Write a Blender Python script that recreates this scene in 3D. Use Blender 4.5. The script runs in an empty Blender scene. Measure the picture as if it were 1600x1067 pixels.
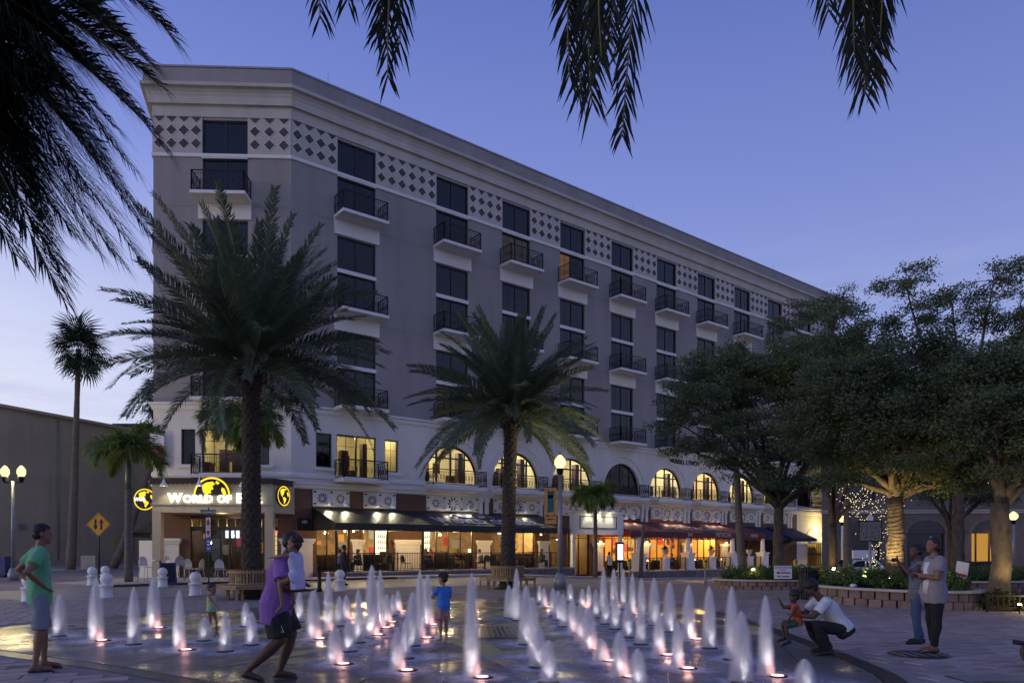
import bpy, bmesh, math, random
import numpy as np
from mathutils import Vector, Matrix
random.seed(7)
rng = np.random.default_rng(11)
R = math.radians
sc = bpy.context.scene
col = sc.collection

# ---------------------------------------------------------------- camera
FPX, HOR, CAMH = 1150.0, 857.0, 1.56
cd = bpy.data.cameras.new('camera')
cam = bpy.data.objects.new('camera', cd)
col.objects.link(cam)
cam.location = (0, 0, CAMH)
cam.rotation_euler = (R(90), 0, 0)
cd.sensor_width = 36.0
cd.lens = 36.0 * FPX / 1600.0
cd.shift_y = (HOR - 533.5) / 1600.0
cd.clip_start = 0.05
cd.clip_end = 6000
sc.camera = cam

# ---------------------------------------------------------------- sky, sun, exposure
SUN_AZ = R(-108)      # compass angle of the sun measured from +Y towards +X (left, a little behind the camera)
SUN_EL = R(3)
w = bpy.data.worlds.new('World')
sc.world = w
w.use_nodes = True
nt = w.node_tree
nt.nodes.clear()
N = nt.nodes.new
L = nt.links.new
out = N('ShaderNodeOutputWorld')
bg = N('ShaderNodeBackground')
sky = N('ShaderNodeTexSky')
sky.sky_type = 'NISHITA'
sky.sun_disc = False
sky.sun_elevation = SUN_EL
sky.sun_rotation = SUN_AZ
sky.air_density = 1.0
sky.dust_density = 0.6
sky.ozone_density = 4.0
tc = N('ShaderNodeTexCoord')
sep = N('ShaderNodeSeparateXYZ')
L(tc.outputs['Generated'], sep.inputs[0])
ramp = N('ShaderNodeValToRGB')
els = [(0.0, (.62, .65, .86)), (.10, (.47, .52, .82)), (.24, (.345, .415, .79)), (.42, (.222, .283, .675)), (.60, (.130, .183, .53)), (1.0, (.125, .172, .50))]
while len(ramp.color_ramp.elements) < len(els):
    ramp.color_ramp.elements.new(.5)
for e, (p, c) in zip(ramp.color_ramp.elements, els):
    e.position = p
    e.color = (*c, 1)
L(sep.outputs['Z'], ramp.inputs[0])
# glow towards the set sun at the left, fading with height
mx = N('ShaderNodeMath'); mx.operation = 'MULTIPLY'; mx.inputs[1].default_value = -1.0
L(sep.outputs['X'], mx.inputs[0])
mr = N('ShaderNodeMapRange'); mr.inputs[1].default_value = -.5; mr.inputs[2].default_value = .75; mr.inputs[3].default_value = .88; mr.inputs[4].default_value = 1.12
L(mx.outputs[0], mr.inputs[0])
gl = N('ShaderNodeMix'); gl.data_type = 'RGBA'; gl.blend_type = 'MULTIPLY'; gl.inputs[0].default_value = 1
L(ramp.outputs[0], gl.inputs[6]); L(mr.outputs[0], gl.inputs[7])
gf = N('ShaderNodeMapRange'); gf.interpolation_type = 'SMOOTHSTEP'; gf.inputs[1].default_value = .05; gf.inputs[2].default_value = .70
L(mx.outputs[0], gf.inputs[0])
ge_ = N('ShaderNodeMapRange'); ge_.interpolation_type = 'SMOOTHSTEP'; ge_.inputs[1].default_value = .50; ge_.inputs[2].default_value = .12
L(sep.outputs['Z'], ge_.inputs[0])
gm_ = N('ShaderNodeMath'); gm_.operation = 'MULTIPLY'
L(gf.outputs[0], gm_.inputs[0]); L(ge_.outputs[0], gm_.inputs[1])
gw = N('ShaderNodeMix'); gw.data_type = 'RGBA'; gw.inputs[7].default_value = (.78, .80, .93, 1)
L(gm_.outputs[0], gw.inputs[0]); L(gl.outputs[2], gw.inputs[6])
# thin streaky clouds low over the horizon
mp = N('ShaderNodeMapping'); mp.inputs['Scale'].default_value = (1.6, 1.6, 15)
L(tc.outputs['Generated'], mp.inputs[0])
nz = N('ShaderNodeTexNoise'); nz.inputs['Scale'].default_value = 2.2; nz.inputs['Detail'].default_value = 7; nz.inputs['Roughness'].default_value = .6
L(mp.outputs[0], nz.inputs['Vector'])
cr = N('ShaderNodeMapRange'); cr.inputs[1].default_value = .46; cr.inputs[2].default_value = .68; cr.inputs[3].default_value = 0; cr.inputs[4].default_value = .85
L(nz.outputs[0], cr.inputs[0])
cz = N('ShaderNodeMapRange'); cz.inputs[1].default_value = .38; cz.inputs[2].default_value = .08
L(sep.outputs['Z'], cz.inputs[0])
cm = N('ShaderNodeMath'); cm.operation = 'MULTIPLY'
L(cr.outputs[0], cm.inputs[0]); L(cz.outputs[0], cm.inputs[1])
cl = N('ShaderNodeMix'); cl.data_type = 'RGBA'; cl.inputs[7].default_value = (.50, .51, .74, 1)
L(cm.outputs[0], cl.inputs[0]); L(gw.outputs[2], cl.inputs[6])
sk = N('ShaderNodeMix'); sk.data_type = 'RGBA'; sk.blend_type = 'MULTIPLY'; sk.inputs[0].default_value = 1; sk.inputs[7].default_value = (.1, .1, .1, 1)
L(sky.outputs[0], sk.inputs[6])
fx = N('ShaderNodeMix'); fx.data_type = 'RGBA'; fx.inputs[0].default_value = .88
L(sk.outputs[2], fx.inputs[6]); L(cl.outputs[2], fx.inputs[7])
bg.inputs[1].default_value = 1.15
L(fx.outputs[2], bg.inputs[0])
L(bg.outputs[0], out.inputs[0])

sl = bpy.data.lights.new('sun', 'SUN')
sl.energy = 1.0
sl.angle = R(25)
sl.color = (1.0, .84, .70)
so = bpy.data.objects.new('sun', sl)
col.objects.link(so)
sd = Vector((math.sin(SUN_AZ) * math.cos(SUN_EL), math.cos(SUN_AZ) * math.cos(SUN_EL), math.sin(SUN_EL)))
so.rotation_euler = sd.to_track_quat('Z', 'Y').to_euler()
so.location = (-30, -20, 60)

vs = sc.view_settings
vs.view_transform = 'Standard'
vs.look = 'None'
vs.exposure = 0.0
vs.gamma = 1.0
vs.use_curve_mapping = False
sc.cycles.use_denoising = True
sc.cycles.sample_clamp_indirect = 3.0
sc.cycles.max_bounces = 5
sc.cycles.volume_bounces = 2
sc.cycles.use_adaptive_sampling = True
sc.cycles.adaptive_threshold = 0.02
sc.cycles.transparent_max_bounces = 12
sc.cycles.caustics_reflective = False
sc.cycles.caustics_refractive = False

# ---------------------------------------------------------------- helpers
def gz(x, y):
    s = min(1, max(0, (x + 4) / 14.0))
    s = s * s * (3 - 2 * s)
    return -min(.8, .025 * max(0, y - 27) * s)

def G(px, py):
    """point on the flat ground under a pixel of the photograph's 1600 px frame"""
    Z = FPX * CAMH / (py - HOR)
    return Vector(((px - 800) * Z / FPX, Z, 0))

def W(px, py, Z):
    return Vector(((px - 800) * Z / FPX, Z, CAMH + (HOR - py) * Z / FPX))

# a scratch scene in which modifiers and text are turned into plain meshes; removed at the end
scratch = bpy.data.scenes.new('scratch')
def to_plain_mesh(o):
    scratch.collection.objects.link(o)
    with bpy.context.temp_override(scene=scratch, view_layer=scratch.view_layers[0]):
        dg = bpy.context.evaluated_depsgraph_get()
        dg.update()
        me = bpy.data.meshes.new_from_object(o.evaluated_get(dg))
    bpy.data.objects.remove(o)
    return me

class MB:
    def __init__(s):
        s.v = []; s.f = []; s.m = []; s.s = []
    def add(s, vs, fs, m=0, smooth=False):
        o = len(s.v)
        s.v += [tuple(v) for v in vs]
        for f in fs:
            s.f.append(tuple(i + o for i in f)); s.m.append(m); s.s.append(smooth)
        return s
    def box(s, x0, x1, y0, y1, z0, z1, m=0):
        vs = [(x, y, z) for z in (z0, z1) for y in (y0, y1) for x in (x0, x1)]
        return s.add(vs, [(0, 2, 3, 1), (4, 5, 7, 6), (0, 1, 5, 4), (2, 6, 7, 3), (0, 4, 6, 2), (1, 3, 7, 5)], m)
    def obox(s, M, sx, sy, sz, m=0):
        vs = [M @ Vector((x * sx / 2, y * sy / 2, z * sz / 2)) for z in (-1, 1) for y in (-1, 1) for x in (-1, 1)]
        return s.add(vs, [(0, 2, 3, 1), (4, 5, 7, 6), (0, 1, 5, 4), (2, 6, 7, 3), (0, 4, 6, 2), (1, 3, 7, 5)], m)
    def bar(s, p, q, w, h=None, m=0):
        p = Vector(p); q = Vector(q); d = q - p
        h = h or w
        M = Matrix.Translation((p + q) / 2) @ d.to_track_quat('X', 'Z').to_matrix().to_4x4()
        return s.obox(M, d.length, w, h, m)
    def tube(s, pts, rad, n=8, m=0, cap=True, smooth=True):
        pts = [Vector(p) for p in pts]
        if not hasattr(rad, '__len__'):
            rad = [rad] * len(pts)
        vs = []; fs = []
        up = None
        for i, p in enumerate(pts):
            d = (pts[min(i + 1, len(pts) - 1)] - pts[max(i - 1, 0)])
            if d.length < 1e-9: d = Vector((0, 0, 1))
            d.normalize()
            if up is None:
                up = Vector((1, 0, 0)) if abs(d.z) > .9 else Vector((0, 0, 1))
            a = (up - d * up.dot(d))
            if a.length < 1e-4:
                a = d.orthogonal()
            a.normalize(); up = a
            b = d.cross(a)
            for k in range(n):
                t = 2 * math.pi * k / n
                vs.append(p + (a * math.cos(t) + b * math.sin(t)) * rad[i])
        for i in range(len(pts) - 1):
            for k in range(n):
                fs.append((i * n + k, i * n + (k + 1) % n, (i + 1) * n + (k + 1) % n, (i + 1) * n + k))
        s.add(vs, fs, m, smooth)
        if cap:
            o = len(s.v) - len(vs)
            s.f.append(tuple(o + k for k in reversed(range(n)))); s.m.append(m); s.s.append(False)
            s.f.append(tuple(o + (len(pts) - 1) * n + k for k in range(n))); s.m.append(m); s.s.append(False)
        return s
    def cyl(s, p, q, r0, r1=None, n=12, m=0, smooth=True):
        return s.tube([p, q], [r0, r0 if r1 is None else r1], n, m, True, smooth)
    def lathe(s, prof, c=(0, 0, 0), n=16, m=0, smooth=True, cap=True):
        vs = []; fs = []
        for r, z in prof:
            for k in range(n):
                t = 2 * math.pi * k / n
                vs.append((c[0] + r * math.cos(t), c[1] + r * math.sin(t), c[2] + z))
        for i in range(len(prof) - 1):
            for k in range(n):
                fs.append((i * n + k, i * n + (k + 1) % n, (i + 1) * n + (k + 1) % n, (i + 1) * n + k))
        if cap:
            fs.append(tuple(reversed(range(n))))
            fs.append(tuple((len(prof) - 1) * n + k for k in range(n)))
        return s.add(vs, fs, m, smooth)
    def ball(s, c, r, n=12, m=0, sz=1.0):
        k = max(4, n // 2)
        prof = [(max(1e-4, r * math.sin(math.pi * i / k)), -r * sz * math.cos(math.pi * i / k)) for i in range(k + 1)]
        return s.lathe(prof, c, n, m)
    def ell(s, M, rx, ry, rz, n=12, m=0):
        k = max(5, n // 2 + 1)
        vs = []; fs = []
        for i in range(k + 1):
            a = math.pi * i / k
            for j in range(n):
                t = 2 * math.pi * j / n
                vs.append(M @ Vector((rx * max(1e-4, math.sin(a)) * math.cos(t), ry * max(1e-4, math.sin(a)) * math.sin(t), -rz * math.cos(a))))
        for i in range(k):
            for j in range(n):
                fs.append((i * n + j, i * n + (j + 1) % n, (i + 1) * n + (j + 1) % n, (i + 1) * n + j))
        fs.append(tuple(reversed(range(n)))); fs.append(tuple(k * n + j for j in range(n)))
        return s.add(vs, fs, m, True)
    def prism(s, poly, h0, h1, ax='z', m=0):
        n = len(poly)
        def mk(a, b, h):
            return (a, b, h) if ax == 'z' else ((a, h, b) if ax == 'y' else (h, a, b))
        vs = [mk(a, b, h0) for a, b in poly] + [mk(a, b, h1) for a, b in poly]
        fs = [tuple(reversed(range(n))), tuple(range(n, 2 * n))] + [(i, (i + 1) % n, n + (i + 1) % n, n + i) for i in range(n)]
        return s.add(vs, fs, m)
    def xf(s, M):
        s.v = [tuple(M @ Vector(v)) for v in s.v]; return s
    def merge(s, o, M=None):
        vs = o.v if M is None else [tuple(M @ Vector(v)) for v in o.v]
        b = len(s.v); s.v += vs
        s.f += [tuple(i + b for i in f) for f in o.f]; s.m += o.m; s.s += o.s
        return s
    def mesh(s, name, mats):
        me = bpy.data.meshes.new(name)
        me.from_pydata(s.v, [], s.f)
        if not isinstance(mats, (list, tuple)): mats = [mats]
        for x in mats: me.materials.append(x)
        me.polygons.foreach_set('material_index', s.m)
        me.polygons.foreach_set('use_smooth', s.s)
        me.update()
        return me
    def build(s, name, mats, parent=None, loc=(0, 0, 0), rz=0.0, **kw):
        return link(name, s.mesh(name, mats), parent, loc, rz, **kw)

def link(name, data, parent=None, loc=(0, 0, 0), rz=0.0, label=None, cat=None, group=None, kind=None, rot=None):
    o = bpy.data.objects.new(name, data)
    col.objects.link(o)
    o.location = loc
    o.rotation_euler = rot if rot is not None else (0, 0, rz)
    if parent is not None: o.parent = parent
    if label: o['label'] = label
    if cat: o['category'] = cat
    if group: o['group'] = group
    if kind: o['kind'] = kind
    return o

def thing(name, label, cat, loc=(0, 0, 0), rz=0.0, group=None):
    o = link(name, None, None, loc, rz, label, cat, group)
    o.empty_display_size = .2
    return o

def copy_tree(o, parent=None):
    c = o.copy(); col.objects.link(c)
    if parent is not None: c.parent = parent
    for ch in o.children: copy_tree(ch, c)
    return c

def nparr_mesh(name, verts, faces, mats, smooth=False):
    """verts Nx3, faces Mxk numpy -> mesh quickly"""
    me = bpy.data.meshes.new(name)
    verts = np.asarray(verts, dtype=np.float32); faces = np.asarray(faces, dtype=np.int32)
    me.vertices.add(len(verts)); me.vertices.foreach_set('co', verts.ravel())
    k = faces.shape[1]
    me.loops.add(faces.size); me.loops.foreach_set('vertex_index', faces.ravel())
    me.polygons.add(len(faces))
    me.polygons.foreach_set('loop_start', np.arange(0, faces.size, k, dtype=np.int32))
    me.polygons.foreach_set('loop_total', np.full(len(faces), k, dtype=np.int32))
    if not isinstance(mats, (list, tuple)): mats = [mats]
    for x in mats: me.materials.append(x)
    me.polygons.foreach_set('use_smooth', np.full(len(faces), smooth, dtype=bool))
    me.update(calc_edges=True)
    return me

# ---------------------------------------------------------------- materials
MATS = {}
def mat(name, c, rough=.7, metal=0.0, var=.15, scale=3.0, bump=0.0, bscale=None, c2=None, spec=.5, rand=0.0, emit=None, es=0.0, coat=0.0, trans=0.0, stretch=None, detail=5):
    if name in MATS: return MATS[name]
    m = bpy.data.materials.new(name); MATS[name] = m
    m.use_nodes = True
    t = m.node_tree; nn = t.nodes.new; ll = t.links.new
    b = t.nodes['Principled BSDF']
    b.inputs['Roughness'].default_value = rough
    b.inputs['Metallic'].default_value = metal
    b.inputs['Specular IOR Level'].default_value = spec
    b.inputs['Coat Weight'].default_value = coat
    b.inputs['Base Color'].default_value = (*c, 1)
    if emit:
        b.inputs['Emission Color'].default_value = (*emit, 1)
        b.inputs['Emission Strength'].default_value = es
    co = nn('ShaderNodeTexCoord')
    src = co.outputs['Object']
    if stretch:
        mpp = nn('ShaderNodeMapping'); mpp.inputs['Scale'].default_value = stretch
        ll(src, mpp.inputs[0]); src = mpp.outputs[0]
    if var > 0:
        n1 = nn('ShaderNodeTexNoise'); n1.inputs['Scale'].default_value = scale; n1.inputs['Detail'].default_value = detail; n1.inputs['Roughness'].default_value = .62
        ll(src, n1.inputs['Vector'])
        mrr = nn('ShaderNodeMapRange'); mrr.inputs[1].default_value = .3; mrr.inputs[2].default_value = .7
        ll(n1.outputs[0], mrr.inputs[0])
        mixn = nn('ShaderNodeMix'); mixn.data_type = 'RGBA'
        d = c2 or tuple(x * (1 - 2 * var) for x in c)
        mixn.inputs[6].default_value = (*c, 1); mixn.inputs[7].default_value = (*d, 1)
        ll(mrr.outputs[0], mixn.inputs[0])
        srcc = mixn.outputs[2]
        if rand > 0:
            oi = nn('ShaderNodeObjectInfo')
            r2 = nn('ShaderNodeMapRange'); r2.inputs[3].default_value = 1 - rand; r2.inputs[4].default_value = 1 + rand
            ll(oi.outputs['Random'], r2.inputs[0])
            mm = nn('ShaderNodeMix'); mm.data_type = 'RGBA'; mm.blend_type = 'MULTIPLY'; mm.inputs[0].default_value = 1
            ll(srcc, mm.inputs[6]); ll(r2.outputs[0], mm.inputs[7]); srcc = mm.outputs[2]
        ll(srcc, b.inputs['Base Color'])
    if bump > 0:
        n2 = nn('ShaderNodeTexNoise'); n2.inputs['Scale'].default_value = bscale or scale * 6; n2.inputs['Detail'].default_value = 6
        ll(src, n2.inputs['Vector'])
        bp = nn('ShaderNodeBump'); bp.inputs['Strength'].default_value = bump; bp.inputs['Distance'].default_value = .02
        ll(n2.outputs[0], bp.inputs['Height']); ll(bp.outputs[0], b.inputs['Normal'])
    return m

def emis(name, c, s):
    if name in MATS: return MATS[name]
    m = bpy.data.materials.new(name); MATS[name] = m
    m.use_nodes = True
    t = m.node_tree; t.nodes.clear()
    o = t.nodes.new('ShaderNodeOutputMaterial'); e = t.nodes.new('ShaderNodeEmission')
    e.inputs[0].default_value = (*c, 1); e.inputs[1].default_value = s
    t.links.new(e.outputs[0], o.inputs[0])
    return m

def leafmat(name, c, c2, rough=.55, tr=.3):
    """foliage: diffuse + translucent, colour varied per place and per object"""
    if name in MATS: return MATS[name]
    m = mat(name, c, rough, var=.3, scale=1.7, c2=c2, rand=.18, spec=.3, detail=3)
    t = m.node_tree
    b = t.nodes['Principled BSDF']; o = t.nodes['Material Output']
    tl = t.nodes.new('ShaderNodeBsdfTranslucent'); mxs = t.nodes.new('ShaderNodeMixShader')
    mxs.inputs[0].default_value = tr
    t.links.new(b.inputs['Base Color'].links[0].from_socket, tl.inputs[0])
    t.links.new(b.outputs[0], mxs.inputs[1]); t.links.new(tl.outputs[0], mxs.inputs[2]); t.links.new(mxs.outputs[0], o.inputs[0])
    return m

def glassmat(name, tint, refl=1.5, rough=.02):
    if name in MATS: return MATS[name]
    m = bpy.data.materials.new(name); MATS[name] = m
    m.use_nodes = True
    t = m.node_tree; t.nodes.clear(); nn = t.nodes.new; ll = t.links.new
    o = nn('ShaderNodeOutputMaterial'); tr = nn('ShaderNodeBsdfTransparent'); g = nn('ShaderNodeBsdfGlossy'); mm = nn('ShaderNodeMixShader'); fr = nn('ShaderNodeFresnel')
    tr.inputs[0].default_value = (*tint, 1)
    g.inputs['Roughness'].default_value = rough
    g.inputs['Color'].default_value = (.9, .9, .9, 1)
    fr.inputs[0].default_value = refl
    nz_ = nn('ShaderNodeTexNoise'); nz_.inputs['Scale'].default_value = 1.3; cc = nn('ShaderNodeTexCoord')
    bp = nn('ShaderNodeBump'); bp.inputs['Strength'].default_value = .04; bp.inputs['Distance'].default_value = .05
    ll(cc.outputs['Object'], nz_.inputs['Vector']); ll(nz_.outputs[0], bp.inputs['Height']); ll(bp.outputs[0], g.inputs['Normal'])
    ll(fr.outputs[0], mm.inputs[0]); ll(tr.outputs[0], mm.inputs[1]); ll(g.outputs[0], mm.inputs[2]); ll(mm.outputs[0], o.inputs[0])
    return m

def point(name, loc, power, color=(1, .72, .38), size=.06, parent=None, spot=None, target=None, blend=.6):
    ld = bpy.data.lights.new(name, 'SPOT' if spot else 'POINT')
    ld.energy = power; ld.color = color; ld.shadow_soft_size = size
    o = bpy.data.objects.new(name, ld); col.objects.link(o)
    o.location = loc
    if spot:
        ld.spot_size = R(spot); ld.spot_blend = blend
        o.rotation_euler = (Vector(target) - Vector(loc)).to_track_quat('-Z', 'Y').to_euler()
    if parent is not None: o.parent = parent
    return o

M_taupe = mat('taupe_stucco', (.36, .325, .295), .9, var=.13, scale=.5, bump=.12, bscale=60, detail=10, stretch=(1, 1, .16))
M_cream = mat('cream_stucco', (.82, .77, .67), .85, var=.09, scale=.7, bump=.1, bscale=60, detail=10, stretch=(1, 1, .2))
M_creamu = mat('shaded_cream_stucco', (.60, .545, .455), .85, var=.12, scale=.6, bump=.1, bscale=60, detail=10, stretch=(1, 1, .2))  # darker copy of the cream; frieze and cornice shade is in its colour
M_trim = mat('pale_trim', (.82, .79, .72), .8, var=.05, scale=1.0)
M_brown = mat('brown_stucco', (.165, .085, .052), .85, var=.1, scale=.8, bump=.1, bscale=60)
M_tan = mat('tan_portal_paint', (.50, .43, .31), .8, var=.05, scale=.7)
M_diamond = mat('brown_tile', (.085, .052, .045), .6, var=.15, scale=3, rand=.2)
M_black = mat('black_iron', (.012, .012, .013), .5, metal=.3, var=0)
M_wframe = mat('bronze_window_frame', (.018, .014, .012), .45, var=0)
M_awnb = mat('black_canvas', (.030, .030, .031), .55, var=.2, scale=2, bump=.15, bscale=30)
M_awnr = mat('burgundy_canvas', (.15, .02, .035), .65, var=.15, scale=2, bump=.15, bscale=30)
M_awno = mat('orange_red_canvas', (.45, .06, .02), .8, var=.15, scale=2)
M_awnn = mat('navy_canvas', (.012, .02, .06), .8, var=.15, scale=2)
M_white = mat('white_paint', (.80, .79, .76), .55, var=.05, scale=4)
M_wtext = mat('white_lettering', (.72, .72, .76), .6, var=0)
M_glass = glassmat('clear_window_glass', (.86, .88, .86), 1.38)
M_dglass = glassmat('tinted_window_glass', (.22, .23, .26), 1.55)
M_dark = mat('dark_room', (.02, .018, .018), .9, var=0)
M_blind = mat('dark_blind', (.045, .04, .045), .9, var=.2, scale=2)
M_bl4 = mat('drawn_curtain', (.22, .21, .21), .9, var=.3, scale=9, stretch=(3, 3, .15))
M_bl2 = mat('grey_roller_blind', (.12, .12, .13), .9, var=.15, scale=5)
M_bl3 = mat('tan_blind', (.10, .075, .055), .9, var=.2, scale=8)
M_curt = mat('pale_curtain', (.42, .42, .44), .9, var=.25, scale=9, stretch=(3, 3, .15))
M_curto = mat('orange_curtain', (.30, .09, .035), .9, var=.25, scale=9, stretch=(3, 3, .15))
M_steel = mat('grey_painted_steel', (.30, .31, .32), .45, metal=.3, var=.1, scale=5)
M_silver = mat('brushed_aluminium', (.5, .5, .5), .35, metal=.8, var=.05, scale=8)
M_red = mat('sign_red', (.42, .02, .02), .5, var=0)
M_blue = mat('sign_blue', (.03, .08, .38), .5, var=0)
M_yellow = mat('sign_yellow', (.80, .36, .015), .45, var=.05, scale=5)
M_green = mat('sign_green', (.01, .09, .05), .5, var=0)
M_blk = mat('black_print', (.01, .01, .01), .6, var=0)
M_concrete = mat('pale_cast_stone', (.46, .42, .36), .85, var=.12, scale=4, bump=.15, bscale=40)
M_granite = mat('grey_patio_stone', (.20, .185, .18), .8, var=.2, scale=5, rand=.2)
M_wood = mat('weathered_teak', (.38, .24, .115), .65, var=.25, scale=14, rand=.22, stretch=(1, 1, .2), bump=.15, bscale=40)
M_woodd = mat('dark_walnut', (.05, .022, .012), .6, var=.2, scale=10, rand=.2)
M_wall_w = mat('warm_interior_plaster', (.62, .46, .24), .9, var=.12, scale=1.5)
M_ceil = mat('interior_ceiling', (.6, .55, .45), .9, var=.05)
# ================================================================ ground, street, fountain floor
M_ground = mat('plaza_joint_sand', (.30, .235, .21), .9, var=.2, scale=1.2, bump=.2, bscale=30)
M_paver = mat('grey_concrete_paver', (.40, .31, .275), .72, var=.22, scale=2.2, bump=.2, bscale=45, rand=.16)
M_asph = mat('worn_asphalt', (.22, .20, .195), .6, var=.22, scale=1.5, bump=.15, bscale=60)
M_side = mat('sidewalk_concrete', (.42, .38, .35), .85, var=.15, scale=1.0, bump=.15, bscale=40)
M_kerb = mat('kerb_concrete', (.42, .40, .37), .85, var=.15, scale=2)
M_line = mat('road_paint', (.62, .62, .60), .7, var=.2, scale=6)

def sheet(poly_rows, name, m, kind='structure', dz=0.0, parent=None):
    """rows of (x,y) points -> draped grid on the terrain"""
    v = []; f = []
    n = len(poly_rows[0])
    for r in poly_rows:
        for x, y in r: v.append((x, y, gz(x, y) + dz))
    for i in range(len(poly_rows) - 1):
        for j in range(n - 1):
            f.append((i * n + j, i * n + j + 1, (i + 1) * n + j + 1, (i + 1) * n + j))
    mb = MB(); mb.add(v, f, 0, True)
    return mb.build(name, m, parent, kind=kind) if name else mb

xs = [-2500, -600, -200, -90] + list(np.arange(-60, 90.1, 2.5)) + [130, 250, 700, 2500]
ys = [-400, -60, -20] + list(np.arange(-10, 100.1, 2.5)) + [130, 200, 400, 1000, 4000]
ground = sheet([[(x, y) for x in xs] for y in ys], 'ground', M_ground)

# facade frames -------------------------------------------------------------
CX, CY = -12.0, 40.0
U = Vector((.7836, .6213, 0)); NO = Vector((.6213, -.7836, 0))   # along the long facade, and outwards
TH_L = math.atan2(U.y, U.x)
TH_C = R(2.4)
CL = 7.35                                                        # width of the corner face
C0 = Vector((CX - CL * math.cos(TH_C), CY - CL * math.sin(TH_C), 0))
TH_S = R(-73)
def F(t, d, z=0.0):
    p = Vector((CX, CY, 0)) + U * t + NO * d
    return Vector((p.x, p.y, z))

def strip(t0, t1, d0, d1, nt=60, nd=4):
    rows = []
    for i in range(nd + 1):
        d = d0 + (d1 - d0) * i / nd
        rows.append([tuple(F(t0 + (t1 - t0) * j / nt, d)[:2]) for j in range(nt + 1)])
    return rows[::-1]
street = sheet(strip(-60, 110, 5.6, 13.0, 80, 4), 'street', M_asph, dz=.006)
side_street = sheet([[(-29 + (-60 + 29) * k / 30, 36 + 80 * k / 30), (-21.5 + (-52 + 21.5) * k / 30, 41 + 80 * k / 30)] for k in range(31)][::-1], 'side_street', M_asph, dz=.003)
line_a = sheet(strip(-14, 90, 6.0, 6.14, 60, 1), 'road_marking', M_line, dz=.011)
line_b = sheet(strip(-14, 90, 12.5, 12.62, 60, 1), 'road_marking', M_line, dz=.011)
# kerbs (real steps)
def kerb_run(t0, t1, d, wdt, h, name, m, step=2.0):
    mb = MB(); n = max(1, int((t1 - t0) / step))
    v = []; f = []
    for i in range(n + 1):
        t = t0 + (t1 - t0) * i / n
        a = F(t, d); b = F(t, d - wdt)
        za, zb = gz(a.x, a.y), gz(b.x, b.y)
        v += [(a.x, a.y, za - .05), (a.x, a.y, za + h - .02), (a.x - NO.x * .03, a.y - NO.y * .03, za + h), (b.x, b.y, zb + h), (b.x, b.y, zb - .05)]
    for i in range(n):
        for k in range(4):
            f.append((i * 5 + k, i * 5 + k + 1, i * 5 + k + 6, i * 5 + k + 5))
    f += [(0, 1, 2, 3, 4), tuple(n * 5 + k for k in (4, 3, 2, 1, 0))]
    mb.add(v, f)
    return mb.build(name, m, kind='structure')
kerb_run(3.5, 70, 5.5, .16, .13, 'kerb', M_kerb)
kerb_run(-40, 100, 13.2, .16, .02, 'kerb', M_kerb)
sw = sheet(strip(-10, 70, 3.3, 5.35, 50, 1), 'sidewalk', M_side, dz=.115)
# corner pavement in front of the entrance
cp = [(-20.6, 33.2), (-18.0, 31.6), (-14.0, 30.6), (-10.4, 32.2), (-7.3, 36.9), (-9.5, 38.8), (-12.2, 39.9), (-20.2, 39.6)]
mbp = MB(); mbp.prism(cp, -.05, .02); mbp.build('corner_pavement', M_side, kind='structure')

# fountain floor -------------------------------------------------------------
basin_ctrl = [(.2, 6.6), (3.0, 7.0), (4.35, 8.6), (4.75, 12.0), (4.9, 16.0), (4.6, 19.6), (3.2, 22.2), (.6, 23.0), (-2.6, 22.0), (-6.0, 19.4), (-8.8, 16.4), (-9.9, 14.2), (-9.2, 12.2), (-7.4, 11.0), (-5.2, 9.7), (-2.9, 8.2)]
def crom(P, k=6):
    o = []
    n = len(P)
    for i in range(n):
        a, b, c, d = (Vector(P[(i + j - 1) % n]) for j in range(4))
        for s in range(k):
            t = s / k
            o.append(.5 * ((2 * b) + (c - a) * t + (2 * a - 5 * b + 4 * c - d) * t * t + (3 * b - a - 3 * c + d) * t ** 3))
    return [(p.x, p.y) for p in o]
basin_poly = crom(basin_ctrl)
def inside(p, poly):
    x, y = p; r = False
    for i in range(len(poly)):
        x0, y0 = poly[i]; x1, y1 = poly[i - 1]
        if (y0 > y) != (y1 > y) and x < (x1 - x0) * (y - y0) / (y1 - y0) + x0: r = not r
    return r
def offset_poly(poly, d):
    o = []
    n = len(poly)
    for i in range(n):
        a = Vector(poly[i - 1]); b = Vector(poly[(i + 1) % n])
        t = (b - a).normalized(); nn_ = Vector((t.y, -t.x))
        o.append((poly[i][0] + nn_.x * d, poly[i][1] + nn_.y * d))
    return o
def wetmat(name, c, c2):
    m = mat(name, c, .35, var=.3, scale=.9, c2=c2, bump=.25, bscale=9, rand=.12, spec=.6)
    t = m.node_tree; b = t.nodes['Principled BSDF']
    n = t.nodes.new('ShaderNodeTexNoise'); n.inputs['Scale'].default_value = .6; n.inputs['Detail'].default_value = 6
    g = t.nodes.new('ShaderNodeNewGeometry')
    t.links.new(g.outputs['Position'], n.inputs['Vector'])
    r = t.nodes.new('ShaderNodeMapRange'); r.inputs[1].default_value = .38; r.inputs[2].default_value = .62; r.inputs[3].default_value = .12; r.inputs[4].default_value = .58
    t.links.new(n.outputs[0], r.inputs[0]); t.links.new(r.outputs[0], b.inputs['Roughness'])
    return m
M_wet = wetmat('wet_fountain_slab', (.14, .115, .10), (.085, .072, .066))
M_wetj = mat('wet_joint', (.028, .025, .024), .25, var=.2, scale=4)
M_drain = mat('drain_channel', (.02, .02, .022), .4, var=.2, scale=8)
M_star = mat('cream_mosaic', (.46, .38, .15), .55, var=.3, scale=3, c2=(.28, .23, .09), spec=.3)
basin = MB().prism(basin_poly, -.02, .004).build('fountain_basin', M_wetj, kind='structure')
ring = MB()
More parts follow.
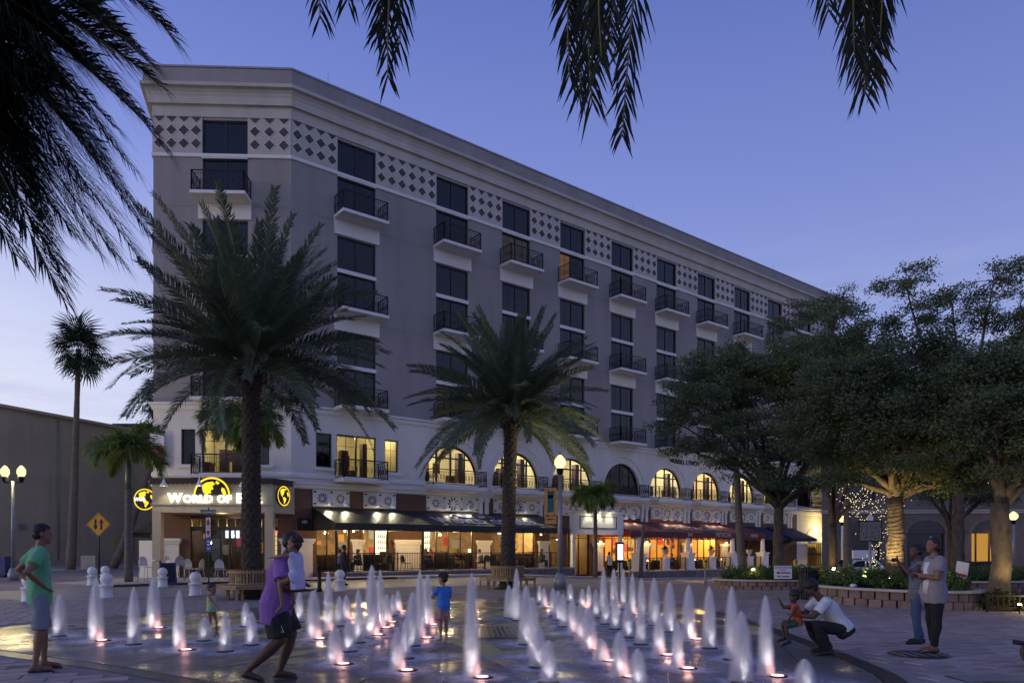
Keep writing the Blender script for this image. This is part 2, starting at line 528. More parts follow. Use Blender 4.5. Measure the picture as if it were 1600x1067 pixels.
o_ = offset_poly(basin_poly, .26); nB = len(basin_poly)
ring.add([(x, y, .008) for x, y in basin_poly] + [(x, y, .008) for x, y in o_], [(i, nB + i, nB + (i + 1) % nB, (i + 1) % nB) for i in range(nB)])
ring.build('drain_channel', M_drain, basin)
def clip(poly, axis, val, sign):
    o = []
    for i in range(len(poly)):
        a = poly[i - 1]; b = poly[i]
        da = (a[axis] - val) * sign; db = (b[axis] - val) * sign
        if (da >= 0) != (db >= 0):
            t = da / (da - db); o.append((a[0] + (b[0] - a[0]) * t, a[1] + (b[1] - a[1]) * t))
        if db >= 0: o.append(b)
    return o
inner = offset_poly(basin_poly, -.03)
ca, sa = math.cos(R(-12)), math.sin(R(-12))
inner_r = [(x * ca + y * sa, -x * sa + y * ca) for x, y in inner]
S = 1.75; gp = .011
for i in range(-10, 10):
    for j in range(0, 18):
        p = inner_r
        for ax, val, sg in ((0, i * S + gp, 1), (0, (i + 1) * S - gp, -1), (1, j * S + gp, 1), (1, (j + 1) * S - gp, -1)):
            if p: p = clip(p, ax, val, sg)
        if not p or len(p) < 3: continue
        ar = abs(sum(p[k - 1][0] * p[k][1] - p[k][0] * p[k - 1][1] for k in range(len(p)))) / 2
        if ar < .05: continue
        q = [(x * ca - y * sa, x * sa + y * ca) for x, y in p]
        MB().prism(q, .0045, .014).build('slab', M_wet, basin)
# compass star of cream mosaic let into the floor
STC = Vector((-1.75, 14.2))
for k in range(8):
    a = R(20 + 45 * k); ln = 6.9 if k % 2 == 0 else 5.2
    d = Vector((math.cos(a), math.sin(a))); s_ = Vector((-d.y, d.x))
    for sgn in (1, -1):
        tip = STC + d * ln; b0 = STC + d * 1.3; b1 = STC + d * 2.1 + s_ * .62 * sgn
        if not inside(tip, basin_poly): tip = STC + d * (ln * .8)
        pl = [b0, b1, tip] if sgn < 0 else [b0, tip, b1]
        MB().add([(p.x, p.y, .0185) for p in pl], [(0, 1, 2)]).build('mosaic_ray', M_star if sgn > 0 else M_wet, basin)
for c0, c1, r0, r1 in ((285, 330, 3.5, 4.1), (250, 268, 4.0, 4.5), (150, 185, 5.2, 5.7), (60, 120, 5.0, 5.6), (325, 352, 4.9, 5.3)):
    v = []; n = 14
    for i in range(n + 1):
        a = R(c0 + (c1 - c0) * i / n)
        for r_ in (r0, r1): v.append((STC.x + math.cos(a) * r_, STC.y + math.sin(a) * r_, .0165))
    MB().add(v, [(2 * i, 2 * i + 1, 2 * i + 3, 2 * i + 2) for i in range(n)]).build('mosaic_arc', M_star, basin)
# centre grate
gc = G(780, 988)
gr = thing('drain_grate', 'large dark barred drain grate in the middle of the fountain floor', 'grate', (gc.x, gc.y, .0195), R(4))
MB().box(-.55, .55, -.95, .95, -.012, .004).build('pit', mat('grate_pit', (.006, .006, .01), .3, var=0), gr)
for i in range(12):
    x = -.5 + i * 1.0 / 11
    MB().box(x - .008, x + .008, -.93, .93, .005, .018).build('bar', M_steel, gr)

# pavers ---------------------------------------------------------------------
PL, PW = .60, .30
pm = MB(); e = .012; g_ = .006
a, b = PL / 2 - g_, PW / 2 - g_
pm.add([(-a, -b, 0), (a, -b, 0), (a, b, 0), (-a, b, 0), (-a + e, -b + e, .014), (a - e, -b + e, .014), (a - e, b - e, .014), (-a + e, b - e, .014)],
       [(4, 5, 6, 7), (0, 1, 5, 4), (1, 2, 6, 5), (2, 3, 7, 6), (3, 0, 4, 7)])
pmesh = pm.mesh('paver', M_paver)
PA = R(24)
cp_, sp_ = math.cos(PA), math.sin(PA)
outer = offset_poly(basin_poly, .30)
cells = []
for j in range(-70, 110):
    for i in range(-60, 80):
        u = i * PL + (PL / 2 if j % 2 else 0); v = j * PW
        x, y = u * cp_ - v * sp_, u * sp_ + v * cp_
        if not (7.0 < y < 22.5): continue
        if abs(x) > .72 * y + .5: continue
        ok = True
        for dx, dy in ((-a, -b), (a, -b), (a, b), (-a, b)):
            if inside((x + dx * cp_ - dy * sp_, y + dx * sp_ + dy * cp_), outer): ok = False; break
        if ok: cells.append((x, y))
cells.sort(key=lambda c: c[1])
prng = random.Random(3)
for x, y in cells[:300]:
    o = link('paver', pmesh, ground, (x, y, .0005 + prng.uniform(-.0015, .002)), PA + prng.uniform(-.006, .006))
vv = []; ff = []
pv = np.array(pm.v); rot = np.array([[cp_, sp_, 0], [-sp_, cp_, 0], [0, 0, 1]])
pvr = pv @ rot
for k, (x, y) in enumerate(cells[300:]):
    vv.append(pvr + np.array([x, y, gz(x, y) + prng.uniform(-.001, .0025)]))
    ff.append(np.array(pm.f) + 8 * k)
o = link('paver_field', nparr_mesh('paver_field', np.concatenate(vv), np.concatenate(ff), M_paver), ground, kind='stuff')
# small fittings in the plaza floor
c = G(1436, 1024)
o = MB().lathe([(.42, 0), (.42, .006), (.36, .008)], n=28).build('manhole_cover', M_drain, loc=(c.x, c.y, .0165), label='round dark manhole cover at the feet of the standing pair at the right', cat='manhole cover')
for k in range(5):
    MB().box(-.3 + k * .15 - .02, -.3 + k * .15 + .02, -.22, .22, .0085, .012).build('rib', M_steel, o)
c = G(1570, 1062)
o = thing('floor_grate', 'long dark ribbed floor grate at the lower right corner of the plaza', 'grate', (c.x + .5, c.y, .0165), R(0))
MB().box(-1.1, 1.1, -.22, .22, 0, .006).build('tray', M_drain, o)
for k in range(9):
    MB().box(-1.08, 1.08, -.2 + k * .05 - .012, -.2 + k * .05 + .012, .0065, .012).build('bar', M_steel, o)
# ================================================================ the corner building
bld = thing('corner_building', 'six storey taupe apartment building with cream cornice, balconies and restaurants below', 'building')
def wm(o):
    M = o.matrix_basis.copy()
    while o.parent is not None:
        o = o.parent; M = o.matrix_basis @ M
    return M
class Fr:
    def __init__(s, o, th): s.o = Vector(o); s.th = th
    def put(s, name, me, x=0, y=0, z=0, parent=bld, **kw):
        p = s.w(x, y, z)
        o = link(name, me, parent, p, s.th, **kw)
        if parent is not None and parent is not bld: o.matrix_basis = wm(parent).inverted() @ o.matrix_basis
        return o
    def mb(s, name, mb_, mats, parent=bld, **kw):
        return s.put(name, mb_.mesh(name, mats), 0, 0, 0, parent, **kw)
    def w(s, x, y, z):
        c_, s_ = math.cos(s.th), math.sin(s.th)
        return Vector((s.o.x + x * c_ - y * s_, s.o.y + x * s_ + y * c_, s.o.z + z))
LF = Fr((CX, CY, 0), TH_L)       # local x along the facade to the right, y into the building
CF = Fr(C0, TH_C)
SL = 60.0
S0 = C0 - Vector((math.cos(TH_S), math.sin(TH_S), 0)) * SL
SF = Fr(S0, TH_S)
LEN = 57.6

def wall(mb, x0, x1, z0, z1, ops, dep=.28, m=0, y=0.0):
    X = sorted({x0, x1, *[v for o in ops for v in (o[0], o[1])]}); Z = sorted({z0, z1, *[v for o in ops for v in (o[2], o[3])]})
    X = [v for v in X if x0 <= v <= x1]; Z = [v for v in Z if z0 <= v <= z1]
    for i in range(len(X) - 1):
        for j in range(len(Z) - 1):
            cx_, cz_ = (X[i] + X[i + 1]) / 2, (Z[j] + Z[j + 1]) / 2
            if any(o[0] < cx_ < o[1] and o[2] < cz_ < o[3] for o in ops): continue
            mb.add([(X[i], y, Z[j]), (X[i + 1], y, Z[j]), (X[i + 1], y, Z[j + 1]), (X[i], y, Z[j + 1])], [(0, 1, 2, 3)], m)
    for a, b, c, d in ops:
        mb.add([(a, y, c), (a, y, d), (a, y + dep, d), (a, y + dep, c)], [(0, 1, 2, 3)], m)
        mb.add([(b, y, c), (b, y + dep, c), (b, y + dep, d), (b, y, d)], [(0, 1, 2, 3)], m)
        mb.add([(a, y, d), (b, y, d), (b, y + dep, d), (a, y + dep, d)], [(0, 1, 2, 3)], m)
        mb.add([(a, y, c), (a, y + dep, c), (b, y + dep, c), (b, y, c)], [(0, 1, 2, 3)], m)

bays = [3.9, 10.5] + [10.5 + 5.18 * k for k in range(1, 9)]      # 10 bays
WW = 2.42
mods = [24.72, 19.30, 13.90]
HW, HB, DR = 1.86, .22, 2.27      # window height, band, door height
ops_top = lambda cs: [(c - WW / 2, c + WW / 2, zt - HW, zt) for c in cs for zt in mods] + [(c - WW / 2, c + WW / 2, zt - HW - HB - DR, zt - HW - HB) for c in cs for zt in mods]
Z_S = 9.42                          # underside of the upper, taupe walls

# upper walls: taupe field with the cream frieze above
Z_FR = 22.9
up = MB(); wall(up, 0, LEN, Z_S, 25.2, ops_top(bays)); up_m = []
LFwall = LF.mb('wall', up, M_taupe)
cs_c = [3.82]
uc = MB(); wall(uc, 0, CL, Z_S, 25.2, ops_top(cs_c)); CF.mb('wall', uc, M_taupe)
us = MB(); wall(us, 0, SL, 0, 25.2, []); SF.mb('wall', us, M_taupe)

# frieze panels between the windows, with the dark diamond tiles
dm = MB(); hd = .265
dm.add([(0, -.03, -hd), (hd, -.03, 0), (0, -.03, hd), (-hd, -.03, 0), (0, .02, -hd), (hd, .02, 0), (0, .02, hd), (-hd, .02, 0)],
       [(0, 1, 2, 3), (0, 4, 5, 1), (1, 5, 6, 2), (2, 6, 7, 3), (3, 7, 4, 0)])
tile_me = dm.mesh('diamond_tile', M_diamond)
hm = MB(); hm.add([(-hd, -.03, 0), (0, -.03, -hd), (hd, -.03, 0), (-hd, .02, 0), (0, .02, -hd), (hd, .02, 0)], [(0, 1, 2), (0, 3, 4, 1), (1, 4, 5, 2), (2, 5, 3, 0)])
half_me = hm.mesh('diamond_tile', M_diamond)
def frieze(fr, x0, x1, ncol, off=None):
    p = MB(); p.box(x0 + .004, x1 - .004, -.045, .004, Z_FR, 24.86)
    # raised lattice grooves: cream fillets crossing between the tiles
    pan = fr.mb('frieze_panel', p, M_creamu)
    sp = (x1 - x0) / ncol
    fl = MB()
    for i in range(ncol):
        cx_ = x0 + sp * (i + .5)
        for cz_ in (24.13, 23.42):
            fr.put('diamond_tile', tile_me, cx_, -.048, cz_, pan)
            k = hd + .045
            for a_, b_ in (((0, -k), (k, 0)), ((k, 0), (0, k)), ((0, k), (-k, 0)), ((-k, 0), (0, -k))):
                fl.bar((cx_ + a_[0], -.052, cz_ + a_[1]), (cx_ + b_[0], -.052, cz_ + b_[1]), .02, .03)
        fr.put('diamond_tile', half_me, cx_, -.048, 24.845, pan)
    fr.mb('fillet', fl, M_trim, pan)
edges = [0.0] + [v for c in bays for v in (c - WW / 2, c + WW / 2)] + [LEN]
for i in range(0, len(edges), 2):
    w_ = edges[i + 1] - edges[i]
    frieze(LF, edges[i], edges[i + 1], max(1, round(w_ / .70)))
frieze(CF, 0, cs_c[0] - WW / 2, 4); frieze(CF, cs_c[0] + WW / 2, CL, 3)
fs_ = MB(); fs_.box(SL - 20, SL - .02, -.045, .004, Z_FR, 24.86); SF.mb('frieze_panel', fs_, M_creamu)

# mouldings that run right round: swept profile along side - corner - long facade
def run_profile(prof, name, m, z_off=0.0):
    """prof: list of (out, z); mitred along the three faces"""
    P = [S0, C0, Vector((CX, CY, 0)), F(LEN, 0), F(LEN, -14)]
    dirs = [(P[i + 1] - P[i]).normalized() for i in range(4)]
    nor = [Vector((d.y, -d.x, 0)) for d in dirs]
    mit = []
    for i in range(5):
        if i == 0: mit.append(nor[0])
        elif i == 4: mit.append(nor[3])
        else:
            n_ = (nor[i - 1] + nor[i]); mit.append(n_ / (n_.dot(nor[i])))
    v = []; f = []
    k = len(prof)
    for i in range(5):
        for o_, z_ in prof:
            q = P[i] + mit[i] * o_; v.append((q.x, q.y, z_ + z_off))
    for i in range(4):
        for j in range(k):
            f.append((i * k + j, i * k + (j + 1) % k, (i + 1) * k + (j + 1) % k, (i + 1) * k + j))
    f += [tuple(range(k)), tuple(4 * k + j for j in reversed(range(k)))]
    return MB().add(v, f).build(name, m, bld)
run_profile([(-.02, 22.70), (.075, 22.70), (.09, 22.74), (.09, 22.88), (-.02, 22.90)], 'frieze_band', M_trim)
run_profile([(-.3, 24.865), (.06, 24.865), (.05, 25.42), (.09, 25.47), (.24, 25.47), (.24, 25.86), (.29, 25.98), (.29, 26.04), (.40, 26.20), (.60, 26.25), (.61, 26.42), (-.3, 26.42)], 'cornice', M_creamu)
run_profile([(-.3, 26.425), (.46, 26.425), (.46, 27.26), (-.3, 27.26)], 'parapet', M_taupe)
run_profile([(-.3, 27.265), (.51, 27.265), (.51, 27.36), (-.3, 27.36)], 'coping', mat('metal_coping', (.34, .35, .38), .5, metal=.3, var=.1, scale=2))
run_profile([(-.05, 9.05), (.06, 9.05), (.10, 9.14), (.10, 9.28), (.22, 9.34), (.22, 9.44), (.04, 9.47), (-.05, 9.47)], 'string_course', M_trim)
run_profile([(-.05, 5.42), (.05, 5.42), (.10, 5.48), (.10, 5.62), (.05, 5.70), (-.05, 5.72)], 'sill_course', M_trim)
run_profile([(-.05, 4.86), (.06, 4.86), (.12, 4.94), (.12, 5.05), (.20, 5.10), (.20, 5.22), (-.05, 5.25)], 'shop_cornice', M_trim)
rf = MB(); rp = [S0, C0, Vector((CX, CY, 0)), F(LEN, 0), F(LEN, -14), F(20, -30)]
rf.add([(p.x, p.y, 27.0) for p in rp], [tuple(range(len(rp)))]); rf.build('roof', M_concrete, bld)
ew = MB(); a_, b_ = F(LEN, 0), F(LEN, -14)
ew.add([(a_.x, a_.y, -1), (b_.x, b_.y, -1), (b_.x, b_.y, 26.5), (a_.x, a_.y, 26.5)], [(0, 1, 2, 3)])
b2 = F(20, -30)
ew.add([(b_.x, b_.y, -1), (b2.x, b2.y, -1), (b2.x, b2.y, 27), (b_.x, b_.y, 27)], [(0, 1, 2, 3)])
ew.add([(b2.x, b2.y, -1), (S0.x, S0.y, -1), (S0.x, S0.y, 27), (b2.x, b2.y, 27)], [(0, 1, 2, 3)])
ew.build('rear_wall', M_taupe, bld)
for t_ in (2.0, 27, 46):
    p = F(t_, .3); MB().cyl((p.x, p.y, 27.3), (p.x, p.y, 28.0), .012, n=5).build('lightning_rod', M_steel, bld)

for zj in (20.05, 14.65):
    for a_, b_ in [(0, bays[0] - 1.45)] + [(bays[i] + 1.45, bays[i + 1] - 1.45) for i in range(9)]:
        LF.mb('control_joint', MB().box(a_, b_, -.006, -.0005, zj, zj + .022), mat('joint_sealant', (.27, .245, .22), .9, var=.1))
    CF.mb('control_joint', MB().box(0, 2.3, -.006, -.0005, zj, zj + .022), MATS['joint_sealant']); CF.mb('control_joint', MB().box(5.3, CL, -.006, -.0005, zj, zj + .022), MATS['joint_sealant'])
# windows, shared meshes ------------------------------------------------------
def window_meshes(wd, h, split=2, cross=None, name='window'):
    fm = MB(); t = .07
    fm.box(-wd / 2, -wd / 2 + t, .10, .19, 0, h); fm.box(wd / 2 - t, wd / 2, .10, .19, 0, h)
    fm.box(-wd / 2 + t, wd / 2 - t, .10, .19, 0, t); fm.box(-wd / 2 + t, wd / 2 - t, .10, .19, h - t, h)
    pw = wd / split
    for k in range(1, split):
        x = -wd / 2 + pw * k; fm.box(x - .045, x + .045, .10, .19, t, h - t)
    for k in range(split):
        x = -wd / 2 + pw * (k + .5)
        if cross:
            fm.box(x - .012, x + .012, .135, .155, t, h - t)
            for zc in cross: fm.box(-wd / 2 + pw * k + .05, -wd / 2 + pw * (k + 1) - .05, .138, .152, zc - .012, zc + .012)
    pm_ = MB(); pm_.add([(-pw / 2 + .05, 0, t), (pw / 2 - .05, 0, t), (pw / 2 - .05, 0, h - t), (-pw / 2 + .05, 0, h - t)], [(0, 1, 2, 3)])
    bm_ = MB(); bm_.add([(-pw / 2, 0, 0), (pw / 2, 0, 0), (pw / 2, 0, h), (-pw / 2, 0, h)], [(0, 1, 2, 3)])
    return fm.mesh(name, M_wframe), pm_, bm_, split, pw, h
def mk_window(fr, wm, x, z, glass=None, blinds=None, parent=bld):
    fme, pm_, bm_, split, pw, h = wm
    key = id(fme), glass.name if glass else ''
    o = fr.put('window', fme, x, 0, z, parent)
    for k in range(split):
        dx = -pw * split / 2 + pw * (k + .5)
        me = WC.setdefault((id(pm_), (glass or M_dglass).name), None) or pm_.mesh('pane', glass or M_dglass)
        WC[(id(pm_), (glass or M_dglass).name)] = me
        p = link('pane', me, o, (dx, .145, 0), 0)
        bmt = blinds[k] if blinds else WR.choice((M_blind, M_blind, M_dark, M_dark, M_bl2, M_bl3, M_bl4))
        if bmt is not None:
            me2 = WC.setdefault((id(bm_), bmt.name), None) or bm_.mesh('blind', bmt)
            WC[(id(bm_), bmt.name)] = me2
            link('blind', me2, o, (dx, .34 + .03 * k, 0), 0)
    return o
WC = {}
WR = random.Random(77)
WIN = window_meshes(WW, HW, 2, (HW * .36, HW * .68))
WINP = window_meshes(WW, HW, 2, None)
DOOR = window_meshes(WW, DR, 2, (DR * .45, DR * .8))

# balconies --------------------------------------------------------------------
BW, BD = 2.86, 1.24
bs = MB()
bs.box(-BW / 2, BW / 2, -BD, -.001, -.17, 0)
bs.box(-BW / 2 + .02, BW / 2 - .02, -.10, -.002, -1.02, -.171)
balc_me = bs.mesh('balcony', M_trim)
bs2 = MB(); bs2.box(-BW / 2, BW / 2, -BD, -.001, -.17, 0); balc2_me = bs2.mesh('balcony', M_trim)
# thin lip
def railing_mesh(bw, bd, h=1.06):
    rl = MB()
    x0, x1, y0 = -bw / 2 + .07, bw / 2 - .07, -bd + .07
    def side(p, q):
        p = Vector(p); q = Vector(q); n = max(2, int((q - p).length / .115))
        rl.bar(p + Vector((0, 0, h)), q + Vector((0, 0, h)), .05, .05)
        rl.bar(p + Vector((0, 0, .10)), q + Vector((0, 0, .10)), .035, .035)
        rl.bar(p + Vector((0, 0, h - .14)), q + Vector((0, 0, h - .14)), .022, .022)
        for i in range(n + 1):
            b = p.lerp(q, i / n)
            rl.bar(b + Vector((0, 0, .1)), b + Vector((0, 0, h - .14)), .016, .016)
            if i < n and i % 2 == 0:
                c_ = p.lerp(q, (i + 1) / n)
                rl.bar(b + Vector((0, 0, .35)), c_ + Vector((0, 0, .70)), .014, .014)
                rl.bar(c_ + Vector((0, 0, .35)), b + Vector((0, 0, .70)), .014, .014)
        for b in (p, q):
            rl.bar(b, b + Vector((0, 0, h + .03)), .05, .05)
    side((x0, 0, 0), (x0, y0, 0)); side((x0, y0, 0), (x1, y0, 0)); side((x1, y0, 0), (x1, 0, 0))
    return rl.mesh('railing', M_black)
rail_me = railing_mesh(BW, BD)
M_lamp_or = emis('orange_lit_room', (1.0, .42, .06), .55)
M_lamp_y = emis('warm_lit_room', (1.0, .66, .25), 1.0)
M_lit_dim = emis('dim_lit_room', (.8, .6, .2), .12)
bspec = {(4, 0): [M_lamp_or, M_blind], (3, 0): [M_lit_dim, M_lit_dim], (4, 1): [M_curt, M_blind], (6, 1): [M_curto, M_curto], (8, 0): [M_curt, M_curt], (1, 0): [M_curt, M_blind], (7, 0): [M_blind, M_curt], (2, 2): [M_lit_dim, M_blind], (2, 1): [M_blind, M_blind]}
wspec = {(6, 1): [M_curto, M_curto], (7, 0): [M_blind, M_curt]}
for i, c in enumerate(bays, 1):
    for k, zt in enumerate(mods):
        mk_window(LF, WINP if (i, k) in ((1, 1),) or (i + k) % 3 == 0 else WIN, c, zt - HW, blinds=wspec.get((i, k)))
        zb = zt - HW - HB - DR
        mk_window(LF, DOOR, c, zb, blinds=bspec.get((i, k)))
        lb = MB().box(-WW / 2 - .02, WW / 2 + .02, -.06, .02, 0, HB)
        LF.put('window_band', WC.setdefault('band', None) or WC.__setitem__('band', lb.mesh('window_band', M_trim)) or WC['band'], c, 0, zb + DR)
        b = LF.put('balcony', balc_me if k < 2 else balc2_me, c, 0, zb)
        link('railing', rail_me, b)
for k, zt in enumerate(mods):
    mk_window(CF, WINP, cs_c[0], zt - HW)
    zb = zt - HW - HB - DR
    mk_window(CF, DOOR, cs_c[0], zb)
    CF.put('window_band', WC['band'], cs_c[0], 0, zb + DR)
    b = CF.put('balcony', balc_me if k < 2 else balc2_me, cs_c[0], 0, zb); link('railing', rail_me, b)
    for sx in (SL - 8.6,):
        b = SF.put('balcony', balc_me, sx, 0, zb); link('railing', rail_me, b)

# arch storey ---------------------------------------------------------------------
ZA0, ZA1 = 5.25, 9.10
AR, ASP = 2.0, 6.05              # arch radius, springing height
arch_c = [c for c in bays[1:9]]
am = MB()
small_w = [(.95 + .95, 2.05), (5.95 + .62, 2.0)]
x_cur = 0.0
flat_ops = [(1.42, 2.36, 6.12, 8.02), (3.9 - 1.25, 3.9 + 1.25, 5.46, 8.05), (5.72, 6.62, 6.12, 8.02)]
first_end = arch_c[0] - 2.59
wall(am, 0, first_end, ZA0, ZA1, flat_ops, .3)
NSEG = 20
for c in arch_c:
    x0, x1 = c - 2.59, c + 2.59
    wall(am, x0, c - AR, ZA0, ZA1, []); wall(am, c + AR, x1, ZA0, ZA1, [])
    pts = [(c - AR, 5.45)] + [(c - AR * math.cos(math.pi * i / NSEG), ASP + AR * math.sin(math.pi * i / NSEG)) for i in range(NSEG + 1)] + [(c + AR, 5.45)]
    for i in range(1, len(pts) - 2):
        (xa, za), (xb, zb) = pts[i], pts[i + 1]
        am.add([(xa, 0, za), (xb, 0, zb), (xb, 0, ZA1), (xa, 0, ZA1)], [(0, 1, 2, 3)])
    am.add([(c - AR, 0, ZA0), (c + AR, 0, ZA0), (c + AR, 0, 5.45), (c - AR, 0, 5.45)], [(0, 1, 2, 3)])
    for i in range(len(pts) - 1):
        (xa, za), (xb, zb) = pts[i], pts[i + 1]
        am.add([(xa, 0, za), (xa, .4, za), (xb, .4, zb), (xb, 0, zb)], [(0, 1, 2, 3)])
last = arch_c[-1] + 2.59
wall(am, last, LEN, ZA0, ZA1, [(bays[9] - 1.2, bays[9] + 1.2, 5.46, 8.05)], .3)
LF.mb('arcade_wall', am, M_cream)
ac = MB(); wall(ac, 0, CL, ZA0, ZA1, [(cs_c[0] - 2.35, cs_c[0] - 1.6, 6.12, 8.02), (cs_c[0] - 1.25, cs_c[0] + 1.25, 5.46, 8.05), (cs_c[0] + 1.6, cs_c[0] + 2.35, 6.12, 8.02)], .3)
CF.mb('wall', ac, M_cream)
# arch mouldings and frames
mo = MB()
pr = []
for i in range(NSEG + 1):
    a = math.pi * i / NSEG
    pr.append((math.cos(a), math.sin(a)))
for r0, r1, dpt in ((2.50, 2.60, .07), (2.0, 2.09, .04)):
    for i in range(NSEG):
        (c0_, s0_), (c1_, s1_) = pr[i], pr[i + 1]
        A, B, C_, D = ((-r0 * c0_, r0 * s0_), (-r0 * c1_, r0 * s1_), (-r1 * c1_, r1 * s1_), (-r1 * c0_, r1 * s0_))
        v = [(x, -dpt, ASP + z) for x, z in (A, B, C_, D)] + [(x, .0, ASP + z) for x, z in (A, B, C_, D)]
        mo.add(v, [(0, 1, 2, 3), (4, 5, 1, 0), (7, 3, 2, 6)])
mo_me = mo.mesh('arch_moulding', M_trim)
fmA = MB()
for i in range(NSEG):
    a0, a1 = math.pi * i / NSEG, math.pi * (i + 1) / NSEG
    A = (-AR * math.cos(a0), AR * math.sin(a0)); B = (-AR * math.cos(a1), AR * math.sin(a1))
    k = (AR - .10) / AR
    v = [(A[0], .18, ASP + A[1]), (B[0], .18, ASP + B[1]), (B[0] * k, .18, ASP + B[1] * k), (A[0] * k, .18, ASP + A[1] * k)]
    v += [(x, .28, z) for x, _, z in v]
    fmA.add(v, [(0, 1, 2, 3), (3, 2, 6, 7)])
for x in (-1.05, 0, 1.05):
    fmA.box(x - .05, x + .05, .18, .28, 5.45, ASP + math.sqrt((AR - .05) ** 2 - x * x))
fmA.box(-AR, AR, .185, .275, 7.22, 7.31)
for x in (-AR + .05, AR - .05): fmA.box(x - .05, x + .05, .18, .28, 5.45, ASP)
afr_me = fmA.mesh('arch_window', M_wframe)
pa = MB()
ptsA = [(-AR + .05, 5.46)] + [(-(AR - .05) * math.cos(math.pi * i / NSEG), ASP + (AR - .05) * math.sin(math.pi * i / NSEG)) for i in range(NSEG + 1)] + [(AR - .05, 5.46)]
for seg in ((-AR, -1.05), (-1.05, 0), (0, 1.05), (1.05, AR)):
    q = clip(clip(ptsA, 0, seg[0] + .01, 1), 0, seg[1] - .01, -1)
    pm_ = MB(); pm_.add([(x, .23, z) for x, z in q][::-1], [tuple(range(len(q)))])
    WC[('ap', seg)] = pm_.mesh('pane', M_glass)
ABW = 4.1
abm = MB(); abm.box(-ABW / 2, ABW / 2, -1.0, -.001, 5.20, 5.44); abm.box(-ABW / 2 + .12, ABW / 2 - .12, -.85, -.002, 5.08, 5.199)
abal_me = abm.mesh('balcony', M_trim)
arail_me = railing_mesh(ABW, 1.0, .98)
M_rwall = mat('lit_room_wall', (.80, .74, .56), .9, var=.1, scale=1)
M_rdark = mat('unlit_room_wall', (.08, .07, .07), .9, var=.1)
def room(fr, x, hw, z0, z1, lit, dep=4.2, furniture=True, seed=0, col_=(1, .78, .36), wallm=None):
    """a shallow room behind a window; its lamp lights it from inside"""
    rr = random.Random(seed)
    rm = MB()
    y0, y1 = .42, dep
    rm.add([(x - hw, y1, z0), (x + hw, y1, z0), (x + hw, y1, z1), (x - hw, y1, z1)], [(0, 1, 2, 3)], 0)
    rm.add([(x - hw, y0, z0), (x - hw, y1, z0), (x - hw, y1, z1), (x - hw, y0, z1)], [(0, 1, 2, 3)], 0)
    rm.add([(x + hw, y0, z0), (x + hw, y0, z1), (x + hw, y1, z1), (x + hw, y1, z0)], [(0, 1, 2, 3)], 0)
    rm.add([(x - hw, y0, z1), (x - hw, y1, z1), (x + hw, y1, z1), (x + hw, y0, z1)], [(0, 1, 2, 3)], 1)
    rm.add([(x - hw, y0, z0), (x + hw, y0, z0), (x + hw, y1, z0), (x - hw, y1, z0)], [(0, 1, 2, 3)], 2)
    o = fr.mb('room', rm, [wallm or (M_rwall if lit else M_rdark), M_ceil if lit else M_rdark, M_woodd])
    if lit:
        p = fr.w(x + rr.uniform(-.5, .5), 1.7, z1 - .35)
        point('room_lamp', p, lit, col_, .15, bld)
        lm = MB(); lm.box(x - .6, x + .6, 1.6, 1.9, z1 - .09, z1 - .02); fr.mb('ceiling_light', lm, emis('room_ceiling_lamp', (1, .85, .5), 6.0), o)
    if furniture:
        fm_ = MB()
        fm_.box(x + hw * .35, x + hw * .5, .6, 1.0, z0, z0 + 2.3); fm_.box(x - hw * .95, x - hw * .6, .8, 1.5, z0, z0 + .9)
        for k in range(5):
            fx_ = x + rr.uniform(-hw * .8, hw * .8); ww_ = rr.uniform(.3, .7); hh_ = rr.uniform(.7, 1.9); dy_ = rr.uniform(1.0, 3.4)
            fm_.box(fx_ - ww_ / 2, fx_ + ww_ / 2, dy_, dy_ + .4, z0, z0 + hh_)
        for k in range(3):
            fx_ = x + rr.uniform(-hw * .8, hw * .7); fm_.box(fx_, fx_ + rr.uniform(.3, .6), y1 - .05, y1 - .01, z0 + 1.3, z0 + 2.0)
        fr.mb('furniture', fm_, M_woodd, o)
    return o
lits = [420, 420, 320, 0, 600, 480, 540, 400]
for i, c in enumerate(arch_c):
    o = LF.put('arch_window', afr_me, c)
    for seg in ((-AR, -1.05), (-1.05, 0), (0, 1.05), (1.05, AR)):
        link('pane', WC[('ap', seg)], o)
    LF.put('arch_moulding', mo_me, c)
    b = LF.put('balcony', abal_me, c); link('railing', arail_me, b, (0, 0, 5.44))
    room(LF, c, 2.45, 5.44, 8.6, lits[i], seed=i + 4, col_=(1, .84, .50) if i != 5 else (1, .70, .34))
BAYW = window_meshes(2.5, 2.59, 2, (1.2, 1.95)); SMW = window_meshes(.94, 1.90, 1, (1.3,)); SMW2 = window_meshes(.90, 1.90, 1, (1.3,)); CSW = window_meshes(.75, 1.90, 1, (1.3,))
def arch_flat(fr, c, lit, seed):
    mk_window(fr, BAYW, c, 5.46, M_glass, [None, None])
    b = fr.put('balcony', balc2_me, c, 0, 5.47); link('railing', rail_me, b)
    room(fr, c, 1.9, 5.44, 8.6, lit, seed=seed)
arch_flat(LF, 3.9, 170, 31); arch_flat(CF, cs_c[0], 120, 32); arch_flat(LF, bays[9], 0, 33)
mk_window(LF, SMW, 1.89, 6.12); mk_window(LF, SMW2, 6.17, 6.12, M_glass, [None]); room(LF, 6.4, .55, 5.44, 8.6, 40, seed=3, furniture=False)
mk_window(CF, CSW, cs_c[0] - 1.975, 6.12, M_glass, [M_blind]); mk_window(CF, CSW, cs_c[0] + 1.975, 6.12)
sills = MB()
for fr_, xs_ in ((LF, (1.89, 6.17)), (CF, (cs_c[0] - 1.975, cs_c[0] + 1.975))):
    for x in xs_:
        s_ = MB(); s_.box(x - .6, x + .6, -.10, .02, 5.92, 6.08); fr_.mb('window_sill', s_, M_trim)

